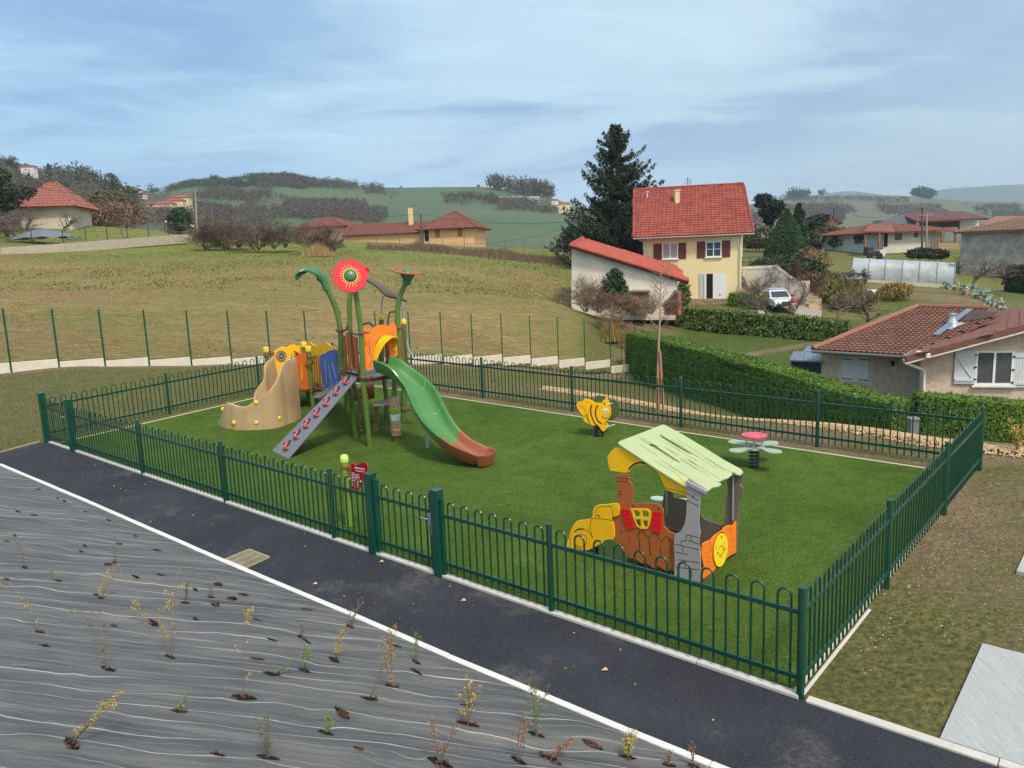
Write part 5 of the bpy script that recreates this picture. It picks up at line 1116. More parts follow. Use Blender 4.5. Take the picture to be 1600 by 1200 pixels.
def hedge_box(name, path, width, hfun, label, mcore, mleaf, size=.06, dens=420, group=None, cat='hedge', top_m=None, round_=.12, base=None, hang=0, elong=1.8, zoff=0):
 """a clipped hedge along a ground path: leafy skin of small blades over a dark core"""
 P = np.array([p[:2] for p in path], float); seg = np.hypot(*(P[1:]-P[:-1]).T); cs = np.concatenate([[0], np.cumsum(seg)]); Ltot = cs[-1]; rs = np.random.RandomState(len(label)+int(Ltot*10))
 t = thing(name, (*P[0], tz(*P[0])), label, cat, group)
 def fr_(s): i = min(max(np.searchsorted(cs, s)-1, 0), len(seg)-1); k = (s-cs[i])/seg[i]; p = P[i]*(1-k)+P[i+1]*k; d = (P[i+1]-P[i])/seg[i]; return p, np.array([-d[1], d[0]]), d
 n_ = max(2, int(Ltot/.4)); core = MB(); V_ = []
 for i in range(n_+1):
  s = Ltot*i/n_; p, nn, d = fr_(s); z0 = (base(s) if base else tz(*p))-.1; H = hfun(s/Ltot)
  ww = width/2-.05; V_ += [(*(p-nn*ww), z0), (*(p-nn*ww), z0+H-.12), (*(p-nn*ww*.8), z0+H-.02), (*(p+nn*ww*.8), z0+H-.02), (*(p+nn*ww), z0+H-.12), (*(p+nn*ww), z0)]
 fs = [(i*6+k, i*6+k+1, (i+1)*6+k+1, (i+1)*6+k) for i in range(n_) for k in range(5)]+[tuple(range(6)), tuple(n_*6+k for k in range(5, -1, -1))]
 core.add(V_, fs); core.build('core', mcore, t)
 Hm = hfun(.5); area = Ltot*(2*Hm+width)+2*width*Hm; N_ = int(area*dens); C = []; 
 S = rs.uniform(-.0, 1, N_)*Ltot; T = rs.uniform(0, 2*Hm+width, N_); E = rs.uniform(0, 1, N_) < (2*width*Hm/area)
 hh = np.array([hfun(s/Ltot) for s in np.linspace(0, Ltot, 60)]); bs_ = np.array([(base(s) if base else tz(*fr_(s)[0])) for s in np.linspace(0, Ltot, 60)])
 FR = [fr_(s) for s in np.linspace(0, Ltot, 200)]
 Z0 = np.interp(S, np.linspace(0, Ltot, 60), bs_); HH = np.interp(S, np.linspace(0, Ltot, 60), hh)
 idx = np.clip((S/Ltot*199).astype(int), 0, 199); PP = np.array([f[0] for f in FR])[idx]; NN = np.array([f[1] for f in FR])[idx]; DD = np.array([f[2] for f in FR])[idx]
 PP = PP+DD*((S/Ltot*199-idx)*(Ltot/199))[:, None]
 side = T < Hm; top = (T >= Hm)*(T < Hm+width); o_ = np.where(side, -width/2, np.where(top, (T-Hm)-width/2, width/2)); zf = np.where(side, T/Hm, np.where(top, 1.0, (2*Hm+width-T)/Hm))
 o_ = np.where(E, rs.uniform(-width/2, width/2, N_), o_); zf = np.where(E, rs.uniform(0, 1, N_), zf)
 ends = rs.uniform(0, 1, N_) < .5; PP = np.where(E[:, None], np.where(ends[:, None], P[0], P[-1]), PP); Z0 = np.where(E, np.where(ends, bs_[0], bs_[-1]), Z0)
 HH = np.where(E, np.where(ends, hh[0], hh[-1]), HH); NM = np.concatenate([NN*np.where(top, 0, np.sign(o_+1e-9))[:, None], top[:, None]*1.0], 1); NM = np.where(E[:, None], np.concatenate([DD, 0*DD[:, :1]], 1), NM)
 wob = .05*fbm(S*1.1, T*1.3, 7, 3)
 sh = 1-round_*np.clip((zf-.8)/.2, 0, 1)**2; o2 = o_*sh+np.sign(o_)*wob*(~top)
 C = np.stack([PP[:, 0]+NN[:, 0]*o2, PP[:, 1]+NN[:, 1]*o2, Z0+HH*zf+wob*top-.04+rs.normal(0, .015, N_)], 1); C[:, :2] += rs.normal(0, .012, (N_, 2))
 C[:, 2] += zoff
 fast_mesh('foliage', leaf_tris(C, size, rs, hang=hang, elong=elong, nrm=NM), 3, mleaf, t)
 return t
def blob_foliage(mleaf, C0, radii, n, size, rs, parent, name='crown', surf=.75, lumps=8, hang=0, elong=1.8, shape=None):
 d = rand_unit(rs, n); r = (rs.uniform(surf**3, 1, n))**(1/3); lump = 1+.16*fbm(d[:, 0]*2.5+C0[0], d[:, 1]*2.5+d[:, 2]*2.2, int(abs(C0[0]*10)) % 97, 3)
 C = d*(r*lump)[:, None]*np.array(radii)+np.array(C0)
 if shape is not None: C = shape(C)
 return fast_mesh(name, leaf_tris(C, size, rs, hang=hang, elong=elong), 3, mleaf, parent)
conif = mat('conifer_dark', s2l((40, 54, 38)), .85, .15, 1, island=.35)
conif2 = mat('conifer_green', s2l((52, 76, 48)), .85, .15, 1, island=.3)
thuja = mat('thuja_green', s2l((84, 114, 36)), .85, .12, 1, island=.45)
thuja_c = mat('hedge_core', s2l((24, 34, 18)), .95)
laurel = mat('laurel_green', s2l((84, 102, 42)), .55, .15, 1.5, island=.5)
def spruce(name, u, vtop, vbase, Y, width_m, label, seed=1, seed_col=None, m=None, dens=1.0, group=None, droop=.35, z0=None):
 base = gat(u, Y); top = at(u, vtop, Y); base = np.array([top[0], top[1], tz(top[0], top[1])]) if z0 is None else np.array([top[0], top[1], z0]); H = top[2]-base[2]
 t = thing(name, base, label, 'tree', group); rs = np.random.RandomState(seed); m = m or conif
 mb = MB(); mb.tube([V(0, 0, -.2), V(.03, 0, H*.5), V(0, 0, H*.98)], [H*.022, H*.012, .02], 8); o = mb.build('trunk', bark, None); o.parent = t
 br = MB(); C = []
 lev = max(int(H*2.6), 14)
 for i in range(lev):
  f = (i+.5)/lev; z = H*(.06+.92*f); R = width_m/2*(1-f)**.62*(1.0+.10*math.sin(i*1.7))+.12
  k = int(7+5*(1-f))
  for j in range(k):
   a = rs.uniform(0, 6.283); r = R*rs.uniform(.55, 1.15)
   if rs.rand() < .1: r *= .5
   lift = .10 if f > .75 else -.05; pts = []
   for q in np.linspace(0, 1, 6): pts.append((math.cos(a)*r*q, math.sin(a)*r*q, z+r*(lift*q-droop*q*(1-q)*1.2+ .16*q*q*q)))
   br.tube(pts, [.035*(1-f)+.012]*5+[.006], 3, cap=False)
   nn = int((16+26*r)*dens)
   q = rs.uniform(.12, 1.03, nn); px_ = np.interp(q, np.linspace(0, 1, 6), [p[0] for p in pts]); py_ = np.interp(q, np.linspace(0, 1, 6), [p[1] for p in pts]); pz_ = np.interp(q, np.linspace(0, 1, 6), [p[2] for p in pts])
   w = .16*r*(1.05-q)+.05; off = rs.normal(0, 1, nn)*w; C.append(np.stack([px_-math.sin(a)*off, py_+math.cos(a)*off, pz_-abs(off)*.25-rs.uniform(0, .30, nn)], 1))
 b_ = br.build('limbs', bark, None, recalc=False); b_.parent = t
 C = np.concatenate(C); fo = fast_mesh('crown', leaf_tris(C, .12, rs, hang=.9, elong=2.2), 3, m); fo.parent = t
 return t
# =====================  GROUND SHEET ON THE BANK  =====================
KP = np.array([p[:2] for p in KL]); _sg = np.hypot(*(KP[1:]-KP[:-1]).T); _cs = np.concatenate([[0], np.cumsum(_sg)])
def kframe(s):
 i = int(min(max(np.searchsorted(_cs, s)-1, 0), len(_sg)-1)); k = (s-_cs[i])/_sg[i]; return KP[i]*(1-k)+KP[i+1]*k
kdir = (KP[6]-KP[2])/np.hypot(*(KP[6]-KP[2])); knorm = np.array([kdir[1], -kdir[0]])      # towards the bank
if knorm[1] > 0: knorm = -knorm
WD = math.radians(-8); WX = np.array([math.cos(WD), math.sin(WD)]); WY = np.array([-WX[1], WX[0]])
def bank(x, y):
 dd = (x-KP[4][0])*knorm[0]+(y-KP[4][1])*knorm[1]; return gz(x, y)+.05+np.clip(dd, 0, 20)*.16+.02*np.clip(dd, 0, 1)
def wrinkle(x, y):
 a = x*WX[0]+y*WX[1]; b_ = x*WY[0]+y*WY[1]; wob = .35*fbm(a*.35, b_*.35, 61, 2)
 h = .055*fbm(a*.30, (b_+wob)*1.6, 62, 3)+.036*fbm(a*.9, (b_+wob)*5.5, 63, 3)+.012*fbm(a*2.2, (b_+wob*.7)*17, 65, 2)
 return h+.012*fbm(a*.8, b_*.8, 64, 3)
ns_, nd_ = 760, 520
S_ = np.linspace(0, _cs[-1], ns_); base_ = np.array([kframe(s) for s in S_]); D_ = np.concatenate([np.linspace(0, 5, 380), np.linspace(5.05, 11, 140)])
XX2 = base_[:, 0][:, None]+knorm[0]*(D_+.045)[None]; YY2 = base_[:, 1][:, None]+knorm[1]*(D_+.045)[None]
fade = np.clip(D_/.25, 0.1, 1)[None]
Z2 = bank(XX2, YY2)+wrinkle(XX2, YY2)*fade-.02*(1-np.clip(D_/.2, 0, 1))[None]
ii, jj = np.meshgrid(np.arange(ns_-1), np.arange(nd_-1), indexing='ij')
q2 = np.stack([ii*nd_+jj, (ii+1)*nd_+jj, (ii+1)*nd_+jj+1, ii*nd_+jj+1], -1).reshape(-1, 4)
sm = bpy.data.materials.new('ground_sheet'); sheet = fast_mesh('ground_sheet', np.stack([XX2, YY2, Z2], -1), 4, sm, idx=q2.ravel(), smooth=True); tag(sheet, kind='structure')
def zsheet(x, y): return float(bank(x, y)+wrinkle(np.array([x]), np.array([y]))[0])
sm.use_nodes = True; n = sm.node_tree.nodes; l = sm.node_tree.links; b = n['Principled BSDF']; b.inputs['Roughness'].default_value = .62; b.inputs['Specular IOR Level'].default_value = .35
geo = n.new('ShaderNodeNewGeometry')
def smath(op, a, b_=None):
 m_ = n.new('ShaderNodeMath'); m_.operation = op
 for i, v in enumerate((a, b_)):
  if v is None: continue
  if isinstance(v, (int, float)): m_.inputs[i].default_value = v
  else: l.new(v, m_.inputs[i])
 return m_.outputs[0]
def dotp(vec):
 d_ = n.new('ShaderNodeVectorMath'); d_.operation = 'DOT_PRODUCT'; l.new(geo.outputs['Position'], d_.inputs[0]); d_.inputs[1].default_value = vec; return d_.outputs['Value']
al, ac = dotp((WX[0], WX[1], 0)), dotp((WY[0], WY[1], 0))
def snoise(sa, sc, scale, det=3, r=.5, loc=0):
 c_ = n.new('ShaderNodeCombineXYZ'); l.new(smath('MULTIPLY', al, sa), c_.inputs[0]); l.new(smath('MULTIPLY_ADD', ac, sc) if False else smath('MULTIPLY', ac, sc), c_.inputs[1]); c_.inputs[2].default_value = loc
 z = n.new('ShaderNodeTexNoise'); z.inputs['Scale'].default_value = scale; z.inputs['Detail'].default_value = det; z.inputs['Roughness'].default_value = r; l.new(c_.outputs[0], z.inputs['Vector']); return z.outputs['Fac']
def mrange(v, a, b_, c_=0, d_=1):
 m_ = n.new('ShaderNodeMapRange'); m_.inputs[1].default_value = a; m_.inputs[2].default_value = b_; m_.inputs[3].default_value = c_; m_.inputs[4].default_value = d_; l.new(v, m_.inputs[0]); return m_.outputs[0]
warp = smath('ADD', smath('MULTIPLY', snoise(.45, .8, 1, 3), .55), smath('MULTIPLY', snoise(1.1, 1.6, 1, 3, .5, 3), .16))
def threads(pitch, width, off):
 fr2 = smath('FRACT', smath('ADD', smath('DIVIDE', smath('ADD', ac, warp), pitch), off)); d_ = smath('ABSOLUTE', smath('SUBTRACT', fr2, .5)); return smath('LESS_THAN', d_, width/pitch/2)
th = smath('MULTIPLY', threads(.20, .0075, .0), mrange(snoise(.25, 3.5, 1, 2, .5, 9), .40, .54, .12, .85))
th2 = smath('MULTIPLY', threads(.066, .003, .3), mrange(snoise(.5, 9, 1, 2, .5, 5), .42, .60, 0, .35))
tt = smath('MAXIMUM', th, th2)
def cm_(fac, a, c_):
 x = n.new('ShaderNodeMix'); x.data_type = 'RGBA'
 if isinstance(fac, float): x.inputs[0].default_value = fac
 else: l.new(fac, x.inputs[0])
 for i, v in ((6, a), (7, c_)):
  if isinstance(v, tuple): x.inputs[i].default_value = (*v[:3], 1)
  else: l.new(v, x.inputs[i])
 return x.outputs[2]
bc = cm_(mrange(snoise(.6, 1.6, 1, 5, .6), .35, .65), s2l((72, 74, 77)), s2l((94, 94, 93)))
bc = cm_(mrange(snoise(.8, 9, 1, 5, .6, 2), .45, .7, 0, .55), bc, s2l((120, 119, 116)))
bc = cm_(mrange(snoise(60, 60, 1, 4, .7), .5, .75, 0, .5), bc, s2l((58, 60, 62)))
bc = cm_(tt, bc, s2l((190, 190, 186))); l.new(bc, b.inputs['Base Color'])
bp = n.new('ShaderNodeBump'); bp.inputs['Strength'].default_value = .6; bp.inputs['Distance'].default_value = .02
hgt_ = smath('ADD', smath('MULTIPLY', snoise(1.2, 16, 1, 5, .6), 1.0), smath('MULTIPLY', snoise(70, 70, 1, 2), .12)); l.new(hgt_, bp.inputs['Height']); l.new(bp.outputs[0], b.inputs['Normal'])
def on_sheet(u, v):
 P = CAM[None]+ray(u, v)[None]*np.linspace(2.5, 30, 2800)[:, None]; k = np.nonzero(P[:, 2] < bank(P[:, 0], P[:, 1])+wrinkle(P[:, 0], P[:, 1]))[0]
 return P[k[0]] if len(k) else CAM+ray(u, v)*8
slit = mat('slit_dark', s2l((16, 13, 12)), .95, .3, 30); mulch = mat('leaf_mulch', s2l((80, 58, 46)), .9, .2, 20, island=.45)
LM = {'y': mat('leaf_yellow', s2l((178, 158, 76)), .7, .1, 5, island=.4), 'g': mat('leaf_green_young', s2l((104, 134, 58)), .7, .1, 5, island=.35), 'r': mat('leaf_red', s2l((142, 106, 80)), .7, .1, 5, island=.4), 'd': mat('leaf_olive', s2l((92, 104, 66)), .7, .1, 5, island=.4)}
stemw = mat('sapling_stem', s2l((118, 104, 82)), .8)
def hole(par, p, seed, L=.17, W_=.055, full=.5):
 rs = random.Random(seed); a0 = math.atan2(WX[1], WX[0])-.35+rs.uniform(-.3, .3); ca, sa = math.cos(a0), math.sin(a0); P = [(p[0], p[1], p[2]+.012)]
 k_ = 14
 for k in range(k_):
  a = 2*math.pi*k/k_; x = math.cos(a)*L/2*rs.uniform(.85, 1.1); y = math.sin(a)*W_/2*rs.uniform(.6, 1.2)*(1-.5*abs(math.cos(a))); X = p[0]+x*ca-y*sa; Y = p[1]+x*sa+y*ca; P.append((X, Y, zsheet(X, Y)+.007))
 mb = MB(); mb.add(P, [(0, 1+k, 1+(k+1) % k_) for k in range(k_)]); h = mb.build('planting_slit', slit, par, recalc=False)
 lip = MB(); ring = [Vector(q)+V(0, 0, .008+.012*rs.random()) for q in P[2:8]]; lip.tube(ring, .005, 5); 
 mb2 = MB()
 nl = int(20*full)
 for _ in range(nl):
  a = rs.uniform(0, 6.28); r = rs.random()**.6; x = math.cos(a)*r*L*.45; y = math.sin(a)*r*W_*.5; c = Vector((p[0]+x*ca-y*sa, p[1]+x*sa+y*ca, p[2]+.012+.02*(1-r)*rs.random())); d1 = Vector((rs.gauss(0, 1), rs.gauss(0, 1), rs.gauss(0, .5))).normalized()*.018; d2 = d1.cross(Vector((rs.gauss(0, .4), rs.gauss(0, .4), 1))).normalized()*.012
  mb2.add([c-d1, c+d2, c+d1, c-d2], [(0, 1, 2, 3)])
 if nl: mb2.build('dead_leaves', mulch, par, recalc=False)
 return h
def sapling(u, v, vtop, kind, label, seed, stems=3, lean=0, leaves=60, full=.5, holeL=.17):
 p = on_sheet(u, v); t = thing('sapling', p, label, 'sapling', 'young shrubs planted through the ground sheet'); hole(t, p, seed, L=holeL, W_=holeL*.34, full=full)
 Hh = max(.10, at(u, vtop, p[1])[2]-p[2]); rs = random.Random(seed); mb = MB(); C = []; nr = np.random.RandomState(seed)
 for s in range(stems):
  a = rs.uniform(0, 6.28); sp = rs.uniform(.05, .22)*Hh*(1.2 if stems > 1 else .3); top = Vector(p)+V(math.cos(a)*sp+lean*Hh, math.sin(a)*sp*.6, Hh*rs.uniform(.6, 1) if s else Hh)
  mid = Vector(p).lerp(top, .5)+V(rs.gauss(0, .03)*Hh, rs.gauss(0, .03)*Hh, .04*Hh); pts = [Vector(q) for q in smooth_loop([tuple(Vector(p)+V(rs.gauss(0, .008), 0, -.01)), tuple(mid), tuple(top)], 4, closed=False)]
  mb.tube(pts, [.0035*(1-.6*i/len(pts)) for i in range(len(pts))], 4, cap=False)
  for k in range(rs.randint(4, 8)):
   i = rs.randint(2, len(pts)-1); d = Vector((rs.gauss(0, 1), rs.gauss(0, .8), rs.uniform(.2, 1.2))).normalized()*Hh*rs.uniform(.06, .2); e = pts[i]+d; mb.tube([pts[i], pts[i]+d*.5+V(0, 0, .006), e], .0016, 3, cap=False)
   for j in range(int(leaves*2.6)//(stems*6)+1): C.append(pts[i].lerp(e, rs.uniform(.2, 1.05)))
  for j in range(leaves//(stems*3)): C.append(pts[rs.randint(3, len(pts)-1)]+V(rs.gauss(0, .012), rs.gauss(0, .012), rs.gauss(0, .01)))
 mb.build('stems', stemw, t, recalc=False)
 C = np.array([tuple(c) for c in C])+nr.normal(0, .008, (len(C), 3)); fast_mesh('leaves', leaf_tris(C, .0092, nr, elong=1.5), 3, LM[kind], t)
SAP = [ # u, v, vtop, kind, label, stems, lean, leaves
 (112,1162,1093,'y','yellow leaved sapling in a big torn slit at the bottom left of the sheet',3,.9,150,1,.24),
 (169,1046,935,'d','wispy olive sapling rising from a dark slit left of the russet leaved one',3,-.1,90,.4,.20),
 (266,1027,915,'y','tall yellowish sapling with spreading crown left of the lone thin stem',3,.0,130,.6,.20),
 (381,1090,962,'y','tall sapling on a single bare reddish stem with leaves only at the top',1,.1,60,.8,.26),
 (279,1112,1078,'g','tiny green sapling beside a clod of brown leaves',2,.4,60,.9,.17),
 (419,1184,1120,'d','thin many stemmed olive sapling near the bottom edge of the sheet',5,.0,90,.2,.2),
 (62,988,905,'y','very thin sapling with a bent stem near the left edge of the sheet',2,-.4,40,.3,.14),
 (180,880,860,'d','faint low sapling beside a slit full of red brown leaves',2,0,20,.9,.13),
 (158,935,888,'y','pale yellow sapling tuft in the upper left of the sheet',3,.5,90,.4,.15),
 (240,974,940,'y','low yellow sprig lying left of a dark slit',2,-.8,60,.7,.20),
 (289,942,910,'d','small grey green sapling halfway to the kerb',3,.1,50,.2,.13),
 (425,1054,1020,'g','bright green sprig bent over to the right on an arching stem',2,1.6,70,.4,.20),
 (475,1048,1010,'g','fresh green leaning sprig right of the arching one',2,.3,60,.2,.17),
 (547,980,940,'r','bare reddish sapling close under the kerb',4,.3,30,.7,.15),
 (522,1032,986,'y','arching yellow green sapling beside an open slit',3,.4,90,.3,.17),
 (578,1092,985,'r','long leaning red brown sapling with a diagonal stem',2,.35,90,.7,.18),
 (612,1073,985,'y','tall upright yellow green sapling right of the leaning red one',3,0,130,.7,.18),
 (651,1036,985,'g','upright green sapling just below the kerb line',2,.0,60,.2,.13),
 (731,1132,1062,'y','bushy olive yellow sapling over a wide slit below the path',4,.05,150,.6,.24),
 (731,1103,1060,'d','thin grey sapling directly behind the bushy olive one',3,.2,40,.1,.15),
 (838,1149,1058,'g','tall green sapling near the kerb towards the bottom right of the sheet',4,.0,130,.3,.18),
 (810,1190,1120,'r','red leaved sapling left of the brown leaf clump at the bottom edge',3,0,100,.3,.17),
 (687,1193,1120,'r','sapling with three spread reddish stems at the bottom edge of the picture',4,.1,110,.9,.24),
 (860,1186,1155,'r','low sapling leaning right out of a heap of brown leaves',3,.9,90,1,.26),
 (980,1184,1140,'y','dense yellow orange sapling beside the kerb at the bottom edge',5,0,150,.3,.16),
 (1046,1197,1175,'r','small reddish sapling touching the kerb at the far bottom right',3,0,60,.2,.12),
 (509,1146,1122,'g','tiny bright green sapling with a folded sheet corner beside it',2,.5,70,.2,.18),
 (470,996,975,'d','tiny bare sapling between the green sprigs and the kerb',2,0,14,.2,.12),
 (330,934,912,'d','thread thin sapling left of the brown leaf clods',2,.1,14,.2,.12),
 (92,908,890,'g','small green sprig left of the pale yellow tuft',2,-.6,30,.2,.14),
 (39,887,850,'r','thin reddish sapling at the upper left of the sheet',2,0,20,.3,.12),
 (1085,1199,1165,'r','thin red brown sapling right at the corner of the sheet and kerb',3,0,40,.2,.12)]
for i, s in enumerate(SAP): sapling(s[0], s[1], s[2], s[3], s[4], 100+i, s[5], s[6], s[7], s[8], s[9])
HL = [(134,800),(170,813),(53,805),(23,837),(127,862),(133,853),(212,902),(252,899),(305,922),(305,967),(402,969),(480,953),(150,930),(28,800),(100,783),(60,765),(90,779),(178,978),(425,1001),(650,1050),(212,838),(10,905),(70,1010),(340,1180),(560,1170),(620,1010),(480,1003),(402,1030),(10,846),(186,850),(380,930),(245,860)]
for i, (u, v) in enumerate(HL):
 p = on_sheet(u, v); t = thing('planting_hole', p, 'empty dark planting slit cut into the grey ground sheet', 'planting hole', 'empty planting slits in the ground sheet'); hole(t, p, 300+i, L=.11+.02*(i % 4), W_=.035, full=.25)
for i, (u, v, lab) in enumerate(((169,883,'slit in the sheet stuffed with red brown leaves at the upper left'),(341,914,'small clod of russet leaves nearest the kerb and drain grate'),(363,936,'largest clod of russet leaves below the drain grate'),(336,945,'russet leaf clod left of the largest one below the grate'),(534,1115,'long torn slit full of brown leaves in the middle of the sheet'),(925,1165,'curled heap of pale brown leaves near the kerb at the bottom right'))):
 p = on_sheet(u, v); t = thing('planting_hole', p, lab, 'planting hole', 'leaf filled planting slits'); hole(t, p, 400+i, L=.22 if i > 3 else .15, W_=.07, full=2.4)
# litter
rs = np.random.RandomState(77); C = []
for _ in range(300):
 k = rs.rand()
 if k < .5: p = KP[1]+(KP[8]-KP[1])*rs.uniform(0, 1)+np.array([-knorm[0], -knorm[1]])*rs.uniform(.1, 2.4); z = gz(*p)+.026
 else: p = np.array([rs.uniform(2.6, 8.5), rs.uniform(5.8, 14)]); z = tz(*p)+.01
 if k >= .5 and (np.dot(p-rF0, nR) < .1): continue
 C.append((*p, z))
C = np.array(C); fast_mesh('leaf_litter', leaf_tris(C, .02, rs, elong=1.2), 3, mat('litter', s2l((176, 140, 104)), .8, island=.45)); tag(bpy.data.objects['leaf_litter'], kind='stuff')
for u, v, lab in ((596,880,'curled pale brown leaf on the asphalt below the main gate'),(492,915,'brown leaf on the asphalt by the kerb'),(724,941,'straw coloured leaf in the middle of the path'),(945,1050,'upright pale leaf scrap on the path near the right')):
 p = Vector(gp(u, v)); t = None; mb = MB(); mb.add([p+V(-.035, 0, .018), p+V(0, -.02, .03), p+V(.035, 0, .02), p+V(.01, .022, .042), p+V(0, 0, .03)], [(0, 1, 4), (1, 2, 4), (2, 3, 4), (3, 0, 4)]); o = mb.build('dead_leaf', mat('dead_leaf', s2l((200, 168, 130)), .8), None, recalc=False); tag(o, lab, 'leaf')
# =====================  BUILDINGS  =====================
def tile_mat(name, c1, c2, c3=None, row=None):
 m = mat(name, s2l(c1), .8, .16, 2.5, bump=.3, bscale=14, col2=s2l(c2), c2scale=1.6, island=0); return m
def tiled(mb, poly, eL, eR, pitch=.22, row=.34, amp=.03, step=.035):
 """rows of round roof tiles over a planar polygon; eL,eR = eave ends (direction of rows)"""
 P = [Vector(p) for p in poly]; O = Vector(eL); X = (Vector(eR)-O).normalized(); c = sum(P, Vector())/len(P); N_ = (P[1]-P[0]).cross(P[2]-P[0]).normalized(); N_ = N_ if N_.z > 0 else -N_; Y = N_.cross(X)
 if Y.dot(c-O) < 0: Y = -Y
 q = [((p-O).dot(X), (p-O).dot(Y)) for p in P]; x0, x1 = min(a for a, _ in q), max(a for a, _ in q); y0, y1 = min(b_ for _, b_ in q), max(b_ for _, b_ in q)
 def inside(x, y):
  r = False; n_ = len(q)
  for i in range(n_):
   (xa, ya), (xb, yb) = q[i], q[(i+1) % n_]
   if (ya > y) != (yb > y) and x < (xb-xa)*(y-ya)/(yb-ya)+xa: r = not r
  return r
 nx = max(1, int(round((x1-x0)/pitch))); ny = max(1, int(round((y1-y0)/row))); px_ = (x1-x0)/nx; py_ = (y1-y0)/ny
 for j in range(ny):
  for i in range(nx):
   if not inside(x0+(i+.5)*px_, y0+(j+.5)*py_): continue
   vs_ = []; jx = random.uniform(-.006, .006)
   for yy, lift in ((y0+j*py_-.03, step+.0), (y0+(j+1)*py_, 0)):
    for k, a in enumerate((0, .25, .5, .75, 1)):
     h = amp*(math.sin(math.pi*min(1, a/.7)) if a < .7 else -.15); vs_.append(O+X*(x0+(i+a)*px_+jx)+Y*yy+N_*(h+lift+.02))
   vs_ += [vs_[0]-N_*.045, vs_[1]-N_*.045, vs_[2]-N_*.045, vs_[3]-N_*.045, vs_[4]-N_*.045]
   mb.add(vs_, [(k, k+1, k+6, k+5) for k in range(4)]+[(k+10, k+11, k+1, k) for k in range(4)])
def slab(mb, poly, th):
 P = [Vector(p) for p in poly]; N_ = (P[1]-P[0]).cross(P[2]-P[0]).normalized(); N_ = N_ if N_.z > 0 else -N_; k = len(P)
 mb.add(P+[p-N_*th for p in P], [tuple(range(k)), tuple(range(2*k-1, k-1, -1))]+[(i, i+k, (i+1) % k+k, (i+1) % k) for i in range(k)])
def pwin(pane, rect, par, frame=None, glass=None, off=.06, fw=.07, mull=1, trans=0, name='window', sill=True, sillm=None, curtain=None):
 """rect px: u0,v0,u1,v1 (upright rectangle on the wall plane)"""
 (x0, z1), (x1, z0) = pane.uv(rect[0], rect[1]), pane.uv(rect[2], rect[3]); frame = frame or mat('pvc_white', s2l((226, 228, 226)), .4); glass = glass or mat('window_glass', s2l((38, 42, 48)), .08, spec=.8)
 fb = MB()
 def bar(xa, za, xb, zb, d=.04, o=off): fb.prism([[(xa, za), (xb, za), (xb, zb), (xa, zb)]], pane.O+pane.N*o, pane.X, pane.Z, pane.N, d)
 bar(x0, z0, x1, z0+fw); bar(x0, z1-fw, x1, z1); bar(x0, z0+fw, x0+fw, z1-fw); bar(x1-fw, z0+fw, x1, z1-fw)
 for k in range(mull): xm = x0+(x1-x0)*(k+1)/(mull+1); bar(xm-fw*.5, z0+fw, xm+fw*.5, z1-fw, .045)
 for k in range(trans): zm = z0+(z1-z0)*(k+1)/(trans+1); bar(x0+fw, zm-fw*.3, x1-fw, zm+fw*.3, .03, off-.004)
 w = fb.build(name, frame, par)
 g = MB(); g.prism([[(x0+fw*.5, z0+fw*.5), (x1-fw*.5, z0+fw*.5), (x1-fw*.5, z1-fw*.5), (x0+fw*.5, z1-fw*.5)]], pane.O+pane.N*(off-.014), pane.X, pane.Z, pane.N, .012); g.build('pane', curtain or glass, w)
 if 0:
  cb = MB(); k_ = 40
  xs = np.linspace(x0+fw, x1-fw, k_); P = []
  for x in xs: dz_ = .012*math.sin(x*60); P += [pane.O+pane.X*x+pane.Z*(z0+fw)+pane.N*(off-.021+dz_*.2), pane.O+pane.X*x+pane.Z*(z1-fw)+pane.N*(off-.021+dz_*.2)]
  cb.add(P, [(2*i, 2*i+2, 2*i+3, 2*i+1) for i in range(k_-1)]); cb.build('curtain', curtain, w)
 if sill:
  s_ = MB(); s_.prism([[(x0-.08, z0-.07), (x1+.08, z0-.07), (x1+.08, z0-.003), (x0-.08, z0-.003)]], pane.O+pane.N*.06, pane.X, pane.Z, pane.N, .16); s_.build('sill', sillm or frame, w)
 return w
def pboard(pane, pts, par, m, name, off=.03, th=.04, raw=False):
 mb = MB(); pane.board(mb, pts, (), th, off, raw); return mb.build(name, m, par)
def rectp(pane, u0, v0, u1, v1): (x0, z1), (x1, z0) = pane.uv(u0, v0), pane.uv(u1, v1); return [(x0, z0), (x1, z0), (x1, z1), (x0, z1)]
def shutter(pane, rect, par, m, off=.035, slat=True):
 r = rectp(pane, *rect); o = pboard(pane, r, par, m, 'shutter', off, .04, raw=True)
 return o
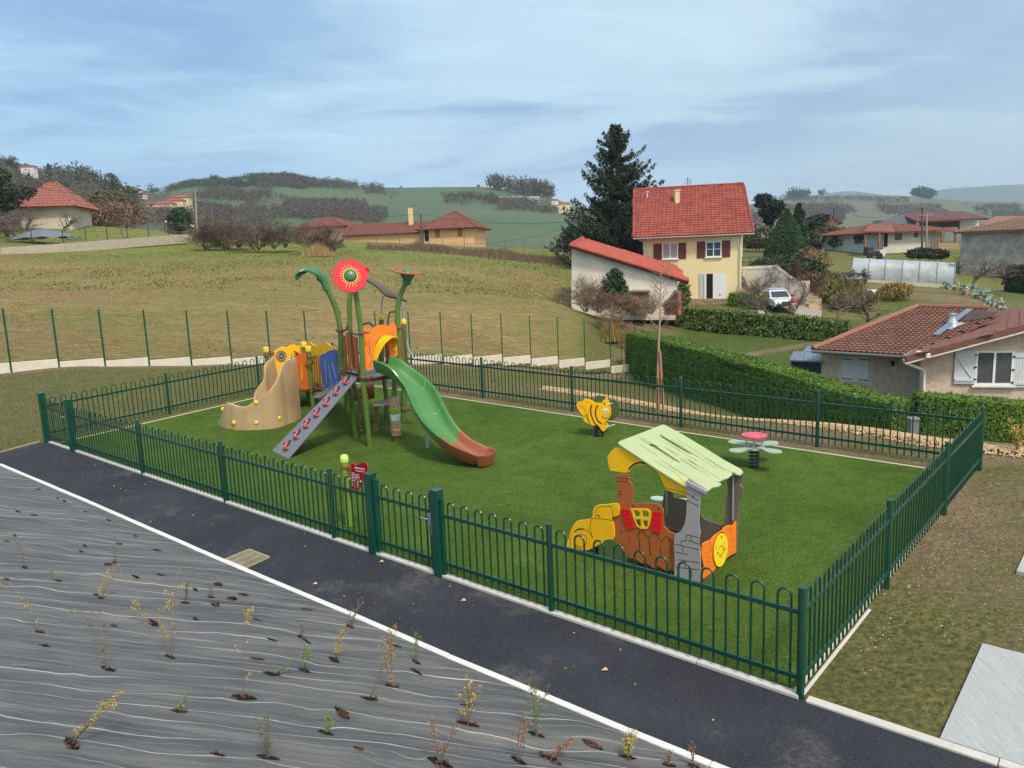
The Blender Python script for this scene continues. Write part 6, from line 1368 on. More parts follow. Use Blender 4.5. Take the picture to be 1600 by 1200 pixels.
# ---- yellow house ----
def yellow_house():
 cream = mat('render_cream', s2l((230, 212, 164)), .9, .05, .6, bump=.15, bscale=20); tile = tile_mat('tile_red', (150, 76, 62), (130, 62, 52)); brn = mat('shutter_brown', s2l((98, 50, 44)), .6, .06)
 Yf = 60.0; Yr = 57.9; FL, FR = at(1006, 460, Yf), at(1158, 460, Yr); pn = Pane(FL[:2], FR[:2]); zb = at(1110, 467, Yf)[2]; zE = at(1085, 369, Yf)[2]
 t = thing('house', (FL[0], FL[1], zb), 'yellow rendered house with a steep bright red tiled roof and brown shutters beside the spruce', 'house')
 D = 11.2; X, N_ = pn.X, pn.N; A = V(FL[0], FL[1], 0); B = V(FR[0], FR[1], 0); back = -N_*D
 zR = at(1080, 291, Yf-1+D/2)[2]; zt = zE+.05
 mb = MB(); c = [A, B, B+back, A+back]; g0, g1 = (B+back/2), (A+back/2)
 vs_ = [q+V(0, 0, zb-.6) for q in c]+[q+V(0, 0, zt) for q in c]+[g0+V(0, 0, zR-.25), g1+V(0, 0, zR-.25)]
 mb.add(vs_, [(0, 1, 5, 4), (1, 2, 6, 5), (2, 3, 7, 6), (3, 0, 4, 7), (5, 6, 8), (7, 4, 9)])
 wl = mb.build('wall', cream, t)
 ov = .62; sl_ = (zR-zE)/(D/2); oL, oR = .55, .55
 eL = V(*at(990, 373, Yf-ov)); eR = V(*at(1178, 361.5, Yr-ov)); rl = V(*at(990.5, 297, Yf+D/2)); rr_ = V(*at(1161.5, 288.5, Yr+D/2)); rl.z = rr_.z = (rl.z+rr_.z)/2; eL.z = eR.z = (eL.z+eR.z)/2
 eR2 = V(rr_.x+.0, eR.y, eR.z); 
 bL = rl*2-eL; bR = rr_*2-eR; bL.z = bR.z = eL.z
 rf = MB(); slab(rf, [eL, eR, rr_, rl], .12); slab(rf, [bR, bL, rl, rr_], .12); ro = rf.build('roof', mat('roof_under', s2l((120, 90, 74)), .8), t)
 tm = MB(); tiled(tm, [eL, eR, rr_, rl], eL, eR, .30, .36, .035, .04); tiled(tm, [bR, bL, rl, rr_], bR, bL, .5, .8); tm.build('tiles', tile, ro, recalc=False)
 rd_ = MB(); rd_.tube([rl+V(0, 0, .05), rr_+V(0, 0, .05)], .12, 8); rd_.tube([eL+V(0, 0, .06), rl+V(0, 0, .06)], .09, 6); rd_.tube([eR+V(0, 0, .06), rr_+V(0, 0, .06)], .09, 6); rd_.build('ridge_tiles', tile, ro, smooth=50)
 gt = MB(); gt.tube([eL+V(-.05, -.06, -.1), eR+V(.05, -.06, -.1)], .07, 8); gt.build('gutter', mat('gutter_grey', s2l((150, 146, 140)), .4, metal=.5), t, smooth=50)
 gp_ = MB(); q = V(*at(1003.5, 376, Yf-.1)); gp_.tube([V(eL.x+.3, eL.y, eL.z-.1), q+V(.1, 0, -.1), q+V(.12, 0, -.9), V(q.x+.12, q.y, zb+2.5)], .05, 6); gp_.build('downpipe', mat('pipe_white', s2l((210, 208, 200)), .5), t)
 dp = MB(); q = V(*at(1157, 380, Yr-.1)); dp.tube([q, V(q.x, q.y, zb)], .05, 6); dp.build('downpipe', mat('pipe_white', s2l((210, 208, 200)), .5), t)
 tu, tb_ = V(*at(1056.5, 300, Yf+3.6)), V(*at(1056.5, 329, Yf+2.6)); mb = MB(); mb.box(((tu.x+tb_.x)/2, Yf+2.9, (tu.z+tb_.z)/2-.3), (.36, .6, tu.z-tb_.z+.6)); ch = mb.build('chimney', mat('chimney_cream', s2l((216, 190, 150)), .85, .06), ro)
 mb = MB(); mb.box(((tu.x+tb_.x)/2, Yf+2.9, tu.z+.05), (.46, .7, .1)); mb.build('cap', mat('chimney_cream', s2l((216, 190, 150)), .85), ch, bevel=.02); mb = MB(); mb.box((tb_.x, Yf+2.6, tb_.z-.1), (.6, .9, .06)); mb.build('flashing', mat('gutter_grey', s2l((150, 146, 140))), ch)
 p = V(*at(1011, 303, Yf+4.2)); mb = MB(); mb.lathe(p-V(0, 0, .3), [(.08, 0), (.08, .4), (.14, .42), (.14, .5)], 8); mb.build('vent', mat('vent_pale', s2l((190, 186, 190)), .5), ro)
 for rect, tr in (((1035,380,1059.5,404), 0), ((1103,377.5,1127,401), 1)):
  w = pwin(pn, rect, t, trans=tr, curtain=mat('net_curtain', s2l((150, 152, 152)), .9) if not tr else None)
 for r in ((1021,381,1034,405.5),(1060,379.5,1072,404),(1089,377.5,1101.5,403),(1128.5,376,1141,401)): shutter(pn, r, t, brn)
 # garage opening: dark gap, white leaf on the right, greyer leaf folded on the left
 pboard(pn, rectp(pn, 1092, 427, 1136, 466.5), t, mat('reveal_cream', s2l((214, 192, 146)), .9), 'door_surround', .012, .03, raw=True)
 pboard(pn, rectp(pn, 1104, 428, 1114, 466.5), t, mat('dark_interior', s2l((24, 22, 24)), .9), 'doorway', .03, .012, raw=True)
 d = pboard(pn, rectp(pn, 1114, 427.8, 1135, 466.3), t, mat('door_white', s2l((222, 224, 226)), .5), 'door', .04, .05, raw=True); pboard(pn, rectp(pn, 1124, 459.5, 1126, 461.5), d, hblack, 'handle', .07, .03, raw=True)
 pboard(pn, rectp(pn, 1093, 428, 1100, 466.5), t, mat('door_grey', s2l((186, 190, 194)), .5), 'door', .04, .05, raw=True); pboard(pn, rectp(pn, 1100.5, 428, 1103.5, 466.5), t, mat('door_white', s2l((222, 224, 226)), .5), 'door', .10, .05, raw=True)
 mb = MB(); mb.beam(at(1108, 466, Yf-.6), at(1104.5, 452, Yf-.15), .08, .03); mb.build('plank', mat('plank_white', s2l((210, 210, 206)), .6), t)
 mb = MB(); mb.ball(at(1114, 419.5, Yf-.15), .12, 8); mb.build('wall_lamp', mat('lamp_white', s2l((230, 230, 226)), .4), t, smooth=50)
 # aerial
 mb = MB(); q = V(*at(1075, 290, Yf+D/2)); mb.tube([q, V(*at(1074, 277, Yf+D/2))], .025, 5)
 for v in (279, 282, 285.5): mb.tube([at(1069.5, v+.5, Yf+D/2), at(1079, v-.5, Yf+D/2)], .014, 4)
 mb.tube([at(1078.5, 291, Yf+D/2), at(1078.5, 280, Yf+D/2)], .02, 4); mb.build('aerial', mat('aerial_dark', s2l((70, 74, 80)), .5, metal=.5), ro)
 return pn, zb
PNY, ZBY = yellow_house()
def white_garage():
 wm_ = mat('render_white', s2l((216, 209, 194)), .92, .14, 1.2, bump=.2, bscale=14, stretch=(1, 1, .3)); tl = tile_mat('tile_red_new', (166, 82, 66), (150, 70, 58)); under = mat('wood_dark', s2l((84, 60, 46)), .8)
 A, B = at(893, 470, 53), at(1058, 470, 51.5); pn = Pane(A[:2], B[:2]); t = thing('outbuilding', (A[0], A[1], tz(*A[:2])), 'white rendered outbuilding with a one sided orange red tiled roof sloping to the right', 'outbuilding')
 outl = [(893,478),(893,388),(925,396),(980,412),(1030,427),(1058,440),(1058,462),(1045,478)]
 mb = MB(); pn.board(mb, [(893,500),(893,387),(920,393),(985,412),(1040,430),(1058,441),(1058,500)], (), 7.0, -3.5-.02); mb.build('wall', wm_, t)
 nl, nr = V(*at(891, 384, 52.4)), V(*at(1076.5, 440.5, 51.2)); fl_, fr__ = V(*at(911, 372.5, 59.5)), V(*at(1059, 417.5, 59.0))
 mb = MB(); slab(mb, [nl, nr, fr__, fl_], .16); ro = mb.build('roof', under, t)
 mb = MB(); tiled(mb, [nl, nr, fr__, fl_], nl, fl_, .30, .38, .035, .04); mb.build('tiles', tl, ro, recalc=False)
 mb = MB(); mb.tube([nl+V(0, -.02, .05), nr+V(0, -.02, .05)], .12, 6); mb.tube([nl+V(0, 0, .06), fl_+V(0, 0, .06)], .12, 6); mb.build('verge_tiles', tl, ro, smooth=50)
 for u, v in ((932,404),(963,412),(996,420),(1027,430)):
  p = V(*at(u, v-5.5, 52.7)); mb = MB(); mb.beam(p, p+V(0, .9, 0), .14, .2); mb.beam(p+V(-.25, .1, -.25), p+V(.2, .1, -.02), .08, .1); mb.build('bracket', under, t)
 # low brown annex at its foot
 p0, p1 = at(985, 470, 50.6), at(1014, 470, 50.4); p2 = Pane(p0[:2], p1[:2]); t2 = thing('shed', (p0[0], p0[1], tz(*p0[:2])), 'low brown brick lean-to at the foot of the white outbuilding', 'shed')
 mb = MB(); p2.board(mb, [(985,490),(985,457),(1014,457),(1014,490)], (), 1.4, -.72); mb.build('wall', mat('brick_brown', s2l((120, 92, 76)), .9, .2, 4, bump=.4, bscale=12), t2); mb = MB(); p2.board(mb, [(983,456.8),(983,455),(1016,455),(1016,456.8)], (), 1.7, -.7); mb.build('roof', mat('slate_brown', s2l((110, 96, 84)), .8, .1), t2)
 # reddish sloping side wall right
 p3 = Pane(at(1040, 470, 51.3)[:2], at(1062, 470, 50.2)[:2]); t3 = thing('brick_wall', (*p3.P0, tz(*p3.P0)), 'red brown stepped brick wall below the right end of the outbuilding roof', 'wall'); mb = MB(); p3.board(mb, [(1040,492),(1042,478),(1050,466),(1057,456),(1062,455),(1062,492)], (), .3, 0); mb.build('wall', mat('brick_red', s2l((150, 92, 78)), .9, .15, 4), t3); mb = MB(); p3.line(mb, [(1040,478.5),(1050,465.5),(1057,455.5),(1063,454.5)], .18, .18); mb.build('coping', mat('coping', s2l((186, 168, 150)), .8), t3)
 t4 = thing('metal_frame', at(978, 470, 50.8), 'thin white metal frame standing before the white outbuilding', 'frame')
 mb = MB(); q = [V(*at(*p)) for p in ((974,468,50.8),(974,452,50.8),(986,451.5,50.8),(986,462,50.8))]; mb.tube(q, .03, 5); mb.tube([V(*at(974,458,50.8)), V(*at(986,457,50.8))], .02, 5); mb.build('frame_tube', mat('pvc_white', s2l((226, 228, 226)), .4), t4)
white_garage()
def terrace():
 # rubble terrace under the garage door, retaining wall with creeper, garden stair
 rub = mat('rubble_wall', s2l((158, 142, 118)), .9, .2, 3, bump=.6, bscale=7, col2=s2l((128, 112, 92)), c2scale=5)
 A, B = at(1062, 470, 58.2), at(1150, 470, 57.6); pn = Pane(A[:2], B[:2]); t = thing('terrace_wall', (A[0], A[1], tz(*A[:2])), 'low rubble stone terrace below the yellow house garage door', 'wall'); mb = MB(); pn.board(mb, [(1062,490),(1062,467.5),(1149,467),(1149,490)], (), 2.2, -1.1); mb.build('wall', rub, t)
 wr = mat('render_pale', s2l((208, 202, 188)), .9, .07, 1, bump=.15, bscale=14)
 C0, C1 = at(1156, 470, 59.0), at(1262, 470, 56.5); p2 = Pane(C0[:2], C1[:2]); t2 = thing('retaining_wall', (C0[0], C0[1], tz(*C0[:2])), 'pale rendered retaining wall stepping down behind the white car, covered in bare creeper', 'wall')
 top = [(1156,419),(1214,417),(1247,441),(1263,441)]
 mb = MB(); p2.board(mb, [(1156,495),(1156,418.5),(1213,416.5),(1246,441),(1263,441),(1263,486),(1240,495)], (), .3, -.15); wl = mb.build('wall', wr, t2)
 mb = MB(); p2.line(mb, [(1155,419),(1213,416.5),(1246,441),(1264,441)], .22, .03); p2.line(mb, [(1262,441),(1262,476)], .3, .02); p2.line(mb, [(1161.5,420),(1161.5,492)], .26, .02); mb.build('coping', mat('coping_pale', s2l((224, 218, 206)), .8), t2)
 # creeper
 t3 = thing('climbing_creeper', (C0[0], C0[1], tz(*C0[:2])), 'bare winter creeper spreading over the pale retaining wall', 'climber'); rs = random.Random(9); mb = MB()
 def cre(x, z, a, L, w, lv):
  pts = [(x, z)]; 
  for i in range(6): a += rs.gauss(0, .22); x += math.cos(a)*L/6; z += math.sin(a)*L/6; pts.append((x, z))
  mb.tube([p2.O+p2.X*q[0]+p2.Z*q[1]+p2.N*(.05+.02*lv+rs.uniform(0, .04)) for q in pts], [w*(1-.5*i/6) for i in range(7)], 3, cap=False)
  if lv < 4:
   for _ in range(4): q = pts[rs.randint(1, 6)]; cre(q[0], q[1], a+rs.choice((-1, 1))*rs.uniform(.3, .9), L*.62, w*.62, lv+1)
 for u in (1180, 1190, 1203, 1222, 1236, 1250): x, z = p2.uv(u, 486); cre(x, z, 1.57+rs.gauss(0, .4), 1.9, .04, 0)
 mb.build('stems', mat('creeper_brown', s2l((104, 78, 66)), .9, island=.3), t3, recalc=False)
 # railing on the terrace above
 t4 = thing('railing', at(1160, 415, 60.5), 'thin dark railing on the terrace right of the yellow house', 'railing'); mb = MB(); 
 for v in (402, 410, 416): mb.tube([at(1158, v, 60.5), at(1196, v-1, 60)], .02, 4)
 for u in (1160, 1172, 1185, 1195): mb.tube([at(u, 401.5, 60.4), at(u, 418, 60.4)], .025, 4)
 mb.build('rails', mat('rail_dark', s2l((60, 52, 50)), .5), t4)
 # stair
 t5 = thing('garden_stair', at(1272, 480, 56), 'pale stone garden stair climbing beside the end of the retaining wall', 'stairs'); 
 for k in range(9):
  u0, u1 = 1264, 1284-max(0, (k-5))*4.5; v = 483-k*4.0; Y = 55.2+k*.42; a_, b_ = V(*at(u0, v, Y)), V(*at(u1, v, Y)); mb = MB(); mb.box(((a_.x+b_.x)/2, Y+.3, a_.z-.6), (b_.x-a_.x, .6, 1.2)); mb.build('step', mat('step_stone', s2l((178, 158, 132)), .9, .12, 4), t5)
 # driveway surface
 dv = MB(); q = [on(*p) for p in ((1183,478),(1186,494),(1210,499),(1250,502),(1283,497),(1284,484),(1262,478))]
 dv.add([V(*p)+V(0, 0, .06) for p in q]+[V(*p)-V(0, 0, .4) for p in q], [tuple(range(7)), tuple(range(13, 6, -1))]+[(i, i+7, (i+1) % 7+7, (i+1) % 7) for i in range(7)]); tag(dv.build('driveway', mat('driveway_concrete', s2l((150, 142, 132)), .9, .1, 1)), kind='structure')
terrace()
def car():
 Y = 53.6; p = gat(1227, Y); z = at(1227, 486, Y)[2]; t = thing('parked_car', (p[0], p[1], z), 'small white car with a dark windscreen parked before the retaining wall', 'car')
 wp = mat('car_white', s2l((214, 216, 222)), .25, spec=.6, coat=.5); gl = mat('car_glass', s2l((26, 28, 32)), .08, spec=.8); bk_ = mat('car_black', s2l((30, 30, 32)), .5)
 def L(x, y, zz): return V(p[0]+x, Y+y, z+zz)     # x across, y away from viewer, front faces the viewer
 w = .74
 prof = [(-.05, .32), (-.10, .55), (0, .70), (.35, .80), (.95, .88), (1.45, 1.32), (1.7, 1.38), (2.9, 1.36), (3.35, .95), (3.4, .35)]
 mb = MB(); n_ = len(prof); P = []
 for s, ins_ in ((-1, 0), (1, 0)):
  for y, zz in prof: k = .12 if zz > 1.2 else 0; P.append(L(s*(w-k), y, zz))
 mb.add(P, [tuple(range(n_)), tuple(range(2*n_-1, n_-1, -1))]+[(i, i+n_, (i+1) % n_+n_, (i+1) % n_) for i in range(n_)]); mb.build('body', wp, t, bevel=.05)
 mb = MB(); mb.add([L(-.62, .955, .93), L(.62, .955, .93), L(.55, 1.40, 1.30), L(-.55, 1.40, 1.30), L(-.62, .99, .90), L(.62, .99, .90), L(.55, 1.45, 1.27), L(-.55, 1.45, 1.27)], [(0, 1, 2, 3), (7, 6, 5, 4), (0, 4, 5, 1), (1, 5, 6, 2), (2, 6, 7, 3), (3, 7, 4, 0)]); mb.build('windscreen', gl, t)
 for s in (-1, 1):
  mb = MB(); mb.lathe(L(s*.5, -.085, .62), [(.10, 0), (.10, .03), (.06, .04)], 12, (0, -1, 0)); mb.build('headlight', mat('lamp_clear', s2l((200, 205, 210)), .1, spec=.8), t)
  mb = MB(); mb.box(L(s*.84, 1.1, .98), (.16, .1, .12)); mb.build('mirror', bk_, t, bevel=.02)
  for yy in (.55, 2.7):
   mb = MB(); mb.lathe(L(s*.60, yy, .30), [(.30, -.09), (.30, .09)], 18, (1, 0, 0)); wh_ = mb.build('wheel', bk_, t, smooth=40); mb = MB(); mb.lathe(L(s*.60, yy, .30), [(.17, -.1), (.17, .1)], 12, (1, 0, 0)); mb.build('rim', galv, wh_)
  mb = MB(); mb.add([L(s*.752, 1.15, .92), L(s*.752, 2.9, .92), L(s*.66, 2.7, 1.27), L(s*.66, 1.5, 1.27)], [(0, 1, 2, 3)]); mb.build('side_window', gl, t)
 mb = MB(); mb.box(L(0, -.09, .42), (1.3, .12, .16)); mb.build('bumper', bk_, t, bevel=.03); mb = MB(); mb.box(L(0, -.115, .60), (.6, .05, .12)); mb.build('grille', bk_, t, bevel=.01)
 mb = MB(); mb.box(L(0, 2.2, 1.44), (1.1, .9, .10)); mb.build('roof_rack', mat('rack_blue', s2l((150, 165, 195)), .4), t, bevel=.03)
 q = V(*at(1241, 473, Y-.2)); t2 = thing('covered_barrel', q, 'red and white covered bundle beside the white car', 'bundle'); mb = MB(); mb.lathe(q-V(0, 0, .55), [(.2, 0), (.24, .3), (.2, .55)], 10); mb.build('lower_sack', mat('sack_white', s2l((214, 206, 196)), .7), t2, smooth=50); mb = MB(); mb.lathe(q, [(.2, 0), (.26, .2), (.12, .42)], 10); mb.build('cover', mat('cover_red', s2l((190, 90, 84)), .6, .2, 6), t2, smooth=50)
car()
# ---- pink house on the right ----
def pink_house():
 pk = mat('render_pink', s2l((206, 188, 173)), .92, .08, 1.2, bump=.5, bscale=22, col2=s2l((190, 170, 154)), c2scale=6); band = mat('render_smooth', s2l((214, 190, 168)), .9, .04)
 tl = tile_mat('tile_old', (124, 84, 68), (98, 70, 58)); tl2 = tile_mat('tile_verge', (128, 84, 72), (114, 74, 64)); ridge = mat('ridge_orange', s2l((144, 98, 80)), .8, .1); wht = mat('shutter_white', s2l((206, 210, 214)), .5, .04); white = mat('fascia_white', s2l((220, 216, 206)), .6)
 G0, G1 = at(1440, 620, 28.3), at(1700, 620, 26.9); pg = Pane(G0[:2], G1[:2])      # gable wall facing us
 W0, W1 = at(1283, 600, 33.2), at(1441, 600, 30.6); pw = Pane(W0[:2], W1[:2])      # wing wall
 t = thing('house', (W0[0], W0[1], tz(*W0[:2])), 'pink roughcast bungalow with old brown tiles and white wooden shutters behind the right hedge', 'house')
 mb = MB(); pg.board(mb, [(1440,760),(1440,562),(1470,551),(1530,535),(1600,513),(1655,497),(1700,489),(1700,760)], (), .3, -.15); mb.build('gable_wall', pk, t)
 mb = MB(); pw.board(mb, [(1283,720),(1283,548),(1441,553),(1441,720)], (), .3, -.15); mb.build('wing_wall', pk, t)
 mb = MB(); j0 = V(*pg.O)-pg.N*.28; j0 = V(G0[0], G0[1], 0); j1 = V(W1[0], W1[1], 0); z0, z1 = -3, at(1440, 556, 28.5)[2]; mb.beam(V(j0.x+.12, j0.y+.18, (z0+z1)/2), V(j1.x+.12, j1.y-.02, (z0+z1)/2), .24, z1-z0); mb.build('return_wall', pk, t)
 mb = MB(); a_ = V(W0[0], W0[1], 0)-pw.N*.1; e_2 = a_-pw.N*7; mb.beam(V(a_.x+.13, a_.y+.25, (z0+z1)/2-.1), V(e_2.x+.13, e_2.y, (z0+z1)/2-.1), .24, z1-z0-.2); mb.build('end_wall', pk, t)
 # smooth bands round the windows
 pboard(pg, rectp(pg, 1513, 541, 1586, 601), t, band, 'window_band', .006, .02, raw=True); pboard(pw, rectp(pw, 1311, 551, 1363, 602), t, band, 'window_band', .006, .02, raw=True)
 cur = mat('curtain_dark', s2l((76, 80, 84)), .8, .3, 14); w = pwin(pg, (1524,547.5,1581,601.5), t, mull=1, fw=.08, off=.07, curtain=cur)
 def zshutter(pane, r, bar):
  o = shutter(pane, r, t, wht, .06); (x0, z1), (x1, z0) = pane.uv(r[0], r[1]), pane.uv(r[2], r[3]); mb = MB(); h = z1-z0
  for f in (.12, .88): mb.prism([[(x0+.02, z0+h*f-.05), (x1-.02, z0+h*f-.05), (x1-.02, z0+h*f+.05), (x0+.02, z0+h*f+.05)]], pane.O+pane.N*.095, pane.X, pane.Z, pane.N, .03)
  s, e = ((x0+.06, z0+h*.83), (x1-.06, z0+h*.17)) if bar > 0 else ((x0+.06, z0+h*.17), (x1-.06, z0+h*.83)); pane.line(mb, [s, e], .09, .108, raw=True); 
  for k in range(1, 6): x = x0+(x1-x0)*k/6; 
  mb.build('batten', wht, o); mb = MB()
  for k in range(1, 7): x = x0+(x1-x0)*k/7; pane.line(mb, [(x, z0+.01), (x, z1-.01)], .008, .082, raw=True)
  mb.build('grooves', mat('groove_grey', s2l((150, 154, 158)), .7), o)
  mb = MB(); xx = x1 if bar > 0 else x0
  for f in (.14, .5, .86): mb.prism([[(xx-.04, z0+h*f-.025), (xx+.04, z0+h*f-.025), (xx+.04, z0+h*f+.025), (xx-.04, z0+h*f+.025)]], pane.O+pane.N*.1, pane.X, pane.Z, pane.N, .04)
  mb.build('hinges', hblack, o)
 zshutter(pg, (1492,547,1521.5,599), 1); zshutter(pg, (1583.5,549,1613,605), -1)
 o = shutter(pw, (1317,556,1336.8,597), t, wht, .04); o2 = shutter(pw, (1337.4,556,1357.5,598), t, wht, .04)
 mb = MB()
 for q in (((1317,560.5),(1331,561.5)), ((1344,561.5),(1358,562)), ((1317,591),(1331,592.5)), ((1343,593),(1357,594))): pw.line(mb, list(q), .035, .066)
 mb.build('hinges', hblack, o)
 mb = MB(); pw.board(mb, [(1393,564),(1398,564),(1397,571),(1394,572)], (), .12, .07); mb.build('wall_light', hblack, t)
 # roofs
 K_ = lambda u, v, Y: V(*at(u, v, Y))
 # wing: hip roof. eave left, eave right, ridge
 eL, eR = K_(1270, 544.5, 32.6), K_(1416, 556, 29.9); eR.z = eL.z = (eL.z+eR.z)/2-.02; r1 = K_(1434, 480.5, 36.5); r2 = K_(1545, 484, 35.0); r2.z = r1.z
 poly = [eL, eR, K_(1540, 560, 28.6), r2, r1]; 
 nrm_ = (eR-eL).cross(r1-eL).normalized()
 def onpl(u, v):
  d = V(*ray(u, v)); k = (eL-V(*CAM)).dot(nrm_)/d.dot(nrm_); return V(*CAM)+d*k
 poly = [eL, eR, onpl(1470, 535), onpl(1560, 492), onpl(1545, 483.5), r1]
 mb = MB(); slab(mb, poly, .12); ro = mb.build('roof', mat('roof_under', s2l((120, 90, 74)), .8), t)
 mb = MB(); tiled(mb, poly, eL, eR, .22, .33, .03, .045); ti = mb.build('tiles', tl, ro, recalc=False)
 bk1 = K_(1275, 541, 41.5); hp = [eL, r1, V(r1.x-.2, r1.y+1.5, r1.z), V(eL.x+.9, eL.y+9.5, eL.z)]
 mb = MB(); n3 = (r1-eL).cross(hp[3]-eL); kz = lambda u, v, z: V(*(CAM+ray(u, v)*((z-HC)/ray(u, v)[2]))); slab(mb, [eL, r1, kz(1345, 506, eL.z)], .1); mb.build('roof_slope', tl, ro)
 mb = MB(); mb.tube([eL+V(0, 0, .06), r1+V(0, 0, .08)], .11, 7); mb.build('hip_tiles', ridge, ro, smooth=50); mb = MB(); mb.tube([r1+V(0, 0, .08), onpl(1545, 483.5)+V(0, 0, .08)], .11, 7); mb.build('ridge_tiles', ridge, ro, smooth=50)
 mb = MB(); mb.tube([eL+V(-.05, -.08, -.06), eR+V(.02, -.08, -.06)], .07, 8); mb.build('gutter', mat('gutter_dark', s2l((120, 118, 116)), .4, metal=.4), t, smooth=50)
 # gable roof: near verge rises to the right
 v0, v1 = K_(1415, 559, 27.9), K_(1720, 477, 26.4); b0_, b1_ = K_(1468, 534, 31.8), K_(1790, 452, 30.5)
 bb0 = b0_; nrm2 = (v1-v0).cross(b0_-v0).normalized()
 def onp2(u, v): d = V(*ray(u, v)); k = (v0-V(*CAM)).dot(nrm2)/d.dot(nrm2); return V(*CAM)+d*k
 poly2 = [v0, v1, onp2(1720, 462), onp2(1600, 482), onp2(1550, 487), onp2(1500, 508), onp2(1460, 525)]
 mb = MB(); slab(mb, poly2, .16); r2_ = mb.build('roof', mat('roof_under', s2l((120, 90, 74)), .8), t)
 mb = MB(); tiled(mb, poly2, v0, v0+(onp2(1460, 525)-v0), .62, .40, .008, .035); mb.build('tiles', tl2, r2_, recalc=False)
 # verge skirt
 dirv = (v1-v0); L_ = dirv.length; dn = dirv.normalized(); mb = MB()
 for k in range(16): c = v0+dn*(L_*(k+.5)/16)+V(0, -.04, -.05); mb.beam(c-dn*(L_/32-.008), c+dn*(L_/32+.02)+V(0, 0, .012), .06, .2)
 mb.build('verge_tiles', tl2, r2_); mb = MB(); mb.beam(v0+V(0, -.02, -.20), v1+V(0, -.02, -.20), .05, .07); mb.build('bargeboard', white, r2_)
 for u, v in ((1451,556),(1540,533.5),(1622,512)): p = K_(u, v, 27.6); mb = MB(); mb.beam(p, p+V(0, .8, 0), .16, .18); mb.build('rafter_end', white, t, bevel=.03)
 mb = MB(); mb.tube([K_(1412, 561, 28.0), K_(1414, 567, 28.0), K_(1441, 577, 28.2), K_(1444, 581, 28.2), K_(1442, 640, 28.2)], .055, 8); mb.build('downpipe', white, t, smooth=50)
 vm = MB(); vm.beam(v0+V(0, .1, .05), onp2(1440, 540)+V(0, .0, .04), .12, .03); vm.beam(onpl(1462,527)+V(0, 0, .1), onpl(1515, 487)+V(0, 0, .12), .28, .04); vm.build('valley_flashing', mat('zinc', s2l((150, 156, 164)), .35, metal=.7), ro)
 c = onpl(1488, 507); mb = MB(); mb.lathe(c-V(0, 0, .1), [(.25, 0), (.2, .2), (.13, .35), (.13, .5), (.18, .52), (.18, .58)], 14); vt = mb.build('roof_vent', mat('zinc_bright', s2l((196, 204, 212)), .3, metal=.6), ro, smooth=50); mb = MB(); mb.beam(onpl(1476, 517)+V(0, 0, .08), onpl(1499, 508)+V(0, 0, .1), .5, .03); mb.build('vent_sheet', mat('zinc_bright', s2l((196, 204, 212)), .3), vt)
 mb = MB(); dark = [onpl(1514, 487.5), onpl(1558, 491), onpl(1542, 500), onpl(1505, 505)]; slab(mb, [p+V(0, 0, .1) for p in dark], .04); mb.build('dark_tiles', mat('tile_black', s2l((72, 56, 54)), .8, .1, 6, bump=.4, bscale=9), ro)
 # garden shed
 mt = mat('shed_metal', s2l((56, 64, 80)), .45, .06, metal=.2); rt = mat('shed_roof', s2l((118, 128, 146)), .4, .06, metal=.2)
 S0, S1 = at(1236, 580, 33.8), at(1282, 583, 33.2); ps = Pane(S0[:2], S1[:2]); t2 = thing('garden_shed', (S0[0], S0[1], tz(*S0[:2])), 'dark blue grey metal garden shed behind the hedge against the pink house', 'shed')
 mb = MB(); ps.board(mb, [(1236,620),(1236,561),(1282,563),(1282,620)], (), 2.0, -1.0); mb.build('wall', mt, t2)
 a1_, a2_, a3_, a4_ = K_(1234, 562, 33.6), K_(1284, 564.5, 33.0), K_(1284, 550, 35.4), K_(1241, 549, 36.0); mb = MB(); slab(mb, [a1_, a2_, a3_, a4_], .06); ro3 = mb.build('roof', rt, t2)
 mb = MB(); 
 for k in range(8): f = k/7; mb.beam(a1_.lerp(a2_, f)+V(0, 0, .02), a4_.lerp(a3_, f)+V(0, 0, .02), .03, .04)
 mb.build('roof_ribs', rt, ro3)
 mb = MB(); q = [K_(1254,549,35.9), K_(1284,549,35.4), K_(1282,540,37.0), K_(1262,541,37.3)]; slab(mb, q, .05); mb.build('roof', rt, t2)
 mb = MB()
 for k in range(1, 9): x, z0 = ps.uv(1236+k*5.1, 562+k*.2); mb.prism([[(x, z0-.8), (x+.02, z0-.8), (x+.02, z0-.05), (x, z0-.05)]], ps.O+ps.N*.01, ps.X, ps.Z, ps.N, .03)
 mb.build('wall_ribs', mt, t2)
pink_house()
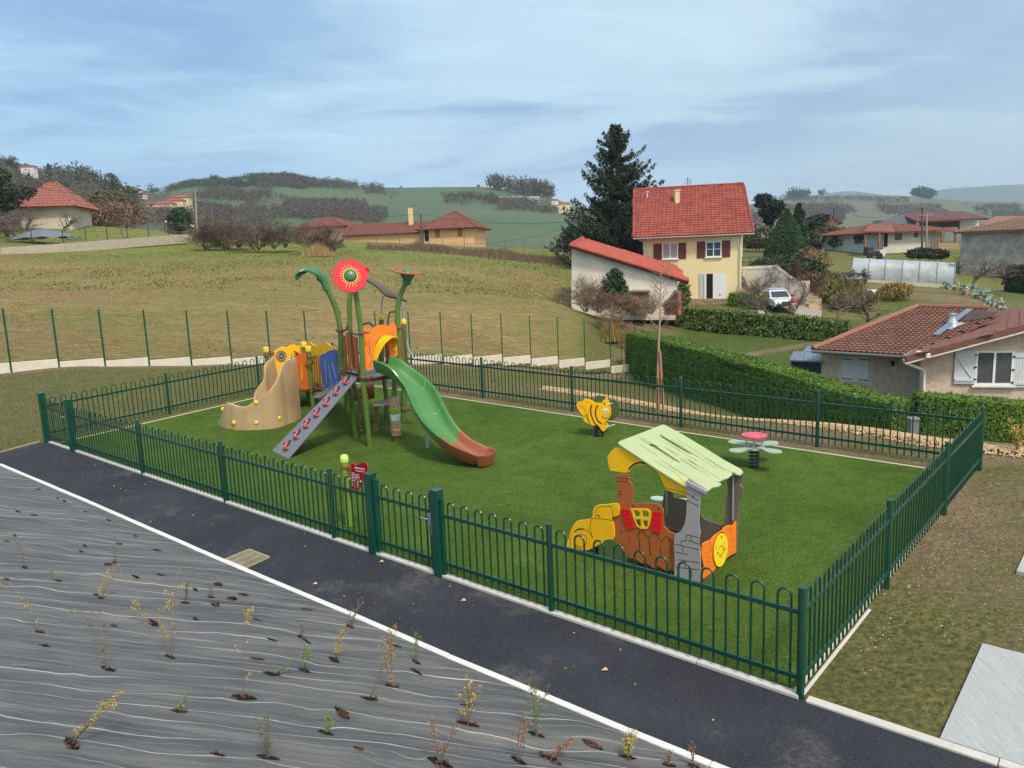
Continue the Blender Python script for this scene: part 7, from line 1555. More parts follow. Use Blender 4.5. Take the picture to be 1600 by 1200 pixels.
def simple_house(name, label, FL, FR, depth, zb, zE, zR, wallm, tilem, kind='gable', over=.4, wins=(), group=None, ridge_in=0, detail=True, cat='house', chim=None, pitch=.4):
 """front wall FL-FR at ground, ridge parallel to the front ('gable'/'hip') or across it ('front')"""
 A = V(FL[0], FL[1], 0); B = V(FR[0], FR[1], 0); X = (B-A).normalized(); N_ = V(X.y, -X.x, 0); back = -N_*depth; t = thing(name, (A.x, A.y, zb), label, cat, group)
 c = [A, B, B+back, A+back]; mb = MB(); W_ = (B-A).length
 vs_ = [q+V(0, 0, zb-.8) for q in c]+[q+V(0, 0, zE) for q in c]; fs = [(0, 1, 5, 4), (1, 2, 6, 5), (2, 3, 7, 6), (3, 0, 4, 7)]
 if kind == 'gable': vs_ += [B+back/2+V(0, 0, zR-.1), A+back/2+V(0, 0, zR-.1)]; fs += [(5, 6, 8), (7, 4, 9)]
 if kind == 'front': vs_ += [A.lerp(B, .5)+V(0, 0, zR-.1), A.lerp(B, .5)+back+V(0, 0, zR-.1)]; fs += [(4, 5, 8), (6, 7, 9)]
 mb.add(vs_, fs); wl = mb.build('wall', wallm, t)
 o = over; e = [A-X*o+N_*o, B+X*o+N_*o, B+X*o+back-N_*o, A-X*o+back-N_*o]; e = [q+V(0, 0, zE-.05) for q in e]
 if kind == 'hip': ri = min(depth/2+o, W_/2+o)*.98 if not ridge_in else ridge_in; r0 = (e[0]+e[3])/2+X*ri; r1 = (e[1]+e[2])/2-X*ri; r0.z = r1.z = zR; F_ = [[e[0], e[1], r1, r0], [e[2], e[3], r0, r1], [e[1], e[2], r1], [e[3], e[0], r0]]; hips = [(e[0], r0), (e[1], r1), (e[2], r1), (e[3], r0), (r0, r1)]
 elif kind == 'gable': r0 = (e[0]+e[3])/2; r1 = (e[1]+e[2])/2; r0.z = r1.z = zR; F_ = [[e[0], e[1], r1, r0], [e[2], e[3], r0, r1]]; hips = [(r0, r1), (e[0], r0), (e[1], r1)]
 else: r0 = (e[0]+e[1])/2; r1 = (e[2]+e[3])/2; r0.z = r1.z = zR; F_ = [[e[1], e[2], r1, r0], [e[3], e[0], r0, r1]]; hips = [(r0, r1)]
 mb = MB(); [slab(mb, f, .14) for f in F_]; ro = mb.build('roof', tilem, t)
 if detail:
  tm = MB(); [tiled(tm, f, f[0], f[1], pitch, pitch*1.4, .05, .05) for f in F_[:1]+(F_[2:] if kind == 'hip' else F_[1:] if kind == 'front' else [])]; tm.build('tiles', tilem, ro, recalc=False)
 mb = MB(); [mb.tube([a+V(0, 0, .04), b_+V(0, 0, .04)], .13, 6) for a, b_ in hips]; mb.build('ridge_tiles', tilem, ro, smooth=50)
 pn = Pane((A.x, A.y), (B.x, B.y))
 for w in wins:
  x0, x1, h0, h1 = w[:4]; m_ = w[4] if len(w) > 4 else None; nm = w[5] if len(w) > 5 else 'window'
  mb = MB(); mb.prism([[(x0, zb+h0), (x1, zb+h0), (x1, zb+h1), (x0, zb+h1)]], pn.O+pn.N*.03, pn.X, pn.Z, pn.N, .05); mb.build(nm, m_ or mat('window_dark', s2l((60, 60, 64)), .3), t)
 if chim:
  x, h = chim; q = A+X*x+back*.4; mb = MB(); mb.box((q.x, q.y, zR-.2+h/2), (.7, .7, h+1)); mb.build('chimney', mat('chimney_cream', s2l((216, 190, 150)), .85), ro)
 return t, pn
orw = mat('render_orange', s2l((214, 172, 128)), .9, .05, .5); otl = tile_mat('tile_brown_red', (126, 76, 64), (110, 66, 56)); brw = mat('render_cream2', s2l((200, 190, 170)), .9, .08, 1)
# orange farmhouse (hipped main block and long wing) beyond the field
def orange_farm():
 Y = 118; a_, b_ = at(662, 375, Y), at(741, 375, Y-1); zb = at(700, 378, Y)[2]; zE = at(700, 357, Y)[2]; zR = at(688, 332.5, Y+7)[2]
 shm = mat('shutter_tan', s2l((150, 96, 60)), .7)
 t, pn = simple_house('farmhouse', 'orange rendered house with a pyramid shaped brown red roof beyond the field', a_, b_, 11, zb-1, zE, zR, orw, otl, 'hip', .8, [(1.8,2.5,1.7,2.9,shm,'shutter'),(5.2,5.9,1.7,2.9,shm,'shutter'),(.2,.8,1.2,2.9,mat('dark_interior', s2l((24, 22, 24))),'door')], pitch=.5)
 a2, b2 = at(541, 378, Y+2), at(661, 376, Y+1); zE2 = at(600, 365.5, Y+2)[2]; zR2 = at(600, 350.5, Y+7)[2]
 t2, pn2 = simple_house('farmhouse_wing', 'long low orange wing with a plain brown red roof left of the pyramid roofed house', a2, b2, 9, zb-1, zE2, zR2, orw, otl, 'gable', .5, chim=(9.4, 1.9), cat='house', pitch=.5)
 a3, b3 = at(462, 378, Y+14), at(535, 377, Y+12); zE3 = at(500, 354, Y+13)[2]; zR3 = at(497, 341, Y+19)[2]
 simple_house('farmhouse', 'dull pink farmhouse half hidden behind the bare bushes on the field edge', a3, b3, 10, zb-1, zE3, zR3, mat('render_dull', s2l((186, 150, 128)), .9, .08), otl, 'hip', .6, pitch=.6)
orange_farm()
# left house with hip roof
def left_house():
 Y = 96; a_, b_ = at(34, 352, Y), at(113, 356, Y+1); zb = at(80, 358, Y)[2]; zE = at(80, 322, Y)[2]; zR = at(66, 287, Y+6)[2]
 t, pn = simple_house('house', 'cream house with a pink red hipped roof behind bare trees at the far left', a_, b_, 7.5, zb, zE, zR-.2, brw, tile_mat('tile_pink_red', (150, 92, 82), (134, 82, 72)), 'hip', .9, [(4.6,5.5,.1,1.2,mat('pvc_white', s2l((226, 228, 226))),'window')], pitch=.45, ridge_in=3.2)
 for u, v, Yc in ((56,286.5,102),): q = V(*at(u, v, Yc)); mb = MB(); mb.box(q+V(0, 0, -.4), (1.3, .6, 1.0)); mb.build('chimney', mat('chimney_dark', s2l((88, 70, 62)), .9), t)
left_house()
# right-hand farm group
def right_farm():
 wh = mat('render_white2', s2l((196, 196, 188)), .9, .05, 1); tl = tile_mat('tile_farm', (130, 82, 70), (116, 72, 62)); wood = mat('porch_wood', s2l((142, 108, 76)), .8, .1)
 Y = 104; K_ = lambda u, v, Yq: V(*at(u, v, Yq))
 a_, b_ = at(1380, 384, Y), at(1475, 384, Y+4); zb = at(1400, 386, Y)[2]; zE = at(1420, 361.5, Y)[2]; zR = at(1400, 347, Y+6)[2]
 t, pn = simple_house('farm_bungalow', 'white bungalow with a wooden porch and wide low red roof right of the pines', a_, b_, 11, zb, zE, zR, wh, tl, 'hip', 1.1, [(2.0,3.2,.9,2.1),(.1,.7,.1,2.2,mat('dark_interior', s2l((24, 22, 24))),'door'),(5.4,6.0,1.2,2.2)], pitch=.5)
 mb = MB(); slab(mb, [K_(1347, 361, Y-2), K_(1398, 362, Y-2), K_(1392, 349, Y+4), K_(1362, 350, Y+4)], .2); ro = mb.build('porch_roof', tl, t)
 for u, v, Yc in ((1352,386,Y-1.5),(1374,388,Y-1.8),(1493,378,Y+3),(1472,380,Y+1)):
  mb = MB(); mb.beam(K_(u, v+2, Yc), K_(u, 360, Yc), .22, .22); mb.build('porch_post', wood, t)
 mb = MB(); slab(mb, [K_(1462, 362, Y+1), K_(1498, 359, Y+2), K_(1496, 355, Y+8), K_(1462, 356, Y+8)], .2); mb.build('porch_roof', tl, t)
 # big modern barn behind
 a_, b_ = at(1378, 345, 135), at(1540, 345, 140); mg = mat('barn_roof', s2l((92, 52, 56)), .6, .05); gw = mat('barn_wall', s2l((112, 122, 134)), .7, .06)
 t2 = thing('modern_barn', (a_[0], a_[1], 6), 'large grey barn with a dark wine red sheet roof behind the white bungalow', 'barn')
 zE = K_(1450, 349, 135).z; P0, P1, P2, P3 = K_(1378, 347, 132), K_(1440, 347, 132), K_(1545, 342, 140), K_(1405, 333, 150)
 mb = MB(); mb.add([K_(1378, 365, 134), K_(1430, 365, 132), K_(1430, 345, 132), K_(1408, 334, 133.5), K_(1378, 342, 134)], [(0, 1, 2, 3, 4)]); pnx = Pane(at(1378, 360, 134)[:2], at(1430, 360, 133)[:2]); mb = MB(); pnx.board(mb, [(1378,370),(1378,343.5),(1408,334.5),(1432,345),(1432,370)], (), 6, -3); mb.build('wall', gw, t2)
 mb = MB(); slab(mb, [K_(1432, 345.5, 132), K_(1545, 340.5, 137), K_(1506, 329.8, 146), K_(1405, 333, 134)], .3); mb.build('roof', mg, t2)
 pny = Pane(at(1432, 360, 136)[:2], at(1530, 360, 140)[:2]); mb = MB(); pny.board(mb, [(1440,360),(1440,347),(1500,345),(1500,360)], (), .5, -.3); mb.build('side_wall', mat('barn_shadow', s2l((90, 88, 86)), .9), t2); mb = MB(); pny.board(mb, [(1485,358),(1488,350),(1505,345.5),(1530,345),(1530,358)], (), 3, -1.6); mb.build('white_tarpaulin', mat('tarp_white', s2l((218, 218, 216)), .6), t2)  # the side wall's shade is put into its darker colour
 # old barn at the right edge
 a_, b_ = at(1500, 404, 84), at(1640, 410, 78); zb = K_(1520, 405, 84).z; zE = K_(1510, 362, 84).z; gx = mat('old_plaster', s2l((164, 160, 154)), .95, .16, .8, bump=.3, bscale=9, col2=s2l((140, 134, 128)), c2scale=1.2)
 t3, pn3 = simple_house('old_barn', 'old grey plastered barn with a weathered brown tile roof at the right edge', a_, b_, 12, zb-1, zE, K_(1545, 346, 90).z, gx, tile_mat('tile_weathered', (124, 108, 96), (134, 96, 80)), 'hip', .6, cat='barn', ridge_in=3.5, pitch=.4)
 mb = MB(); pn4 = Pane(at(1540, 350, 92)[:2], at(1640, 350, 90)[:2]); slab(mb, [K_(1532, 350, 91), K_(1640, 351, 88), K_(1640, 337.5, 95), K_(1556, 337.5, 97)], .25); mb.build('rear_roof', tile_mat('tile_rear', (142, 100, 84), (126, 88, 72)), t3)
 # fence of pale boards, tractor-like machine under the porch
 pf_ = Pane(at(1464, 385, 98)[:2], at(1499, 385, 97)[:2]); t4 = thing('board_fence', (*pf_.P0, tz(*pf_.P0)), 'pale horizontal board fence beside the white bungalow porch', 'fence'); mb = MB()
 for v in (380, 383.2, 386.4): pf_.board(mb, [(1465,v+2.6),(1465,v),(1499,v),(1499,v+2.6)], (), .08)
 mb.build('boards', mat('board_pale', s2l((190, 168, 128)), .8, .1), t4)
 mb = MB(); [mb.beam(K_(u, 391, 97.9), K_(u, 376, 97.9), .15, .15) for u in (1456.5, 1461, 1465)]; mb.build('posts', wood, t4)
 p = gat(1365, 99); t5 = thing('farm_vehicle', p, 'small dark farm vehicle with a white rear parked under the bungalow porch', 'vehicle'); mb = MB(); mb.box(V(*p)+V(-.3, 0, .75), (1.6, 1.2, .6)); mb.box(V(*p)+V(-.7, 0, 1.25), (.8, 1.1, .6)); mb.build('body', mat('machine_dark', s2l((52, 54, 58)), .5), t5, bevel=.08); mb = MB(); mb.box(V(*p)+V(.8, -.1, .7), (.7, 1.2, .8)); mb.build('rear_box', mat('sack_white', s2l((214, 206, 196))), t5, bevel=.05)
 for s in (-.8, .4): mb = MB(); mb.lathe(V(*p)+V(s, -.6, .38), [(.38, 0), (.38, .2)], 14, (0, -1, 0)); mb.build('wheel', hblack, t5)
 # low white sheds between the pines
 for i, (u0, u1, v0, v1, Y, lab) in enumerate(((1313,1350,363,368,128,'long low pale wall between the pines and the bungalow'),(1240,1262,352,362,132,'small cream shed low between the dark pines'),(1190,1202,350,361,130,'small cream shed left under the round pine'))):
  a_, b_ = at(u0, v1, Y), at(u1, v1, Y); simple_house('shed', lab, a_, b_, 4, at(u0, v1, Y)[2]-.5, at(u0, v0+2, Y)[2], at(u0, v0, Y+2)[2]+.15, brw, tl, 'gable', .2, detail=False, cat='shed')
 # greenhouse tunnel
 G0, G1 = gat(1331, 79.5), gat(1492, 75.5); g0 = at(1330, 440, 79.5); g1 = at(1491, 450, 75); ax = V(*(g1-g0)); ax.z = 0; Lg = ax.length; ax.normalize(); nn = V(-ax.y, ax.x, 0); R_ = 2.2
 z0, z1 = g0[2]-.1, g1[2]-.1; t6 = thing('polytunnel', (g0[0], g0[1], z0), 'long white plastic greenhouse tunnel with hoops in the vegetable garden', 'greenhouse')
 pl_ = mat('plastic_film', s2l((176, 184, 186)), .4, .14, 1.2, spec=.5, col2=s2l((150, 160, 160)), c2scale=1.0); bsdf(pl_).inputs['Transmission Weight'].default_value = .25; bsdf(pl_).inputs['Alpha'].default_value = .93
 c0 = V(*g0)+nn*R_; segs = 36; P = []; k_ = 14
 for i in range(segs+1):
  f = i/segs; bay = abs(math.sin(math.pi*f*6)); r = R_*(1-.018*bay); c = c0+ax*(Lg*f); c.z = z0+(z1-z0)*f
  for k in range(k_+1): a = math.pi*k/k_; P.append(c+nn*(-math.cos(a)*r)+V(0, 0, math.sin(a)*r*1.12))
 mb = MB(); mb.add(P, [(i*(k_+1)+k, i*(k_+1)+k+1, (i+1)*(k_+1)+k+1, (i+1)*(k_+1)+k) for i in range(segs) for k in range(k_)]+[tuple(range(k_+1)), tuple(segs*(k_+1)+k for k in range(k_, -1, -1))]); sk = mb.build('plastic_cover', pl_, t6, smooth=60, recalc=False)
 for i in range(7):
  f = i/6; c = c0+ax*(Lg*f); c.z = z0+(z1-z0)*f; mb = MB(); mb.tube([c+nn*(-math.cos(math.pi*k/k_)*R_*1.01)+V(0, 0, math.sin(math.pi*k/k_)*R_*1.135) for k in range(k_+1)], .045, 6); mb.build('hoop', mat('hoop_grey', s2l((120, 128, 130)), .5), t6, smooth=50)
 mb = MB(); e0 = c0-ax*.03; e0.z = z0; mb.beam(e0+nn*(-.5), e0+nn*(-.5)+V(0, 0, 1.9), .05, .05); mb.beam(e0+nn*(.4), e0+nn*(.4)+V(0, 0, 1.9), .05, .05); mb.beam(e0+nn*(-.5)+V(0, 0, 1.9), e0+nn*.4+V(0, 0, 1.9), .05, .05); mb.build('door', mat('hoop_grey', s2l((120, 128, 130))), t6)
 mb = MB(); f0, f1 = c0-nn*(R_*1.0)-V(0, 0, 0), c0-nn*(R_*1.0)+ax*Lg; mb.beam(V(f0.x, f0.y-.05, z0+.18), V(f1.x, f1.y-.05, z1+.18), .05, .45); mb.build('ground_skirt', mat('skirt_cream', s2l((206, 200, 172)), .7, .15, 2), t6)
right_farm()
# distant hamlets on the hills
def hamlet():
 cr_ = mat('far_cream', s2l((214, 196, 160)), .9); wh_ = mat('far_white', s2l((214, 208, 200)), .9); tl = mat('far_tile', s2l((150, 88, 72)), .9, .1, .3); tg = mat('far_grey_roof', s2l((150, 140, 132)), .9)
 L_ = [(32,52,258,264,330,wh_,tl,'white house with a red roof alone on the wooded hilltop'),(189,202,290,296,380,cr_,tl,'small cream house uppermost in the left hillside village'),(206,220,295,301,385,wh_,tl,'pale house with a red roof stepping down the left hillside village'),(219,226,300,306,380,wh_,tl,'tiny white house at the lower end of the hillside village'),(138,154,301,305,360,wh_,tg,'low white building among the trees on the left hillside'),
          (224,235,317,323,300,cr_,tl,'smallest house left of the sunlit hamlet'),(238,270,315,325,300,cr_,tl,'front low house of the sunlit hamlet'),(260,286,310,320,315,cr_,tl,'middle house of the sunlit hamlet'),(268,295,304,316,330,cr_,tl,'tallest house at the back of the sunlit hamlet'),
          (776,815,307,315,620,cr_,tg,'long farm building with a pale grey roof on the far ridge'),(757,785,318,321.5,600,wh_,tg,'low white wall shaped building on the meadow slope'),(825,843,307,315,620,wh_,tg,'grey barn right of the long ridge building'),(862,873,311,317,600,wh_,tl,'small red roofed house near the spruce on the ridge'),(873,893,316,325,560,cr_,tl,'cream house with a red roof directly left of the spruce')]
 for u0, u1, v0, v1, Y, wm_, tm_, lab in L_:
  a_, b_ = at(u0, v1, Y), at(u1, v1, Y); zb = at(u0, v1, Y)[2]; h = at(u0, v0, Y)[2]-zb; W_ = b_[0]-a_[0]
  wins = [(W_*f, W_*f+W_*.08, h*.2, h*.45) for f in (.15, .4, .65, .85)] if W_ > 3 else []
  simple_house('far_house', lab, a_, b_, max(3, W_*.5), zb-3, zb+h*.62, zb+h, wm_, tm_, 'gable' if tm_ is tg else 'hip', .3, wins, group='houses far off on the hills', detail=False)
hamlet()
# low wall and fence along the top left of the field
def left_wall():
 cw = mat('wall_concrete', s2l((176, 168, 152)), .9, .1, 1.5); P = [at(-60, 398, 70), at(0, 391, 72), at(100, 384, 77), at(200, 376, 84), at(293, 369, 92)]
 t = thing('field_wall', P[0], 'long low concrete wall with wire fence along the top left of the field', 'wall'); mb = MB()
 for p, q in zip(P[:-1], P[1:]): p, q = V(*p), V(*q); mb.beam(p-V(0, 0, .25), q-V(0, 0, .25), .3, .95)
 mb.build('wall', cw, t); mb = MB(); m2 = MB()
 for p, q in zip(P[:-1], P[1:]):
  p, q = V(*p), V(*q); k = int((q-p).length/2.5)
  for i in range(k): a_ = p.lerp(q, i/k)+V(0, 0, .2); mb.beam(a_, a_+V(0, 0, 1.35), .06, .06)
  for h in (.3, .6, .9, 1.2, 1.5): m2.tube([p+V(0, 0, h), q+V(0, 0, h)], .012, 3)
 mb.build('posts', mat('rail_dark', s2l((60, 52, 50))), t); m2.build('wires', mat('wire_grey', s2l((110, 112, 110)), .6), t)
left_wall()
# trellis fence at the top right of the field
def trellis():
 P = [at(590, 392, 92), at(660, 391, 92), at(760, 393, 88), at(880, 399, 84), at(893, 401, 83)]; t = thing('trellis_fence', P[0], 'long rusty post and wire fence with dry brush along the far edge of the field', 'fence'); mb = MB(); m2 = MB()
 for p, q in zip(P[:-1], P[1:]):
  p, q = V(*p), V(*q); k = max(1, int((q-p).length/2.2)); p.z = tz(p.x, p.y); q.z = tz(q.x, q.y)
  for i in range(k): a_ = p.lerp(q, i/k); mb.beam(a_, a_+V(random.uniform(-.1, .1), 0, random.uniform(1.6, 2.1)), .07, .07)
  for h in (.5, 1.1, 1.75): m2.tube([p+V(0, 0, h), q+V(0, 0, h)], .016, 3)
 mb.build('posts', mat('post_rust', s2l((120, 100, 88)), .9, island=.2), t); m2.build('wires', mat('wire_grey', s2l((110, 112, 110))), t)
trellis()
# utility poles and wires
def poles():
 wd = mat('pole_concrete', s2l((150, 142, 130)), .9, .1); wdk = mat('pole_wood', s2l((98, 80, 70)), .9, .1); ins = mat('insulator', s2l((170, 180, 180)), .4)
 L_ = [(305,370,298,108,wd,'grey pole with a crossbar standing behind the bushes left of the hill',1),(658,398,334,96,wdk,'brown pole before the pyramid roofed orange house',0),(1303,362,324,118,wdk,'dark pole left of the white bungalow',1),(1441,388,324,100,wdk,'dark wooden pole before the white bungalow',0),(1448,396,334,96,wd,'pale leaning pole right beside the dark wooden pole',1),(1203,362,332,125,wd,'pale thin pole before the round pine',0)]
 tops = {}
 for u, vb, vt, Y, m_, lab, cb_ in L_:
  a_, b_ = V(*at(u+ (3 if u == 305 else 0), vb, Y)), V(*at(u, vt, Y)); t = thing('utility_pole', a_, lab, 'pole', 'utility poles'); mb = MB(); mb.tube([a_-V(0, 0, .5), b_], [.15, .10], 8); mb.build('pole', m_, t, smooth=50); tops[u] = b_
  if cb_: mb = MB(); mb.beam(b_+V(-.9, 0, -.15), b_+V(.9, 0, -.15), .08, .08); arm = mb.build('crossarm', m_, t); 
  mb = MB(); mb.lathe(b_-V(0, 0, .02), [(.05, 0), (.05, .16)], 6); mb.build('insulator', ins, t)
 def wire(a_, b_, sag, lab, nm='overhead_wire'):
  a_, b_ = V(*a_) if not isinstance(a_, Vector) else a_, V(*b_) if not isinstance(b_, Vector) else b_; t = thing(nm, a_, lab, 'cable', 'overhead cables'); mb = MB(); mb.tube([a_.lerp(b_, k/16)-V(0, 0, sag*4*(k/16)*(1-k/16)) for k in range(17)], .022, 4); mb.build('cable', mat('cable_dark', s2l((86, 86, 88)), .7), t)
 wire(tops[305], at(20, 285, 60), 1.0, 'overhead cable running left from the pole with the crossbar'); wire(tops[305], tops[658]+V(0, 0, .0), 1.6, 'overhead cable between the crossbar pole and the orange house pole')
 wire(tops[658], at(1000, 330, 80), 1.2, 'overhead cable from the orange house pole towards the spruce'); wire(at(560, 362, 105), at(900, 352, 95), 2.0, 'lower sagging cable across the meadow behind the field')
 wire(tops[1303], tops[1441], 1.4, 'overhead cable between the two dark poles by the bungalow'); wire(tops[1441], at(1640, 352, 90), .8, 'overhead cable from the bungalow pole to the old barn'); wire(at(1170, 345, 90), tops[1303], 1.5, 'overhead cable left from the pole beside the bungalow')
 # thin pole on the right ridge and antenna
poles()
def garden_bits():
 p = V(*at(1377, 468, 57)); z = tz(p.x, p.y); t = thing('garden_chair', (p.x, p.y, z), 'blue fabric folding garden chair standing in the vegetable plot', 'chair'); bl = mat('chair_blue', s2l((70, 92, 158)), .6, .1, 8)
 a_, b_ = V(*at(1347, 474, 57)), V(*at(1360, 474, 57)); c0 = (a_+b_)/2; z = tz(c0.x, c0.y); w = .62
 t.location = (c0.x, c0.y, z); mb = MB(); slab(mb, [c0+V(-w/2, 0, .4-c0.z+z), c0+V(w/2, 0, .4-c0.z+z), c0+V(w/2, .28, 1.12-c0.z+z), c0+V(-w/2, .28, 1.12-c0.z+z)], .04); mb.build('backrest', bl, t); mb = MB(); slab(mb, [c0+V(-w/2, -.45, .42-c0.z+z), c0+V(w/2, -.45, .42-c0.z+z), c0+V(w/2, 0, .38-c0.z+z), c0+V(-w/2, 0, .38-c0.z+z)], .04); mb.build('seat', mat('sack_white', s2l((214, 206, 196))), t)
 for s in (-1, 1): mb = MB(); mb.tube([c0+V(s*w/2, -.45, .42-c0.z+z), c0+V(s*w/2, .1, -.02-c0.z+z)], .02, 5); mb.tube([c0+V(s*w/2, .2, .7-c0.z+z), c0+V(s*w/2, -.4, -.02-c0.z+z)], .02, 5); mb.build('leg', galv, t)
 q = gat(1309, 66); t = thing('water_barrel', q, 'blue plastic water barrel beside the wood pile', 'barrel'); mb = MB(); mb.lathe(q, [(.38, 0), (.42, .1), (.42, .95), (.36, 1.05)], 14); br_ = mb.build('barrel', mat('barrel_blue', s2l((40, 92, 150)), .4), t, smooth=50); mb = MB(); mb.lathe(V(*q)+V(0, 0, 1.05), [(.38, 0), (.38, .05)], 14); mb.build('lid', mat('lid_blue', s2l((70, 120, 176)), .4), t)
 # wood pile: dark boards and logs under black tarpaulin
 rs = random.Random(5); q = gat(1308, 72); t = thing('log_pile', q, 'jumbled dark wood pile with black sheeting left of the greenhouse tunnel', 'wood pile'); 
 mb = MB(); m2 = MB()
 for _ in range(60):
  c = V(*q)+V(rs.uniform(-2.2, 3), rs.uniform(-.8, .8), rs.uniform(.1, 1.1)); d = V(rs.gauss(0, 1), rs.gauss(0, .4), rs.gauss(0, .25)).normalized()*rs.uniform(.3, .8); (mb if rs.random() < .7 else m2).beam(c-d, c+d, rs.uniform(.06, .2), rs.uniform(.06, .2))
 mb.build('planks', mat('wood_grey_dark', s2l((70, 66, 66)), .9, island=.4), t); m2.build('sheeting', mat('tarp_pale', s2l((130, 136, 150)), .6, island=.3), t)
 # cabbage rows
 rs2 = np.random.RandomState(3); cg = mat('cabbage_leaf', s2l((146, 160, 140)), .6, island=.3); t0 = None
 A0, A1 = on(1478, 447), on(1560, 486)
 for k in range(24):
  f = k/23; p = A0*(1-f)+A1*f; p = p+np.array([rs2.normal(0, .35), rs2.normal(0, .3), 0]); p[2] = tz(*p[:2]); t = thing('cabbage', p, 'tall grey green leafy cabbage plant in the row right of the tunnel', 'cabbage', 'cabbage plants in the garden row')
  n_ = 60; d = rand_unit(rs2, n_); d[:, 2] = np.abs(d[:, 2]); C = d*np.array([.34, .34, .55])*rs2.uniform(.5, 1, (n_, 1))+np.array([0, 0, .12]); o = fast_mesh('leaves', leaf_tris(C, .2, rs2, elong=1.1), 3, cg); o.parent = t
  if k % 6 == 3: t_ = thing('plant_pot', p+np.array([-.3, -.4, 0]), 'terracotta and white pot standing at the cabbage row', 'pot', 'pots at the cabbage row'); mb = MB(); mb.lathe((0, 0, 0), [(.14, 0), (.2, .35), (.2, .42)], 10); o = mb.build('pot', mat('pot_terracotta', s2l((190, 140, 120)), .7), None); o.parent = t_
 # white fleece tunnel
 q = gat(1338, 63); t = thing('fleece_cover', q, 'white fleece cover lying on the garden bed below the tunnel', 'cover'); mb = MB(); P = []
 for i in range(9):
  for k in range(7): a = math.pi*k/6; P.append(V(*q)+V(-1.6+3.2*i/8, .9-i*.22-.5*math.cos(a), .38*math.sin(a)*(.6+.4*math.sin(math.pi*i/8))-.02))
 mb.add(P, [(i*7+k, i*7+k+1, (i+1)*7+k+1, (i+1)*7+k) for i in range(8) for k in range(6)]); mb.build('fleece', mat('fleece_white', s2l((206, 206, 200)), .8, .1, 3), t, smooth=60)
garden_bits()
# =====================  HEDGES, TREES, BUSHES  =====================
hA, hB = at(996, 560, 40.2), at(1424, 640, 21.4)
zTA, zTB = at(1000, 519, 40)[2], at(1420, 626, 21.4)[2]
P0, P1 = np.array(hA[:2]), np.array(hB[:2])
def hb(s): return tz(*(P0+(P1-P0)*min(1, s/np.hypot(*(P1-P0)))))
Lh = np.hypot(*(P1-P0)); zb_ = [tz(*(P0+(P1-P0)*f)) for f in np.linspace(0, 1, 30)]
def htop(f): # top profile read from the photograph
 u = 1000+(f**1.0)*420; return 0
prof_ = []
for f in np.linspace(0, 1, 30):
 p = P0+(P1-P0)*f; u = 800+F*(p[0]/(p[1]*math.cos(PITCH)))*1.0; 
 vt = np.interp(u, [990, 1040, 1100, 1160, 1230, 1300, 1360, 1424], [517, 525, 541, 556, 574, 596, 612, 627]); prof_.append(at(u, vt, p[1])[2])
prof_ = np.convolve(np.pad(np.array(prof_), 2, 'edge'), np.ones(5)/5, 'valid')
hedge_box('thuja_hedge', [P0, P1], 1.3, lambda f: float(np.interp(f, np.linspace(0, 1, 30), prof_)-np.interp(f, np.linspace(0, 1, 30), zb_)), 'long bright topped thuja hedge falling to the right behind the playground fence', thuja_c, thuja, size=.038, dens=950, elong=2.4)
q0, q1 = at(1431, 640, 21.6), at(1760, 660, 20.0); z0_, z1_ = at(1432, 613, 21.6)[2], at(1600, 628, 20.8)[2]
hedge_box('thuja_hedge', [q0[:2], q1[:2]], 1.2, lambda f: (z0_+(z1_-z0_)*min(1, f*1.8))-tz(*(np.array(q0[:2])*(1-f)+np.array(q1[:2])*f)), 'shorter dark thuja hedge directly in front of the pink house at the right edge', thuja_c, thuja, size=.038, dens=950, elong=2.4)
# thin wire posts before the long hedge
t = thing('wire_fence', (*mfence(18), tz(*mfence(18))), 'thin green wire fence posts running down in front of the long thuja hedge', 'fence'); hd = (P1-P0)/Lh; hn = np.array([hd[1], -hd[0]]); 
hn = hn if hn[1] < 0 else -hn
mb = MB(); mb2 = MB(); pv = None
for k in range(0, 14):
 p = P0+hd*(.3+k*1.62)+hn*1.0; z = tz(*p); mb = MB(); mb.beam((*p, z-.1), (*p, z+1.6), .03, .03); mb.build('post', MATS['wire_green'], t)
 if pv is not None:
  for h in (.2, .6, 1.0, 1.4, 1.6): mb2.tube([(*pv[:2], pv[2]+h), (*p, z+h)], .006, 3)
 pv = (*p, z)
mb2.build('wires', MATS['mesh_wire'], t)
t = thing('gate_pillar', gat(1427, 20.6), 'grey concrete pillar in the gap between the two thuja hedges', 'pillar'); p = at(1427, 655, 20.4); mb = MB(); mb.box((p[0], p[1], p[2]-1.0), (.22, .22, 2.0)); mb.build('pillar', mat('pillar_grey', s2l((120, 122, 124)), .9, .1, 3), t, bevel=.01); mb = MB(); mb.box((p[0], p[1], p[2]+.02), (.28, .28, .05)); mb.build('cap', MATS['pillar_grey'], t)
# laurel hedge below the yellow house
a_, b_ = at(1066, 520, 52), at(1318, 540, 45.5)
def lh(f): 
 u = 1066+252*f; Y = 52-6.5*f; vt = np.interp(u, [1066, 1160, 1200, 1260, 1318], [481, 486, 491, 494, 503]); return at(u, vt, Y)[2]-tz(*(np.array(a_[:2])*(1-f)+np.array(b_[:2])*f))
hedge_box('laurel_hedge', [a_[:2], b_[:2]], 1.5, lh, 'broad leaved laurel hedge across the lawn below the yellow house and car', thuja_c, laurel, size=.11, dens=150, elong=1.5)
a_, b_ = at(1149, 480, 57.2), at(1200, 486, 55.2)
hedge_box('clipped_hedge', [a_[:2], b_[:2]], 1.8, lambda f: 1.35-.35*f, 'short bright green clipped hedge left of the white car', thuja_c, mat('box_green', s2l((84, 116, 40)), .8, .12, 1, island=.35), size=.09, dens=200, elong=2.2, base=lambda s: at(1149, 484, 57)[2]-.1-.1*s/3)
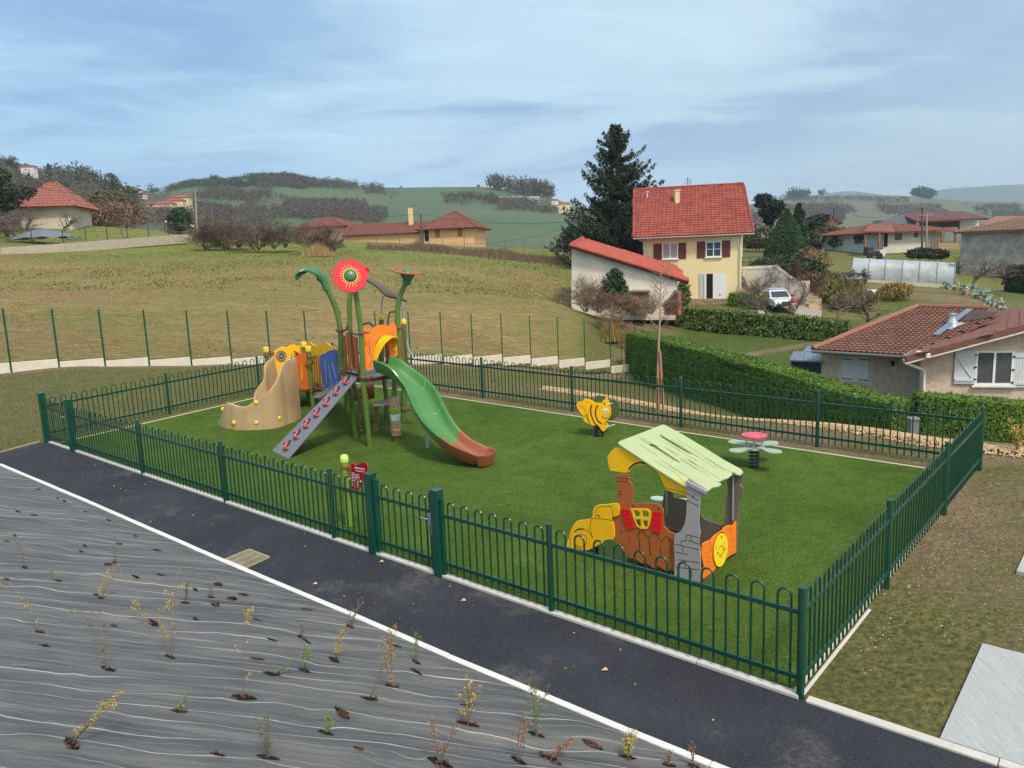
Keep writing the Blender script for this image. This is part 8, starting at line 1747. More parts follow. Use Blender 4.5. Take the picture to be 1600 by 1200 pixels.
a_, b_ = at(1590, 432, 70), at(1660, 440, 64)
hedge_box('dark_hedge', [a_[:2], b_[:2]], 2.2, lambda f: 2.4, 'dark clipped hedge at the right edge below the old barn', thuja_c, conif2, size=.12, dens=120)
# creeper column at the corner of the yellow house
def bush(name, u, v, Y, radii, label, m, n_=1500, size=.1, cat='bush', group=None, stem=True, seed=None, hang=0, elong=1.8, surf=.6):
 p = at(u, v, Y) if Y else on(u, v); Y = p[1]; g = tz(p[0], p[1]); g = min(g, p[2]); t = thing(name, (p[0], p[1], g), label, cat, group); rs = np.random.RandomState(seed or int(u+v))
 o = blob_foliage(m, (0, 0, radii[2]*.95), radii, n_, size, rs, None, name='foliage', hang=hang, elong=elong, surf=surf); o.parent = t; o.location = (0, 0, p[2]-g)
 if stem: mb = MB(); mb.tube([V(0, 0, -.1), V(.05, 0, p[2]-g+radii[2]*1.2)], [.06, .03], 6); s_ = mb.build('stem', bark, None); s_.parent = t
 return t
bush('ivy_column', 1066, 482, 56.5, (.55, .5, 1.0), 'narrow ivy covered column at the right foot of the outbuilding roof', laurel, 900, .12)
# small conifer before the white outbuilding
spruce('young_conifer', 959, 417, 462, 49, 2.1, 'small bright green conical conifer in front of the white outbuilding', 5, m=conif2, dens=1.6, droop=.1, z0=at(959, 470, 49)[2])
# the big spruce
spruce('tall_spruce', 962, 187, 400, 74, 11.5, 'tall dark spruce with drooping branches behind the white outbuilding', 2, dens=1.5, droop=.5)
spruce('dark_fir', 893, 352, 392, 96, 6.5, 'low dark spreading conifer at the left foot of the tall spruce', 8, dens=.9)
# topiary cone
p = at(1226, 412, 63); g = p[2]-.3; t = thing('topiary_tree', (p[0], p[1], g), 'large clipped dark green cone shaped tree right of the yellow house', 'tree'); rs = np.random.RandomState(4); H = at(1229, 327, 63)[2]-g; n_ = 16000
zz_ = rs.uniform(.0, 1, n_)**.9; rr_ = 1.62*np.interp(zz_, [0, .06, .2, .35, .6, .85, 1], [.72, .93, 1.0, .96, .68, .3, .03]); an = rs.uniform(0, 6.283, n_); dd = rs.uniform(.93, 1.02, n_)
C = np.stack([np.cos(an)*rr_*dd+.08*zz_*H*.3, np.sin(an)*rr_*dd, zz_*H], 1); o = fast_mesh('crown', leaf_tris(C, .07, rs), 3, mat('topiary_green', s2l((64, 92, 58)), .8, .08, 1, island=.25)); o.parent = t
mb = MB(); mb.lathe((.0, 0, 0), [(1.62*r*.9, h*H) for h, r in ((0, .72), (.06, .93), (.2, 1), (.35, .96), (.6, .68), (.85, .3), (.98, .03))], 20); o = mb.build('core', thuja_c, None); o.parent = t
mb = MB(); mb.tube([V(0, 0, -.6), V(0, 0, .3)], .15, 8); o = mb.build('trunk', bark, None); o.parent = t
# dark shrubs and russet slope right of the retaining wall
bush('juniper_bush', 1222, 428, 60, (2.6, 1.4, .75), 'low dark green juniper spreading along the top of the retaining wall', conif2, 3000, .12)
bush('juniper_bush', 1243, 440, 59, (2.0, 1.3, .9), 'dark green juniper mound right of the sloping wall coping', conif2, 2600, .12)
bush('russet_bush', 1262, 440, 60, (1.6, 1.2, 1.3), 'russet brown shrub just right of the topiary cone', mat('russet_leaf', s2l((116, 94, 76)), .9, island=.4), 2200, .1)
bush('yellow_bush', 1280, 462, 0, (1.7, 1.6, .95), 'olive yellow broom bush above the garden stair', mat('broom_olive', s2l((112, 108, 62)), .9, island=.4), 3600, .1, hang=-1.2, elong=3)
bush('yellow_bush', 1308, 474, 0, (1.9, 1.5, .85), 'olive broom bush lower down right of the garden stair', mat('broom_olive', s2l((112, 108, 62))), 3200, .1, hang=-1.2, elong=3)
bush('olive_bush', 1332, 484, 0, (1.6, 1.3, .7), 'low olive bush lowest on the slope before the fruit trees', mat('broom_olive', s2l((112, 108, 62))), 2600, .1, hang=-1.2, elong=3)
bush('olive_bush', 1256, 452, 58.5, (1.5, 1.2, .7), 'low brown green bush at the top of the garden stair', mat('russet_leaf', s2l((116, 94, 76))), 2200, .1, hang=-1, elong=2.4)
bush('ochre_bush', 1397, 469, 0, (1.3, 1.1, .65), 'rounded ochre bush in the vegetable garden', mat('ochre_leaf', s2l((140, 120, 70)), .9, island=.35), 1500, .09, hang=-1, elong=2.5)
for u, v, Y, r, lab in ((1360, 385, 108, (2.2, 1.6, 1.3), 'dark rounded bush left of the bungalow porch'), (1330, 388, 112, (3.2, 2, 1.2), 'wide dark bush in the row before the low pale wall'), (1292, 388, 115, (4.0, 2, 1.6), 'broad dark hedge bush under the tall cypress'), (1438, 403, 86, (1.5, 1.0, .5), 'low dark bush at the foot of the pole by the bungalow'), (1462, 404, 86, (1.2, .9, .45), 'small dark bush right of the pole by the bungalow'), (1187, 390, 110, (3.0, 2, 1.6), 'greyish bush right behind the yellow house')):
 bush('field_bush', u, v, Y, r, lab, mat('bush_dark', s2l((66, 70, 50)), .9, island=.35), 2200, .18)
# pines and cypress on the right
def pine(u, vt, vb, Y, wm, label, seed, m=None, name='pine_tree', flat=1.0, n_=5200):
 p = at(u, vb, Y); H = at(u, vt, Y)[2]-p[2]; t = thing(name, p, label, 'tree'); rs = np.random.RandomState(seed); mb = MB(); mb.tube([V(0, 0, -.5), V(.1, 0, H*.5), V(0, 0, H*.9)], [.28, .2, .06], 8); o = mb.build('trunk', bark, None); o.parent = t
 C = []; k = 16
 for i in range(k): f = (i+.5)/k; z = H*(.30+.66*f); R = wm/2*math.sin(math.pi*min(1, .18+.82*(1-f)**.8))*rs.uniform(.75, 1.1); a = rs.uniform(0, 6.28); c = np.array([math.cos(a)*R*.55, math.sin(a)*R*.55, z]); n2 = n_//k; d = rand_unit(rs, n2); C.append(c+d*np.array([R*.62, R*.62, H*.085*flat])*rs.uniform(.5, 1, (n2, 1))**.4)
 o = fast_mesh('crown', leaf_tris(np.concatenate(C), .22, rs), 3, m or conif); o.parent = t
pine(1203, 303, 372, 118, 4.8, 'round topped dark pine right of the yellow house roof', 11)
pine(1287, 336, 375, 122, 6.2, 'ragged dark pine left of the pole by the bungalow', 13, flat=.8)
pine(1268, 345, 376, 120, 4.0, 'small dark pine between the cypress and the ragged pine', 17, flat=.8, n_=3000)
p = at(1247, 380, 112); H = at(1247, 319, 112)[2]-p[2]; t = thing('cypress', p, 'slim pointed dark cypress between the topiary cone and the pines', 'tree'); rs = np.random.RandomState(6); zz_ = rs.uniform(0, 1, 3600); rr_ = 1.15*np.interp(zz_, [0, .1, .4, .8, 1], [.6, .95, 1, .5, .03]); an = rs.uniform(0, 6.283, 3600); C = np.stack([np.cos(an)*rr_, np.sin(an)*rr_, zz_*H], 1)*np.array([1, 1, 1]); C[:, :2] *= rs.uniform(.7, 1.05, (3600, 1)); o = fast_mesh('crown', leaf_tris(C, .2, rs), 3, conif2); o.parent = t; mb = MB(); mb.tube([V(0, 0, -.4), V(0, 0, H*.8)], [.18, .05], 6); o = mb.build('trunk', bark, None); o.parent = t
# left edge pine
pine(-12, 262, 380, 90, 9.5, 'dark green pine cut by the left edge of the picture', 19, n_=6000)
# bare trees and bushes
BT = dict(levels=4, kids=(9, 6, 5, 4), up=.3, crook=.3, trunk=.10)
BB = dict(levels=4, kids=(6, 6, 5, 3), up=.5, crook=.22, multi=7, trunk=.06, first=.1, minr=.008)
def bt(u, v, Y, vt, label, seed, sx=1.0, name='bare_tree', cat='tree', m2=None, m1=None, group=None, kw=None, rot=0): p = at(u, v, Y); h = at(u, vt, Y)[2]-p[2]; return bare_tree(name, p, label, cat, h, seed, group, m1, m2, rot, sx, **(kw or BT))
for u, v, Y, vt, lab, sd_, sx in ((12,372,88,300,'gnarled bare tree nearest the left edge before the cream house',1,1.3),(52,370,86,318,'bare fruit tree with a wide crown before the cream house',2,1.5),(98,368,88,322,'bare fruit tree at the right front of the cream house',3,1.4),(190,366,92,330,'thin bare tree between the cream house and the shed roof',1,1.0),(25,374,84,330,'low twisted bare tree under the left pine',3,1.6)):
 bt(u, v, Y, vt, lab, sd_, sx*1.15, m2=barkp, m1=barkp, rot=u*.3, group='bare fruit trees by the cream house')
for u, v, Y, vt, lab, sd_, sx in ((322,388,84,332,'large bare purple brown bush leftmost in the field top row',1,1.5),(352,388,86,334,'large bare bush second from the left in the field top row',2,1.4),(372,386,88,336,'bare bush in the middle of the left clump on the field top',3,1.3),(402,390,84,340,'dark bare bush with low branches beside a grassy gap',2,1.5),(428,388,84,338,'tall bare bush centre of the field top row',1,1.2),(445,386,86,344,'bare bush just left of the reed tuft bush',3,1.3),(495,392,80,342,'wide bare bush over a straw coloured reed tuft',1,1.6),(520,392,80,346,'bare bush right of the reed tuft before the orange wing',2,1.4),(340,386,90,340,'thin bare bush behind the leftmost clump',3,1.2)):
 bt(u, v, Y, vt, lab, sd_, sx*1.15, name='bare_bush', cat='bush', kw=BB, rot=u*.7, m2=twigm, group='bare bushes along the top of the field')
for u, v, Y, vt, lab, sd_, sx in ((915,486,49,424,'pale many stemmed shrub left against the white outbuilding',1,1.0),(938,488,47,438,'russet twiggy shrub below the small conifer',2,1.5),(968,490,47,452,'wide russet twiggy shrub in the middle of the shrub row',3,1.7),(990,492,46,455,'russet twiggy shrub before the brown lean-to',1,1.6),(1018,490,47,452,'pale twiggy shrub right of the brown lean-to',2,1.2),(1046,490,47,462,'low twiggy shrub at the left end of the laurel hedge',3,1.4),(952,520,44,470,'yellow stemmed shrub at the top of the long hedge',2,1.3)):
 bt(u, v, Y, vt, lab, sd_, sx*1.2, name='twiggy_shrub', cat='shrub', kw=BB, rot=u*.7, m2=twigr if u not in (915, 1018) else barkl, group='bare shrubs before the white outbuilding')
for u, v, Y, vt, lab, sd_, sx in ((1345,512,46,440,'spreading bare fruit tree behind the pink house roof',2,1.7),(1310,505,48,452,'bare fruit tree left behind the pink house roof',1,1.6),(1522,447,70,396,'gnarled bare tree right of the greenhouse tunnel',3,1.7),(1566,444,66,404,'bare round crowned tree before the dark hedge at the right',1,1.4),(1500,430,76,400,'low bare tree behind the end of the tunnel',2,1.6),(1205,498,52,440,'bare shrub before the white car',1,1.3),(1246,500,51,455,'bare shrub right of the white car',3,1.4)):
 bt(u, v, Y, vt, lab, sd_, sx*1.1, rot=u*.7, m2=barkp, group='bare fruit trees in the gardens')
bt(1296, 380, 118, 338, 'orange brown willow like tree beside the ragged pine', 2, 1.1, m2=mat('willow_orange', s2l((172, 134, 96)), .9, island=.3), kw=BB)
# reed tuft, dry brush along the trellis
def tuft(u, v, Y, w, h, label, m, n_=900, name='dry_grass_tuft', group='dry tufts'):
 p = gat(u, Y); t = thing(name, p, label, 'grass tuft', group); rs = np.random.RandomState(int(u)); C = np.stack([rs.normal(0, w/3, n_), rs.normal(0, w/4, n_), np.zeros(n_)], 1); hh = h*rs.uniform(.4, 1, n_)*np.exp(-(C[:, 0]/(w*.42))**2); top = C+np.stack([rs.normal(0, .25, n_)*hh, rs.normal(0, .25, n_)*hh, hh], 1); s = np.stack([np.full(n_, .02), np.zeros(n_), np.zeros(n_)], 1)
 o = fast_mesh('blades', np.stack([C-s, C+s, top], 1).reshape(-1, 3), 3, m); o.parent = t
strawm = mat('straw_blades', s2l((160, 134, 92)), .9, island=.35)
tuft(498, 400, 78, 3.0, 1.5, 'straw coloured reed tuft under the bare bushes', strawm, 1800); tuft(955, 520, 43, 1.0, 1.3, 'yellow ochre grass tuft by the hedge end', mat('ochre_leaf', s2l((150, 120, 60))), 1200); tuft(985, 520, 43, 1.6, 1.1, 'orange brown grass tuft at the top of the hedge', mat('ochre_dark', s2l((132, 104, 66)), .9, island=.3), 1500)
rs = np.random.RandomState(12); C = []; T_ = []
for _ in range(16000):
 u = rs.uniform(585, 893); Y = np.interp(u, [590, 893], [95, 80])+rs.normal(0, 1.8)
 if rs.rand() > np.interp(u, [585, 640, 893], [.35, 1, 1]): continue
 x = (u-800)*Y/F+Y*.0; C.append((x, Y))
C = np.array(C); zc = terr(C[:, 0], C[:, 1]); n_ = len(C); hh = rs.uniform(.2, 1.2, n_)*(.55+.5*fbm(C[:, 0]*.9, C[:, 1]*.9, 55, 3)).clip(.1, 1.3); B_ = np.stack([C[:, 0], C[:, 1], zc], 1); top = B_+np.stack([rs.normal(0, .3, n_)*hh, rs.normal(0, .3, n_)*hh, hh], 1); s = np.stack([np.full(n_, .03), np.zeros(n_), np.zeros(n_)], 1)
tag(fast_mesh('dry_brush', np.stack([B_-s, B_+s, top], 1).reshape(-1, 3), 3, mat('brush_brown', s2l((112, 94, 80)), .95, island=.45)), kind='stuff')
# field stubble: countless short straws
rs = np.random.RandomState(21); n_ = 90000; Yv = 26+rs.rand(n_)**1.3*52; uu = rs.uniform(-60, 925, n_); X_ = (uu-800)*Yv/F
bey = (X_-MFA[0])*mfn[0]+(Yv-MFA[1])*mfn[1]; k = bey > .4; X_, Yv = X_[k], Yv[k]; dens_ = fbm(X_*.5, Yv*.9, 91, 4); k = dens_+rs.normal(0, .5, len(X_)) > -.3; X_, Yv = X_[k], Yv[k]; n_ = len(X_)
z = terr(X_, Yv); hh = rs.uniform(.02, .07, n_); B_ = np.stack([X_, Yv, z-.01], 1); th_ = rs.uniform(0, 3.14, n_); w_ = rs.uniform(.01, .035, n_); s = np.stack([np.cos(th_)*w_, np.sin(th_)*w_, 0*w_], 1); top = B_+np.stack([rs.normal(0, .8, n_)*hh, rs.normal(0, .8, n_)*hh, hh], 1)
tag(fast_mesh('field_stubble', np.stack([B_-s, B_+s, top], 1).reshape(-1, 3), 3, mat('stubble_straw', s2l((148, 130, 90)), .95, island=.4)), kind='stuff')
rs = np.random.RandomState(23); n_ = 50000; Yv = rs.uniform(48, 98, n_); uu = rs.uniform(-40, 900, n_); X_ = (uu-800)*Yv/F; k = fbm(X_*.3, Yv*.5, 92, 4)+rs.normal(0, .5, n_) > -.1; X_, Yv = X_[k], Yv[k]; n_ = len(X_)
z = terr(X_, Yv); hh = rs.uniform(.03, .13, n_); B_ = np.stack([X_, Yv, z-.01], 1); w_ = rs.uniform(.02, .06, n_); s = np.stack([w_, 0*w_, 0*w_], 1); top = B_+np.stack([rs.normal(0, .6, n_)*hh, rs.normal(0, .6, n_)*hh, hh], 1)
tag(fast_mesh('meadow_grass', np.stack([B_-s, B_+s, top], 1).reshape(-1, 3), 3, mat('meadow_blades', s2l((112, 116, 64)), .95, island=.5)), kind='stuff')
# short grass near the playground
rs = np.random.RandomState(22); n_ = 110000; u = rs.uniform(-100, 1700, n_); Yv = 7+22*rs.rand(n_)**.8; X_ = (u-800)*Yv/F
def in_poly(X, Y, P): 
 r = np.zeros(len(X), bool)
 for i in range(len(P)):
  (xa, ya), (xb, yb) = P[i][:2], P[(i+1) % len(P)][:2]; c_ = ((ya > Y) != (yb > Y))&(X < (xb-xa)*(Y-ya)/(yb-ya+1e-12)+xa); r ^= c_
 return r
C4p = [A2, B2, C2, D2]; keep = ~in_poly(X_, Yv, C4p)&~in_poly(X_, Yv, [p[:2] for p in pl_poly])&((X_-MFA[0])*mfn[0]+(Yv-MFA[1])*mfn[1] < -.5)
sideK = (X_-KP[4][0])*knorm[0]+(Yv-KP[4][1])*knorm[1]; keep &= sideK < -.1
keep &= ~in_poly(X_, Yv, [s3[:2], s3[:2]+np.array([1.4, .1]), s3[:2]+np.array([1.5, 1.0]), gp(1600, 860)[:2]+np.array([.02, .1])])
keep &= ~in_poly(X_, Yv, [sA[:2], (sA+sD*2.6)[:2], (k5+kd*1.3)[:2], (k4+kd*1.13)[:2]])
X_, Yv = X_[keep], Yv[keep]; pat = fbm(X_*.9, Yv*.9, 95, 4); pr = np.where((X_ > 2.5)&(Yv < 15), .12+.35*np.clip(pat, 0, 1), .8); k = rs.rand(len(X_)) < pr; X_, Yv = X_[k], Yv[k]; n_ = len(X_)
z = terr(X_, Yv); hh = rs.uniform(.02, .05, n_); B_ = np.stack([X_, Yv, z-.005], 1); th_ = rs.uniform(0, 3.14, n_); w_ = rs.uniform(.004, .012, n_); s = np.stack([np.cos(th_)*w_, np.sin(th_)*w_, 0*w_], 1); top = B_+np.stack([rs.normal(0, .7, n_)*hh, rs.normal(0, .7, n_)*hh, hh], 1)
tag(fast_mesh('short_grass', np.stack([B_-s, B_+s, top], 1).reshape(-1, 3), 3, mat('grass_blades', s2l((104, 112, 60)), .9, island=.45)), kind='stuff')
# staked young tree by the gravel strip
p = gp(1033, 640); gx_ = 1031; t = thing('staked_young_tree', (p[0], p[1], tz(*p[:2])), 'slender leafless young tree tied between wooden stakes by the gravel strip', 'tree')
Yt = p[1]; pal = mat('bark_birch', s2l((168, 140, 118)), .8, .12, 4)
mb = MB(); tp = [V(*at(u, v, Yt)) for u, v in ((1029,628),(1028,590),(1029,540),(1031,500),(1032,460),(1033,415))]; tp[0].z = tz(tp[0].x, tp[0].y)-.05; mb.tube(tp, [.035, .032, .028, .02, .014, .006], 8); mb.build('trunk', pal, t, smooth=50)
mb = MB(); rr = random.Random(6)
for k in range(26):
 f = rr.uniform(2.2, 4.9); i = int(f); b0_ = tp[i].lerp(tp[i+1], f-i); s = rr.choice((-1, 1)); d = V(s*rr.uniform(.15, .6), rr.gauss(0, .25), rr.uniform(.15, .6))*(1.1-.12*f); m_ = b0_+d*.5+V(0, 0, -.02); mb.tube([b0_, m_, b0_+d], [.008, .006, .003], 4, cap=False)
 for _ in range(3): g_ = rr.uniform(.3, 1); q = b0_+d*g_; e_d = V(rr.gauss(0, .12), rr.gauss(0, .08), rr.uniform(.02, .16)); mb.tube([q, q+e_d], .003, 3, cap=False)
mb.build('crown', mat('twig_grey', s2l((128, 108, 98)), .9), t, recalc=False)
for (u0, v0, u1, v1) in ((1037,638,1031,548),(1027,640,1028,570)):
 a_ = V(*at(u0, v0, Yt-.1)); b_ = V(*at(u1, v1, Yt-.05)); a_.z = tz(a_.x, a_.y)-.05; mb = MB(); mb.tube([a_, b_], .03, 8); mb.build('stake', mat('stake_wood', s2l((168, 122, 96)), .8, .1, 5), t, smooth=50)
# winter shrubs on the gravel strip
for u, v, vt, kind, lab in ((1218,652,598,'y','bright yellow leaved small shrub on the gravel strip before the long hedge'),(970,600,562,'y','pale yellow slim shrub among the stepped concrete boards'),(1063,608,585,'r','small pinkish shrub behind the fence post near the staked tree'),(1160,640,610,'d','thin grey grass like shrub on the gravel strip left of the yellow one'),(1345,672,648,'r','reddish twiggy shrub on the gravel strip before the hedge'),(1590,710,655,'y','tall pale yellow grass like shrub at the right edge of the gravel strip'),(1095,622,602,'d','small leafless shrub on the gravel strip right of the staked tree'),(1290,662,640,'d','small bare shrub on the gravel strip near the yellow leaved one')):
 q = on(u, v); Hh = max(.2, at(u, vt, q[1])[2]-q[2]); t = thing('young_shrub', q, lab, 'shrub', 'young shrubs on the gravel strip'); rr = random.Random(int(u)); nr = np.random.RandomState(int(u)); mb = MB(); C = []
 for s in range(7):
  a = rr.uniform(0, 6.28); tp_ = V(math.cos(a)*Hh*.22, math.sin(a)*Hh*.15, Hh*rr.uniform(.6, 1)); mb.tube([V(0, 0, -.02), tp_*.5+V(0, 0, .02), tp_], [.008, .006, .003], 4, cap=False)
  for _ in range(36 if kind == 'y' else 8): g_ = rr.uniform(.3, 1.05); C.append(tuple(tp_*g_+V(rr.gauss(0, .02), rr.gauss(0, .02), 0)))
 o = mb.build('stems', stemw, None, recalc=False); o.parent = t; o = fast_mesh('leaves', leaf_tris(np.array(C), .028, nr), 3, LM[kind]); o.parent = t
# =====================  HILLS, MOUNTAINS, WOODS, HAZE  =====================
def hill(name, ridge, D, foot_v, Dfoot, m, n_u=260, n_t=60, seed=1, rough=1.0, back=.35, prof=1.25):
 us = np.linspace(ridge[0][0], ridge[-1][0], n_u); vr = np.interp(us, [p[0] for p in ridge], [p[1] for p in ridge]); vr = np.convolve(np.pad(vr, 4, 'edge'), np.ones(9)/9, 'valid')
 ts = np.concatenate([np.linspace(0, 1, n_t), 1+np.linspace(.04, back, 10)]); P = np.zeros((n_u, len(ts), 3))
 for i, (u, v) in enumerate(zip(us, vr)):
  top = at(u, v, D); ft = at(u, foot_v, Dfoot)
  for j, t_ in enumerate(ts):
   if t_ <= 1: k = t_**prof; k = k*(1-.25*(1-t_)) ; Y = Dfoot+(D-Dfoot)*t_; x = top[0]/top[1]*Y; z = ft[2]+(top[2]-ft[2])*(t_**prof*(1.0)+.0)
   else: Y = D+(D-Dfoot)*(t_-1); x = top[0]/top[1]*Y; z = top[2]-(top[2]-ft[2])*.8*((t_-1)/back)**1.4
   P[i, j] = (x, Y, z)
 nz = fbm(P[:, :, 0]/(D*.07), P[:, :, 1]/(D*.07), seed, 4)*D*.006*rough; w_ = np.clip(ts, 0, 1)*(1-np.clip(ts, 0, 1)**6); P[:, :, 2] += nz*w_[None]*1.5
 n1, n2 = n_u, len(ts); ii, jj = np.meshgrid(np.arange(n1-1), np.arange(n2-1), indexing='ij'); q = np.stack([ii*n2+jj, (ii+1)*n2+jj, (ii+1)*n2+jj+1, ii*n2+jj+1], -1)
 o = fast_mesh(name, P, 4, m, idx=q.ravel(), smooth=True); tag(o, kind='structure'); return P, us, ts, o
meadow = mat('meadow_green', s2l((70, 94, 62)), .95, .14, .01, col2=s2l((84, 94, 68)), c2scale=.006, c2lo=.4, c2hi=.6)
meadow2 = mat('meadow_pale', s2l((88, 102, 76)), .95, .14, .005, col2=s2l((98, 96, 78)), c2scale=.004, c2lo=.42, c2hi=.58)
woody = mat('wood_slope', s2l((82, 76, 66)), .95, .2, .05, col2=s2l((74, 78, 56)), c2scale=.02)
blue_m = mat('mountain_rock', s2l((92, 100, 88)), .95, .1, .001)
HLl = hill('hill', [(-260,238),(-40,241),(0,246),(40,258),(80,267),(130,274),(160,282),(200,292),(240,301),(270,311),(330,326),(420,352)], 420, 372, 130, woody, seed=3)
HC_ = hill('hill', [(120,345),(180,326),(230,305),(262,296),(300,288),(350,278),(400,273),(440,272),(480,277),(520,284),(560,290),(600,293),(650,293),(700,292),(760,292),(800,297),(840,303),(870,312),(900,322),(960,335),(1050,352),(1150,366)], 820, 398, 170, meadow, n_u=320, seed=5, rough=.5)
HR_ = hill('hill', [(980,345),(1060,332),(1130,325),(1170,320),(1200,314),(1250,307),(1300,305),(1340,306),(1400,305),(1450,309),(1500,314),(1600,318),(1800,322),(1950,326)], 1500, 392, 200, meadow2, n_u=260, seed=7, rough=.5)
hill('mountain', [(1180,318),(1240,308),(1290,302),(1330,298),(1375,304),(1400,308),(1440,318)], 3600, 345, 2300, blue_m, n_u=90, n_t=20, seed=8, rough=.4)
hill('mountain', [(1380,322),(1420,307),(1460,298),(1500,293),(1545,291),(1560,289),(1600,288),(1700,290),(1850,280),(2000,300)], 4000, 345, 2500, blue_m, n_u=120, n_t=20, seed=9, rough=.4)
# woods scattered over the slopes: countless leafless crowns
def hpt(H, u, t_):
 P, us, ts, _ = H; i = np.interp(u, us, np.arange(len(us))); j = np.interp(t_, ts, np.arange(len(ts))); i0, j0 = np.clip(i.astype(int), 0, len(us)-2), np.clip(j.astype(int), 0, len(ts)-2); fi, fj = (i-i0)[:, None], (j-j0)[:, None]
 return P[i0, j0]*(1-fi)*(1-fj)+P[i0+1, j0]*fi*(1-fj)+P[i0, j0+1]*(1-fi)*fj+P[i0+1, j0+1]*fi*fj
_tabs = {}
def vt_of(H, u, v):                     # slope parameter whose point shows at image height v in column u
 P, us, ts, _ = H; k = id(P)
 if k not in _tabs: D_ = P-CAM; w_ = D_@FWD; _tabs[k] = (600-F*(D_@CU)/w_)[:, ts <= 1]
 T = _tabs[k]; i = np.clip(np.interp(u, us, np.arange(len(us))).astype(int), 0, len(us)-1); tt_ = ts[ts <= 1]
 return np.array([np.interp(-v_, np.maximum.accumulate(-T[i_]), tt_) for i_, v_ in zip(i, v)])
def wood(name, H, boxes, n_, size, m, rs, tri=20, tall=1.0, seed=0, wf=.045, lf=.2, patch=.35):
 U, T_ = [], []; tot = sum((b_[1]-b_[0])*(b_[3]-b_[2])*b_[4] for b_ in boxes)
 for b_ in boxes:
  k = int(n_*(b_[1]-b_[0])*(b_[3]-b_[2])*b_[4]/tot); u = rs.uniform(b_[0], b_[1], k); f = rs.uniform(0, 1, k); v = b_[2]+(b_[3]-b_[2])*f+(b_[5]*(u-b_[0])/(b_[1]-b_[0]) if len(b_) > 5 else 0)+fbm(u*.06, f*0, seed, 3)*3
  ex = ((u > 218)&(u < 300)&(v > 302)&(v < 334))|((u > 185)&(u < 232)&(v > 288)&(v < 309))|((u > 134)&(u < 158)&(v > 300)&(v < 309))|((u > 28)&(u < 56)&(v > 257)&(v < 270)); kk = (~ex)&(fbm(u*.05, v*.16, seed+3, 3)+rs.normal(0, .15, k) > -patch); u, v = u[kk], v[kk]; t_ = vt_of(H, u, v); U.append(u); T_.append(t_)
 U, T_ = np.concatenate(U), np.concatenate(T_); B_ = hpt(H, U, T_); n2 = len(B_); s = size*rs.uniform(.6, 1.25, n2)*(B_[:, 1]/B_[:, 1].max())**.9
 C = np.repeat(B_, tri, 0); ss = np.repeat(s, tri)[:, None]; d = rand_unit(rs, n2*tri); C = C+d*ss*np.array([.5, .5, .45*tall])*rs.uniform(.3, 1, (n2*tri, 1))+np.array([0, 0, 1])*ss*.42*tall
 a = rand_unit(rs, n2*tri); a[:, 2] += .9; a /= np.linalg.norm(a, axis=1)[:, None]; b2 = np.cross(a, rand_unit(rs, n2*tri)); b2 /= np.linalg.norm(b2, axis=1)[:, None]
 V_ = np.stack([C-b2*ss*wf, C+b2*ss*wf, C+a*ss*lf], 1).reshape(-1, 3); o = fast_mesh(name, V_, 3, m); tag(o, kind='stuff'); return o
rs = np.random.RandomState(31)
wm1 = mat('wood_purple', s2l((94, 87, 81)), .95, island=.10); wm2 = mat('wood_brown', s2l((88, 80, 66)), .95, island=.18); wm3 = mat('wood_evergreen', s2l((62, 76, 54)), .95, island=.25)
wood('left_woods', HLl, [(-200,60,246,350,1,12),(60,160,268,350,1,10),(160,290,288,350,.9,14),(250,420,318,372,1,12)], 3000, 5.5, wm1, rs, seed=1, tri=26, patch=.6)
wood('left_evergreens', HLl, [(150,225,292,318,1,8),(20,140,262,300,.2,10),(225,262,300,318,.8,6)], 150, 6, wm3, rs, seed=4, tall=1.4, tri=40, wf=.07)
wood('hill_woods', HC_, [(380,440,312,322,.6)]+[(268,420,303,313,1.0,-1),(300,440,322,345,.6,8),(400,478,284,297,.9),(480,560,284,292,1,6),(440,570,318,345,1.3),(470,600,330,352,1),(566,598,294,314,.7),(596,622,304,316,.5),(690,770,304,316,.5,6),(750,870,316,330,.9,4),(330,380,296,305,.5)], 6500, 7.5, wm1, rs, seed=2)
wood('hill_scrub', HC_, [(215,340,296,306,1.0,-12),(330,480,275,290,1.1,4),(700,780,306,314,.5,4)], 4200, 5.5, mat('scrub_olive', s2l((70, 78, 54)), .95, island=.16), rs, seed=6)
wood('ridge_wood', HC_, [(768,862,293,297,1,16)], 230, 14, wm2, rs, seed=3, tall=1.2, tri=30)
wood('right_woods', HR_, [(1160,1320,326,350,1),(1250,1500,322,336,.7,2),(1450,1700,322,328,.7,3),(1180,1420,312,318,.5),(1480,1700,332,345,.6)], 4200, 10, wm1, rs, seed=5)
wood('right_pines', HR_, [(1233,1260,307,310,1,-2),(1280,1318,304,306,1.6),(1428,1456,306,309,1.6,2)], 110, 22, wm3, rs, seed=8, tall=.8, tri=40, wf=.08)
# trees one can tell apart on the ridges
for u, v, Y, vt, lab, sd_ in ((8,262,330,243,'bare tree on the left skyline by the picture edge',1),(20,262,335,247,'second bare tree on the left skyline',2),(142,282,395,265,'rounded bare tree standing clear on the left skyline',3),(156,288,395,273,'smaller bare tree right of the rounded one on the left skyline',1),(424,274,800,268,'lone bare tree left on the summit of the central hill',2),(441,273,800,267,'lone bare tree on the summit of the central hill',3),(628,294,820,290,'solitary bare tree on the meadow ridge',1),(582,293,820,289,'small bare tree at the left end of the meadow ridge',2),(748,293,820,288,'single bare tree before the ridge wood',3)):
 p = at(u, v+1, Y); bare_tree('skyline_tree', p, lab, 'tree', at(u, vt, Y)[2]-p[2], 50+sd_, 'bare trees on the skyline', wm1, wm1, u, 1.25, levels=4, kids=(8, 6, 5, 4), up=.3, crook=.3, trunk=.12, minr=.03)
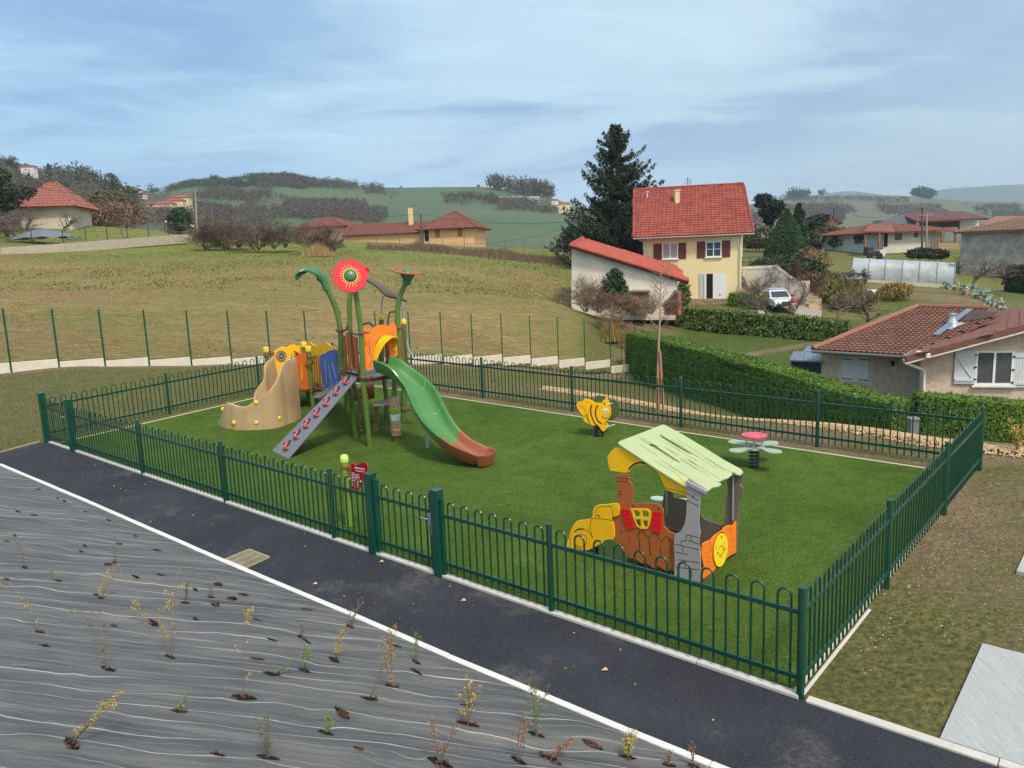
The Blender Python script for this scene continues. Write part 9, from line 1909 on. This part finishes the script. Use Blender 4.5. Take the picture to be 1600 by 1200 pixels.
for u, v, Y, vt, lab in ((77,272,395,256,'small dark conifer on the wooded left skyline'),(177,300,300,283,'dark rounded evergreen on the left hillside')):
 p = at(u, v, Y); H = at(u, vt, Y)[2]-p[2]; t = thing('skyline_conifer', p, lab, 'tree'); n_ = 700; zz_ = rs.rand(n_); an = rs.uniform(0, 6.28, n_); r_ = H*.32*(1-zz_)**.7; C = np.stack([np.cos(an)*r_, np.sin(an)*r_, zz_*H], 1); o = fast_mesh('crown', leaf_tris(C, H*.06, rs), 3, wm3); o.parent = t; mb = MB(); mb.tube([V(0, 0, -1), V(0, 0, H*.7)], [.3, .1], 5); o = mb.build('trunk', bark, None); o.parent = t
# olive bushes in front of the left wood
bush('round_evergreen', 172, 352, 118, (4.2, 3, 2.6), 'rounded olive and straw bush right of the cream house', mat('bush_olive', s2l((96, 90, 56)), .9, island=.35), 2600, .22)
bush('russet_mound', 160, 362, 112, (6, 3, 2.0), 'low russet brown shrub bank right of the cream house', mat('russet_leaf', s2l((116, 94, 76))), 3000, .22)
bush('green_bush', 282, 362, 104, (1.5, 1.4, 1.6), 'green bush at the end of the small pale roof', conif2, 1500, .2)
t = thing('lean_to_roof', at(275, 352, 106), 'small pale flat roofed shelter left of the bare bushes', 'shelter'); mb = MB(); slab(mb, [V(*at(258, 347, 105)), V(*at(303, 353, 104)), V(*at(303, 351, 108)), V(*at(258, 345, 109))], .15); mb.build('roof', mat('tarp_white', s2l((218, 218, 216))), t); mb = MB(); [mb.beam(at(u, 366, 105), at(u, 348+(u-258)*.13, 105), .15, .15) for u in (261, 280, 300)]; mb.build('posts', MATS['porch_wood'], t)
t = thing('tarpaulin_heap', at(70, 372, 84), 'blue grey tarpaulin covered heap in the garden before the cream house', 'tarpaulin'); mb = MB(); p = V(*at(68, 372, 84)); 
P = [p+V(x, y, max(0, .9*(1-(x/3.3)**2-(y/1.6)**2))+(.08*math.sin(x*3+y*5))) for x in np.linspace(-3.2, 3.2, 13) for y in np.linspace(-1.5, 1.5, 7)]; mb.add(P, [(i*7+k, i*7+k+1, (i+1)*7+k+1, (i+1)*7+k) for i in range(12) for k in range(6)]); mb.build('tarpaulin', mat('tarp_blue_grey', s2l((104, 112, 124)), .7, .2, 2), t, smooth=60)
# haze: the air itself
mb = MB(); mb.box((0, 2700, 165), (9000, 5600, 730)); 
HZ = 1
if HZ:
 hz_ = bpy.data.materials.new('haze_air'); hz_.use_nodes = True; n = hz_.node_tree.nodes; l = hz_.node_tree.links; n.remove(n['Principled BSDF']); pv_ = n.new('ShaderNodeVolumePrincipled'); pv_.inputs['Color'].default_value = (.68, .86, 1, 1); pv_.inputs['Density'].default_value = .00021; pv_.inputs['Anisotropy'].default_value = .2; l.new(pv_.outputs[0], n['Material Output'].inputs['Volume'])
 o = mb.build('haze', hz_); tag(o, kind='stuff')
